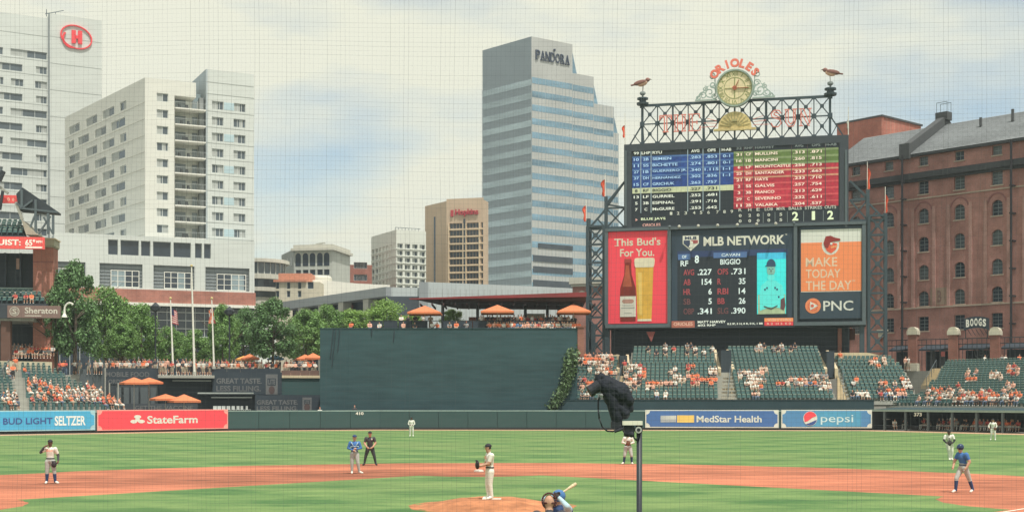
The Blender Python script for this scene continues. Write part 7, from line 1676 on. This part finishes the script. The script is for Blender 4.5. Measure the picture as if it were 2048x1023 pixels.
# batter: back to the camera, bat over the shoulder pointing right
J = pose(face=(-.5,1,0), pelvis=(0,0,.93), waist=(0,.03,1.08), chest=(0,.04,1.30), neck=(0,.07,1.45), chin=(-.01,.11,1.53), head=(-.01,.11,1.62), shL=(-.13,.16,1.42), shR=(.15,-.08,1.41), elL=(-.30,.10,1.60), wrL=(-.13,-.06,1.67), handL=(-.08,-.08,1.70), elR=(.12,-.27,1.50), wrR=(-.01,-.16,1.64), handR=(-.06,-.12,1.67), hipL=(-.1,0,.88), hipR=(.1,0,.88), knL=(-.20,.10,.5), anL=(-.24,.0,.09), toeL=(-.26,.14,.045), knR=(.20,.10,.5), anR=(.24,.0,.09), toeR=(.26,.14,.045), palm=(0,1,.2), curlL=(0,.3,-.2), curlR=(0,.3,-.2))
m = MB(); m.ball((-.02,.115,1.665), .138, 16, 10, 0, (.95,1.05,.92)); m.bar((-.07,.22,1.65),(-.11,.31,1.64),.15,.015); m.ball((.075,.15,1.58), .06, 8, 6, 0, (.4,1,1.2))
bt = player(J, 0.90, 24.35, 0, 'batter in navy jersey with light blue sleeves and blue helmet at the bottom edge', [skin, cnv, clb, clb, cg, cg, white, hairm], extras=[('helmet', m, mat('royal_helmet', (.05,.16,.38), .25, .05, 3, spec=.6)), ('belt', belt(J), cnv)], voxel=.012)
hx, hy, hz = .90-.07, 24.35-.10, 1.69; ex, ey, ez = pt(1152, 966, 24.85)
t = thing('baseball_bat', (hx, hy, hz), 'pale wooden bat with dark grip held up by the batter', 'bat')
A, B_ = Vector((hx, hy, hz)), Vector((ex, ey, ez)); d = (B_-A).normalized(); L_ = (B_-A).length
m = MB(); m.cyl(A-d*.09, A-d*.07, .025, .025, 12); m.cyl(A-d*.07, A+d*.22, .0125, .014, 12); m.build('grip', cbk, t, smooth=True)
m = MB(); P_ = [(.22,.0145),(.4,.02),(.55,.03),(L_-.1,.033),(L_-.02,.031),(L_,.018)]
for (a, ra), (b, rb) in zip(P_[:-1], P_[1:]): m.cyl(A+d*a, A+d*b, ra, rb, 14)
m.build('barrel', mat('pale_wood', (.62,.50,.32), .4, .1, 6, stretch=(1,1,8)), t, smooth=True)
# plate umpire in front of the batter (only head and shoulders rise into the frame)
J = pose(face=(0,1,0), pelvis=(0,.0,.93), chest=(0,.03,1.28), neck=(0,.08,1.42), chin=(0,.12,1.51), head=(0,.12,1.60), shL=(-.21,.03,1.38), shR=(.21,.03,1.38), elL=(-.3,.1,1.14), wrL=(-.2,.25,.98), handL=(-.15,.3,.93), elR=(.3,.1,1.14), wrR=(.2,.25,.98), handR=(.15,.3,.93), hipL=(-.1,0,.9), hipR=(.1,0,.9), knL=(-.2,.1,.5), anL=(-.25,0,.09), toeL=(-.27,.14,.045), knR=(.2,.1,.5), anR=(.25,0,.09), toeR=(.27,.14,.045), palm=(0,1,.2))
m = MB(); hd = Vector((0,.12,1.62))
for k in range(20):
    a0, a1 = 2*math.pi*k/20, 2*math.pi*(k+1)/20; m.bar(hd+Vector((.115*math.cos(a0), -.02, .13*math.sin(a0))), hd+Vector((.115*math.cos(a1), -.02, .13*math.sin(a1))), .05, .03)
m.bar(hd+Vector((-.09,-.07,-.03)), hd+Vector((.09,-.07,-.03)), .028)
p_ = player(J, .62, 21.6, 0, 'umpire in black with a dark mask harness around his bare head near the batter', [skin, cnb, cnb, cnb, cg, cg, leb, skin], extras=[('mask_harness', m, mat('dark_red_brown_padding', (.09,.035,.035), .7)), ('lettering', jersey_text('2', J, True, z=1.2, h=.16, w_=.1), white)], voxel=.012)
for o in list(p_.children): o.location.z += .17
# ------------------------------------------------------------------ spectators
def seated_pose(k):
    J = pose(pelvis=(0,.0,.50), waist=(0,.02,.66), chest=(0,.0,.88), neck=(0,-.02,1.03), chin=(0,-.05,1.12), head=(0,-.04,1.20), shL=(.19,0,.97), shR=(-.19,0,.97), elL=(.25,-.08,.72), wrL=(.15,-.28,.64), handL=(.13,-.34,.62), elR=(-.25,-.08,.72), wrR=(-.15,-.28,.64), handR=(-.13,-.34,.62),
        hipL=(.11,-.06,.50), knL=(.15,-.46,.50), anL=(.15,-.48,.10), toeL=(.16,-.60,.045), hipR=(-.11,-.06,.50), knR=(-.15,-.46,.50), anR=(-.15,-.48,.10), toeR=(-.16,-.60,.045))
    if k == 1: J.update(elR=(-.32,-.12,.80), wrR=(-.16,-.26,.95), handR=(-.10,-.25,1.02))
    if k == 2: J.update(chest=(0,-.14,.85), neck=(0,-.20,.98), chin=(0,-.26,1.06), head=(0,-.26,1.14), shL=(.19,-.14,.93), shR=(-.19,-.14,.93), elL=(.22,-.30,.66), elR=(-.22,-.30,.66), wrL=(.08,-.46,.60), wrR=(-.08,-.46,.60), handL=(.03,-.5,.60), handR=(-.03,-.5,.6))
    return J
def stand_pose(k):
    if k == 0: return pose()
    if k == 1: return pose(elL=(.28,-.10,1.20), wrL=(.08,-.26,1.15), handL=(.02,-.28,1.14), elR=(-.28,-.10,1.20), wrR=(-.08,-.26,1.10), handR=(-.02,-.28,1.08))
    return pose(elR=(-.33,-.06,1.22), wrR=(-.26,-.22,1.40), handR=(-.22,-.26,1.47), knL=(.16,-.05,.5), anL=(.22,0,.09), toeL=(.25,-.14,.045))
SP = {}
for k in range(3): SP[('seated', k)] = figure(seated_pose(k), .05, SL_, False); SP[('standing', k)] = figure(stand_pose(k), .05, SL_, False)
for me in SP.values():
    me.name = 'person'
    for i in range(8): me.materials.append(skin)
SH = {'orange':cor,'white':cwh,'grey':cgy,'red':crd,'cream':ccr,'peach':cpk,'blue':cbs,'black':cnb}
hats = {'an orange cap':cor,'a white cap':cwh,'a black cap':cbk,'bare dark hair':hairm,'fair hair':mat('fair_hair', (.36,.25,.13), .8)}
CAND = []
def cand(loc, rot, kind, shirt=None, where='', D=None, place=None, pal=None):
    rr = random.Random(len(CAND)*17+5)
    pal = pal or ['orange']*5+['white']*6+['cream']*3+['peach']*3+['red']*2+['grey']*2+['black']*2+['blue']
    CAND.append(dict(loc=tuple(loc), rot=rot+R(rr.uniform(-18,18)), kind=kind, pose=rr.randrange(3), shirt=shirt or rr.choice(pal), hat=rr.choice(list(hats)), pants=rr.choice(['khaki','jeans','black','black','white','jeans']), sk=skin if rr.random() < .8 else skind, where=where, D=loc[1], s=rr.uniform(.94,1.04)))
NAMEB = {'a':'ivy side section','bc':'scoreboard bleachers','d':'section right of the stairs','e':'lower right section','l':'left field section','u1':'tier above the hotel sign','u2':'upper deck tier'}
def cluster(key, px, py, rx, ry, n, pal=None, seed=0):
    rr = random.Random(seed*101+int(px)); n = max(2, int(n*.52)); free = [s for s in BANKS[key] if not s['taken'] and ((s['px']-px)/rx)**2+((s['py']-py)/ry)**2 < 1]
    rr.shuffle(free)
    for s in free[:n]:
        s['taken'] = True; f0 = s['p']; fw = Vector((math.sin(s['rot']), -math.cos(s['rot']), 0))*.10
        cand((f0.x+fw.x, f0.y+fw.y, f0.z), s['rot'], 'seated', where=(key, s['row'], s['px']), pal=pal)
OR = ['orange']*5+['red']*2+['peach']*4+['cream']*2+['white']*2; WT = ['white']*7+['grey']*2+['cream']*2+['orange']
for a in [('l',62,775,26,16,16,OR),('l',30,748,24,10,8,WT),('l',110,798,110,10,60,None),('l',100,780,36,8,14,None),('l',190,778,24,10,10,None),('l',222,806,26,12,24,OR),('l',150,792,40,8,16,WT),('l',30,800,30,12,14,WT),
  ('a',1190,722,38,14,44,None),('a',1165,770,24,12,14,None),('a',1205,745,28,12,22,WT),('a',1180,796,22,6,6,WT),('a',1222,760,14,14,10,OR),
  ('bc',1272,752,22,20,34,None),('bc',1262,775,18,12,12,None),('bc',1305,772,20,8,12,OR),('bc',1335,770,22,6,8,OR),('bc',1384,742,12,10,6,OR),('bc',1384,764,20,10,18,OR),('bc',1424,766,20,5,12,['orange']),('bc',1432,748,18,8,14,WT),('bc',1358,760,18,5,6,WT),('bc',1326,794,14,6,4,WT),
  ('bc',1350,704,90,8,26,['black','grey','black','white','red']),('bc',1338,745,30,8,3,WT),
  ('bc',1500,755,24,12,22,WT),('bc',1510,770,22,10,16,WT),('bc',1526,746,8,10,6,OR),('bc',1564,770,14,6,8,OR),('bc',1600,768,30,8,18,None),('bc',1650,772,26,8,16,WT),('bc',1640,752,30,6,8,WT),('bc',1512,796,10,5,4,OR),('bc',1580,700,90,8,20,['black','grey','black','white']),
  ('d',1755,728,22,8,12,OR),('d',1706,768,10,6,4,WT),('d',1722,793,18,6,8,['black','white']),('d',1785,788,30,10,24,None),('d',1800,766,30,8,10,WT),('d',1765,772,10,6,3,None),('d',1812,776,10,6,4,WT),
  ('e',1945,756,16,10,12,OR),('e',1990,757,22,8,12,None),('e',2030,746,18,9,12,OR),('e',1905,783,22,8,12,None),('e',1868,790,14,14,14,OR),('e',1900,800,26,10,18,WT),('e',1932,800,26,10,20,None),('e',1975,793,20,10,16,OR),('e',2020,800,30,10,22,None),('e',2014,778,14,10,8,OR),('e',1955,804,40,6,14,WT),('e',1845,806,20,6,5,OR),
  ('u1',58,600,30,6,7,['red','orange','red'])]:
    cluster(a[0], a[1], a[2], a[3], a[4], a[5], a[6])
rr = random.Random(99)
# promenade rail crowd, two ranks
for k in range(64):
    px = 208+(636-208)*(k+.5)/64+rr.uniform(-2,2)
    if 300 < px < 318 or rr.random() < .08: continue
    p = P.P(P.u(px), 1.2 if px < 318 or px > 425 else -.8, ZP if (px < 318 or px > 425) else P.z(370, 750.5)); cand(p, R(rr.uniform(-40,40)), 'standing', where=('prom', 0, px), pal=['orange']*3+['white']*5+['cream']*2+['peach']*2+['red']+['grey']*2+['black']*3)
for k in range(46):
    px = 216+(630-216)*(k+.5)/46+rr.uniform(-3,3); p = P.P(P.u(px, 3.2), 3.2+rr.random()*1.5, ZP+.35); cand(p, R(rr.uniform(-90,90)), 'standing', where=('prom', 1, px), pal=['black']*3+['red']*2+['orange','white','grey','peach','cream'])
for px, py, sh in ((225, 728, 'white'), (234, 728, 'black'), (247, 729, 'white'), (262, 730, 'white')):
    cand(P.P(P.u(px), 6, ZP+1.0), 0, 'standing', sh, where=('prom', 2, px))
# deck above the backdrop
for k in range(54):
    px = 975+(1160-975)*(k+.5)/54+rr.uniform(-2,2); p = BE.P(BE.u(px), .95 if k % 2 else 1.4, z1-.40); cand(p, 0, 'seated', where=('deck', 0, px))
for px in (863, 873, 898, 912, 932, 978, 1000, 737, 757, 805, 828, 700): cand(BE.P(BE.u(px), 1.2, z1-.40), 0, 'seated', where=('deck', 0, px))
for k in range(34):
    px = (800 if k < 5 else 960)+((880-800)*(k/5) if k < 5 else (1160-960)*((k-5)/29))+rr.uniform(-3,3); p = BE.P(BE.u(px, 4), 3.2+rr.random()*3, z1+.1); cand(p, R(rr.uniform(-60,60)), 'standing', where=('deck', 1, px), pal=['black']*4+['white']*3+['red','orange','cream'])
# bullpen bench at right
for k in range(40):
    px = 1775+(2046-1775)*(k+.5)/40+rr.uniform(-2,2)
    if rr.random() < .2 or px < 1820 and px > 1785: continue
    cand(FD.P(FD.u(px), 2.5, .12), FD.ang+R(rr.uniform(-20,20)), 'seated', where=('pen', 0, px), pal=['red']*3+['black']*3+['orange','grey'])
cand(FD.P(FD.u(1778), .9, .05), 0, 'seated', 'white', where=('pen', 0, 1778)); cand(FD.P(FD.u(1897), .7, .05), 0, 'standing', 'white', where=('pen', 1, 1897))
# gate and terrace people at right
for px, sh in ((1974, 'white'), (2008, 'grey'), (2015, 'white'), (2043, 'orange'), (1822, 'white'), (1816, 'peach')): cand(GP.P(GP.u(px), -1.0, ZS-.1), R(20), 'standing', sh, where=('gate', 0, px))
cand(BF.P(bu_(1712), vB+dB*11.5, zB+rB*10), 0, 'standing', 'orange', where=('stairs', 0, 1712)); cand(BF.P(bu_(1252), vB+dB*8, zB+rB*7.5), 0, 'standing', 'red', where=('stairs', 0, 1252))
# shaded club level and parapet at the left
for k in range(36):
    px = 2+96*(k+.5)/36; p = UDK.P(Uu(px), 1.5+(k % 3)*1.6, UZ(50, 716)+.35*(k % 3)); cand(p, R(20), 'seated', where=('club', k % 3, px), pal=['black','grey','white','red','orange','grey'])
cand(SL.P(SL.u(31, 12.6), 12.6, 2.35+.315*13), R(10), 'standing', 'orange', where=('left', 0, 31)); cand(SL.P(SL.u(29, 9), 9.4, 2.35+.315*10), R(10), 'standing', 'orange', where=('left', 1, 29))
for px, sh in ((120, 'red'), (127, 'orange'), (131, 'red')): cand(pt(px, 752, 150), 0, 'standing', sh, where=('left', 2, px))
for px, sh in ((148, 'white'), (158, 'grey'), (176, 'grey'), (190, 'cream'), (200, 'white')): cand((pt(px, 750, 158.6)[0], 158.8, ZP), 0, 'standing', sh, where=('prom', 1, px))
cand(FC.P(FC.u(643), 1.2, .75), 0, 'standing', 'white', where=('wall', 0, 643)); cand(FC.P(FC.u(713), 1.2, .95), 0, 'standing', 'black', where=('wall', 0, 713))
GRP = {'wall':('behind the wall under the backdrop','people behind the outfield wall'),'prom':('on the promenade','promenade crowd'),'deck':('on the rooftop deck','rooftop deck spectators'),'pen':('in the bullpen shelter','players in the right bullpen shelter'),'gate':('by the gate pillars','people by the gate'),'stairs':('by the tunnel of the bleachers','people by the tunnels'),'club':('in the shaded club level at the left edge','club level spectators'),'left':('at the left stand','people standing at the left stand')}
for c in CAND:
    k, r_, px = c['where']
    c['gkey'] = (k, r_)
from collections import defaultdict
grp = defaultdict(list)
for c in CAND: grp[c['gkey']].append(c)
for gk, L_ in grp.items():
    L_.sort(key=lambda c: c['where'][2])
    for i, c in enumerate(L_): c['n'] = i+1
CAND.sort(key=lambda c: c['D'])
keep = set(); 
RANK = {0:'in front',1:'behind',2:'further back',3:'at the far end'}
for idx, c in enumerate(CAND):
    if idx >= 288: break
    k, r_, px = c['where']; me = SP[(c['kind'], c['pose'])]
    o = inst('person', me, c['loc'], c['rot'], None, (c['s'],)*3)
    pm = {'khaki':khk,'jeans':jean,'black':cnb,'white':cwh}[c['pants']]
    if k == 'pen': pm = cwh
    dress(o, [c['sk'], SH[c['shirt']], SH[c['shirt']], c['sk'], pm, c['sk'] if c['pants'] != 'jeans' else pm, cwh, hats[c['hat']]])
    place = 'in %s row of %s' % (ordn(r_+1), NAMEB[k]) if k in NAMEB else '%s %s' % (GRP[k][0], RANK[r_])
    lab = '%s %s, %s shirt, %s from left %s' % (c['kind'], 'player' if k == 'pen' else 'spectator', c['shirt'], ordn(c['n']), place)
    tag(o, lab, 'person', ('spectators in the '+NAMEB[k]) if k in NAMEB else GRP[k][1])
m = MB(); cm_mats = [skin]+[SH[k] for k in SH]+[khk, cwh, hairm, cnb]; shi = {k: i+1 for i, k in enumerate(SH)}
for c in CAND[288:]:
    me = SP[(c['kind'], c['pose'])]; Mx = Matrix.Translation(Vector(c['loc'])) @ Matrix.Rotation(c['rot'], 4, 'Z'); o0 = len(m.v)
    m.v += [tuple(Mx @ v.co) for v in me.vertices]
    mp_ = [0, shi[c['shirt']], shi[c['shirt']], 0, 9 if c['pants'] != 'black' else 12, 0, 10, 11]
    if c['where'][0] == 'pen': mp_[4] = 10; mp_[5] = 10
    for p in me.polygons: m.f.append(tuple(i+o0 for i in p.vertices)); m.mi.append(mp_[p.material_index])
if m.v: tag(m.build('crowd', cm_mats, None, smooth=True), 'further spectators and benched players beyond the first three hundred', 'crowd', kind='stuff')
# ------------------------------------------------------------------ seats
RW = defaultdict(list)
for s in SEATS:
    if 0 < s['px'] < 2048: RW[(s['bank'], s['row'])].append(s)
for L_ in RW.values():
    L_.sort(key=lambda s: s['px'])
    for i, s in enumerate(L_): s['ord'] = i+1
SEATS.sort(key=lambda s: s['D'])
m = MB(); cnt = 0; g0 = seat_geo(MB())
SLB = {'l':'empty green folding seat in the left field section above the blue advert board','e':'empty green folding seat in the lower right section behind the bullpen shelter','a':'empty green folding seat in the small section beside the ivy','bc':'empty green folding seat in the bleachers below the scoreboard','d':'empty green folding seat in the section right of the straight stairs','u1':'dark seat in the rows above the brown hotel sign','u2':'dark seat in the upper deck rows above the ribbon board'}
for s in SEATS:
    if cnt < 296 and not s['taken'] and 0 < s['px'] < 2048:
        o = inst('stadium_seat', SEAT, s['p'], s['rot'], None); tag(o, 'empty %s seat, %s from left in %s row of %s' % ('dark' if s['bank'][0] == 'u' else 'green', ordn(s['ord']), ordn(s['row']+1), NAMEB[s['bank']]), 'seat', 'seats in the '+NAMEB[s['bank']]); cnt += 1
    else:
        Mx = Matrix.Translation(s['p']) @ Matrix.Rotation(s['rot'], 4, 'Z'); o0 = len(m.v); m.v += [tuple(Mx @ Vector(v)) for v in g0.v]; m.f += [tuple(i+o0 for i in f_) for f_ in g0.f]; m.mi += g0.mi
tag(m.build('seats', [seatg, seatl], None), 'remaining rows of green stadium seats in all the sections', 'seats', kind='stuff')
# ================================================================== BROADCAST CAMERA ON ITS POLE
D = 14.8; k = D/FPX
t = thing('broadcast_camera', pt(1278, 860, D), 'black rain covered broadcast camera on a tall thin pole at centre right', 'camera')
X = lambda px: (px-CXP)*k; Zc = lambda py: CZ+(HOR-py)*k; Yc = lambda a: D+a*k
cov = mat('black_rain_cover', (.022,.026,.036), .75, .2, 14, bump=.3, spec=.2); blkm = mat('black_metal', (.026,.03,.038), .6, .1, 10, spec=.25)
poleb = mat('dark_pole', (.028,.034,.045), .45, .1, 10, spec=.35)
m = MB(); m.cyl((X(1278.5), Yc(0), -.4), (X(1278.5), Yc(0), Zc(858)), 5.6*k, 5.6*k, 18); m.build('pole', poleb, t, smooth=True)
m = MB(); m.cyl((X(1278.5), Yc(0), Zc(862)), (X(1278.5), Yc(0), Zc(846)), 7*k, 7*k, 16); m.cyl((X(1276), Yc(-12), Zc(858.5)), (X(1276), Yc(8), Zc(858.5)), 7*k, 7*k, 16); m.build('head_clamp', blkm, t, smooth=False)
m = MB(); m.cyl((X(1276), Yc(-12.6), Zc(858.5)), (X(1276), Yc(-12.1), Zc(858.5)), 6.6*k, 6.6*k, 16); m.cyl((X(1276), Yc(-13.2), Zc(858.5)), (X(1276), Yc(-12.7), Zc(858.5)), 3.6*k, 3.6*k, 12, 1); m.build('clamp_ring', [mat('silver_metal', (.55,.56,.55), .35, .05, 5, metal=.6), blkm], t)
m = MB(); m.box(X(1244), X(1284), Yc(-12), Yc(10), Zc(849), Zc(841)); m.build('plate', mat('white_enamel', (.74,.72,.62), .4, .05, 6), t)
m = MB(); m.box(X(1222), X(1246), Yc(-9), Yc(8), Zc(856), Zc(842)); m.box(X(1248), X(1268), Yc(-8), Yc(6), Zc(872), Zc(850)); m.cyl((X(1228), Yc(-10), Zc(862)), (X(1246), Yc(-10), Zc(856)), 3*k, 3*k, 10); m.ball((X(1262), Yc(-9), Zc(868)), 6*k, 8, 6); m.build('pan_head', blkm, t)
def blob(name, parts, vox, mt, disp=.0):
    mm = MB()
    for a, ra, b, rb, sy in parts: capsule(mm, (X(a[0]), Yc(a[1]), Zc(a[2])), ra*k, (X(b[0]), Yc(b[1]), Zc(b[2])), rb*k, 1, 12)
    me = mm.mesh('b', []); ob = bpy.data.objects.new('b', me); COL.objects.link(ob); md = ob.modifiers.new('r', 'REMESH'); md.mode = 'VOXEL'; md.voxel_size = vox
    tx = bpy.data.textures.new('wrinkle', 'CLOUDS'); tx.noise_scale = .06; dm = ob.modifiers.new('d', 'DISPLACE'); dm.texture = tx; dm.strength = disp; dm.texture_coords = 'GLOBAL'
    dg = bpy.context.evaluated_depsgraph_get(); o2 = bpy.data.meshes.new_from_object(ob.evaluated_get(dg)); bpy.data.objects.remove(ob)
    mm2 = MB(); mm2.v = [tuple(v.co) for v in o2.vertices]; mm2.f = [tuple(p.vertices) for p in o2.polygons]; mm2.mi = [0]*len(mm2.f); return mm2.build(name, mt, t, smooth=True)
blob('rain_cover', [((1200,0,764),11,(1212,0,772),17,1), ((1196,0,758),8,(1204,0,754),9,1), ((1212,4,768),19,(1240,4,786),21,1), ((1240,4,782),20,(1256,4,800),13,1), ((1226,0,800),15,(1234,0,836),12,1), ((1212,0,778),13,(1224,0,800),14,1), ((1246,6,800),14,(1250,4,828),10,1), ((1256,6,795),9,(1262,4,818),6,1), ((1232,0,812),13,(1250,0,826),10,1)], .007, cov, .014)
m = MB(); m.cyl((X(1184), Yc(-4), Zc(779)), (X(1198), Yc(-1), Zc(770)), 11*k, 13*k, 16); m.cyl((X(1178), Yc(-5), Zc(783)), (X(1185), Yc(-4), Zc(779)), 12*k, 12*k, 16); m.build('lens_hood', blkm, t)
m = MB(); m.box(X(1190), X(1204), Yc(-5), Yc(5), Zc(757), Zc(748)); m.box(X(1199), X(1203), Yc(-2), Yc(2), Zc(749), Zc(743)); m.build('viewfinder', blkm, t)
m = MB(); pts_ = [(1200,790),(1196,800),(1196,818),(1198,836),(1204,852),(1214,861),(1226,862),(1236,856),(1241,848)]; m.tube([(X(a), Yc(-6-2*math.sin(i)), Zc(b)) for i, (a, b) in enumerate(pts_)], 1.6*k, 8); m.tube([(X(1242), Yc(-8), Zc(852)), (X(1246), Yc(-9), Zc(862)), (X(1252), Yc(-9), Zc(868)), (X(1262), Yc(-9), Zc(864))], 1.2*k, 8); m.tube([(X(1266),Yc(-9),Zc(872)),(X(1272),Yc(-9),Zc(880)),(X(1276),Yc(-8),Zc(870))], 1.6*k, 8); m.build('cable', blkm, t, smooth=True)
m = MB(); m.ball((X(1201.5), Yc(-13), Zc(790)), 4*k, 8, 6); m.build('cable_plug', mat('grey_plug', (.25,.26,.26), .4), t)
# ================================================================== SAFETY NET
NET = True
if NET:
    D = 12.6; s = .0445; r = .00037; m = MB(); rr = random.Random(4)
    cord = mat('dark_net_cord', (.10,.11,.12), .8, 0)
    xs = [-6.2+s*i for i in range(int(12.4/s))]; zs = [-.3+s*j for j in range(int(9.2/s))]
    sag = lambda x, z: (.012*math.sin(x*1.7+z*.9)+.008*math.sin(x*.6-z*2.3), .05*math.sin(x*.8)+.03*math.sin(z*1.3+x*.5))
    for x in xs:
        w_ = r*rr.choice((.6,.8,1,1,1.3,1.9)); P_ = []
        for j in range(24): z = -.3+9.2*j/23; a, b = sag(x, z); P_.append((x+a, D+b, z))
        for p, q in zip(P_[:-1], P_[1:]): o = len(m.v); m.v += [(p[0]-w_,p[1],p[2]),(p[0]+w_,p[1],p[2]),(q[0]+w_,q[1],q[2]),(q[0]-w_,q[1],q[2]),(p[0],p[1]+w_*2,p[2]),(q[0],q[1]+w_*2,q[2])]; m.f += [(o,o+1,o+2,o+3),(o+1,o+4,o+5,o+2),(o+4,o,o+3,o+5)]; m.mi += [0,0,0]
    for z in zs:
        w_ = r*rr.choice((.5,.6,.8,1,1.5)); P_ = []
        for j in range(28): x = -6.2+12.4*j/27; a, b = sag(x, z); P_.append((x, D+b, z+a))
        for p, q in zip(P_[:-1], P_[1:]): o = len(m.v); m.v += [(p[0],p[1],p[2]-w_),(q[0],q[1],q[2]-w_),(q[0],q[1],q[2]+w_),(p[0],p[1],p[2]+w_),(p[0],p[1]+w_*2,p[2]),(q[0],q[1]+w_*2,q[2])]; m.f += [(o,o+1,o+2,o+3),(o+3,o+2,o+5,o+4),(o,o+4,o+5,o+1)]; m.mi += [0,0,0]
    tag(m.build('safety_net', cord, None), 'fine mesh safety net hanging between the seats and the whole playing field', 'net')

# prints made of many small pieces stay joined
for o in bpy.data.objects:
    if o.type == 'MESH' and o.parent and o.name.split('.')[0] in ('lettering','railing','numeral','panel_joint','mullion','scrollwork','lattice_brace','column_rule','batting_list','lobby_frame','frame_rail','ray','side_ray','end_brace','rafter','pale_fin','roof_rail','louvre_blade','sill_band','post','arm','logo','emblem','joint','hood_arch'):
        if o.name.split('.')[0] in ('lettering','railing','numeral','panel_joint','mullion','scrollwork','column_rule','lobby_frame','ray','side_ray','rafter','pale_fin','louvre_blade','sill_band','hood_arch'): o['kind'] = 'stuff'

# ================================================================== HAZE ADDED TO LIFT THE DARK TONES
HZ = True
if HZ:
    m = MB(); m.box(-700, 700, -25, 1250, -1.5, 175); o = m.build('haze', bpy.data.materials.new('fading_haze'), None)
    mt = o.data.materials[0]; mt.use_nodes = True; t_ = mt.node_tree; t_.nodes.clear(); oo = t_.nodes.new('ShaderNodeOutputMaterial'); pv = t_.nodes.new('ShaderNodeVolumePrincipled')
    pv.inputs['Color'].default_value = (.82, .92, .98, 1); pv.inputs['Density'].default_value = .00022; pv.inputs['Anisotropy'].default_value = .2
    t_.links.new(pv.outputs[0], oo.inputs['Volume']); tag(o, 'thin pale summer haze in the air over the ballpark and the city', 'haze', kind='stuff')
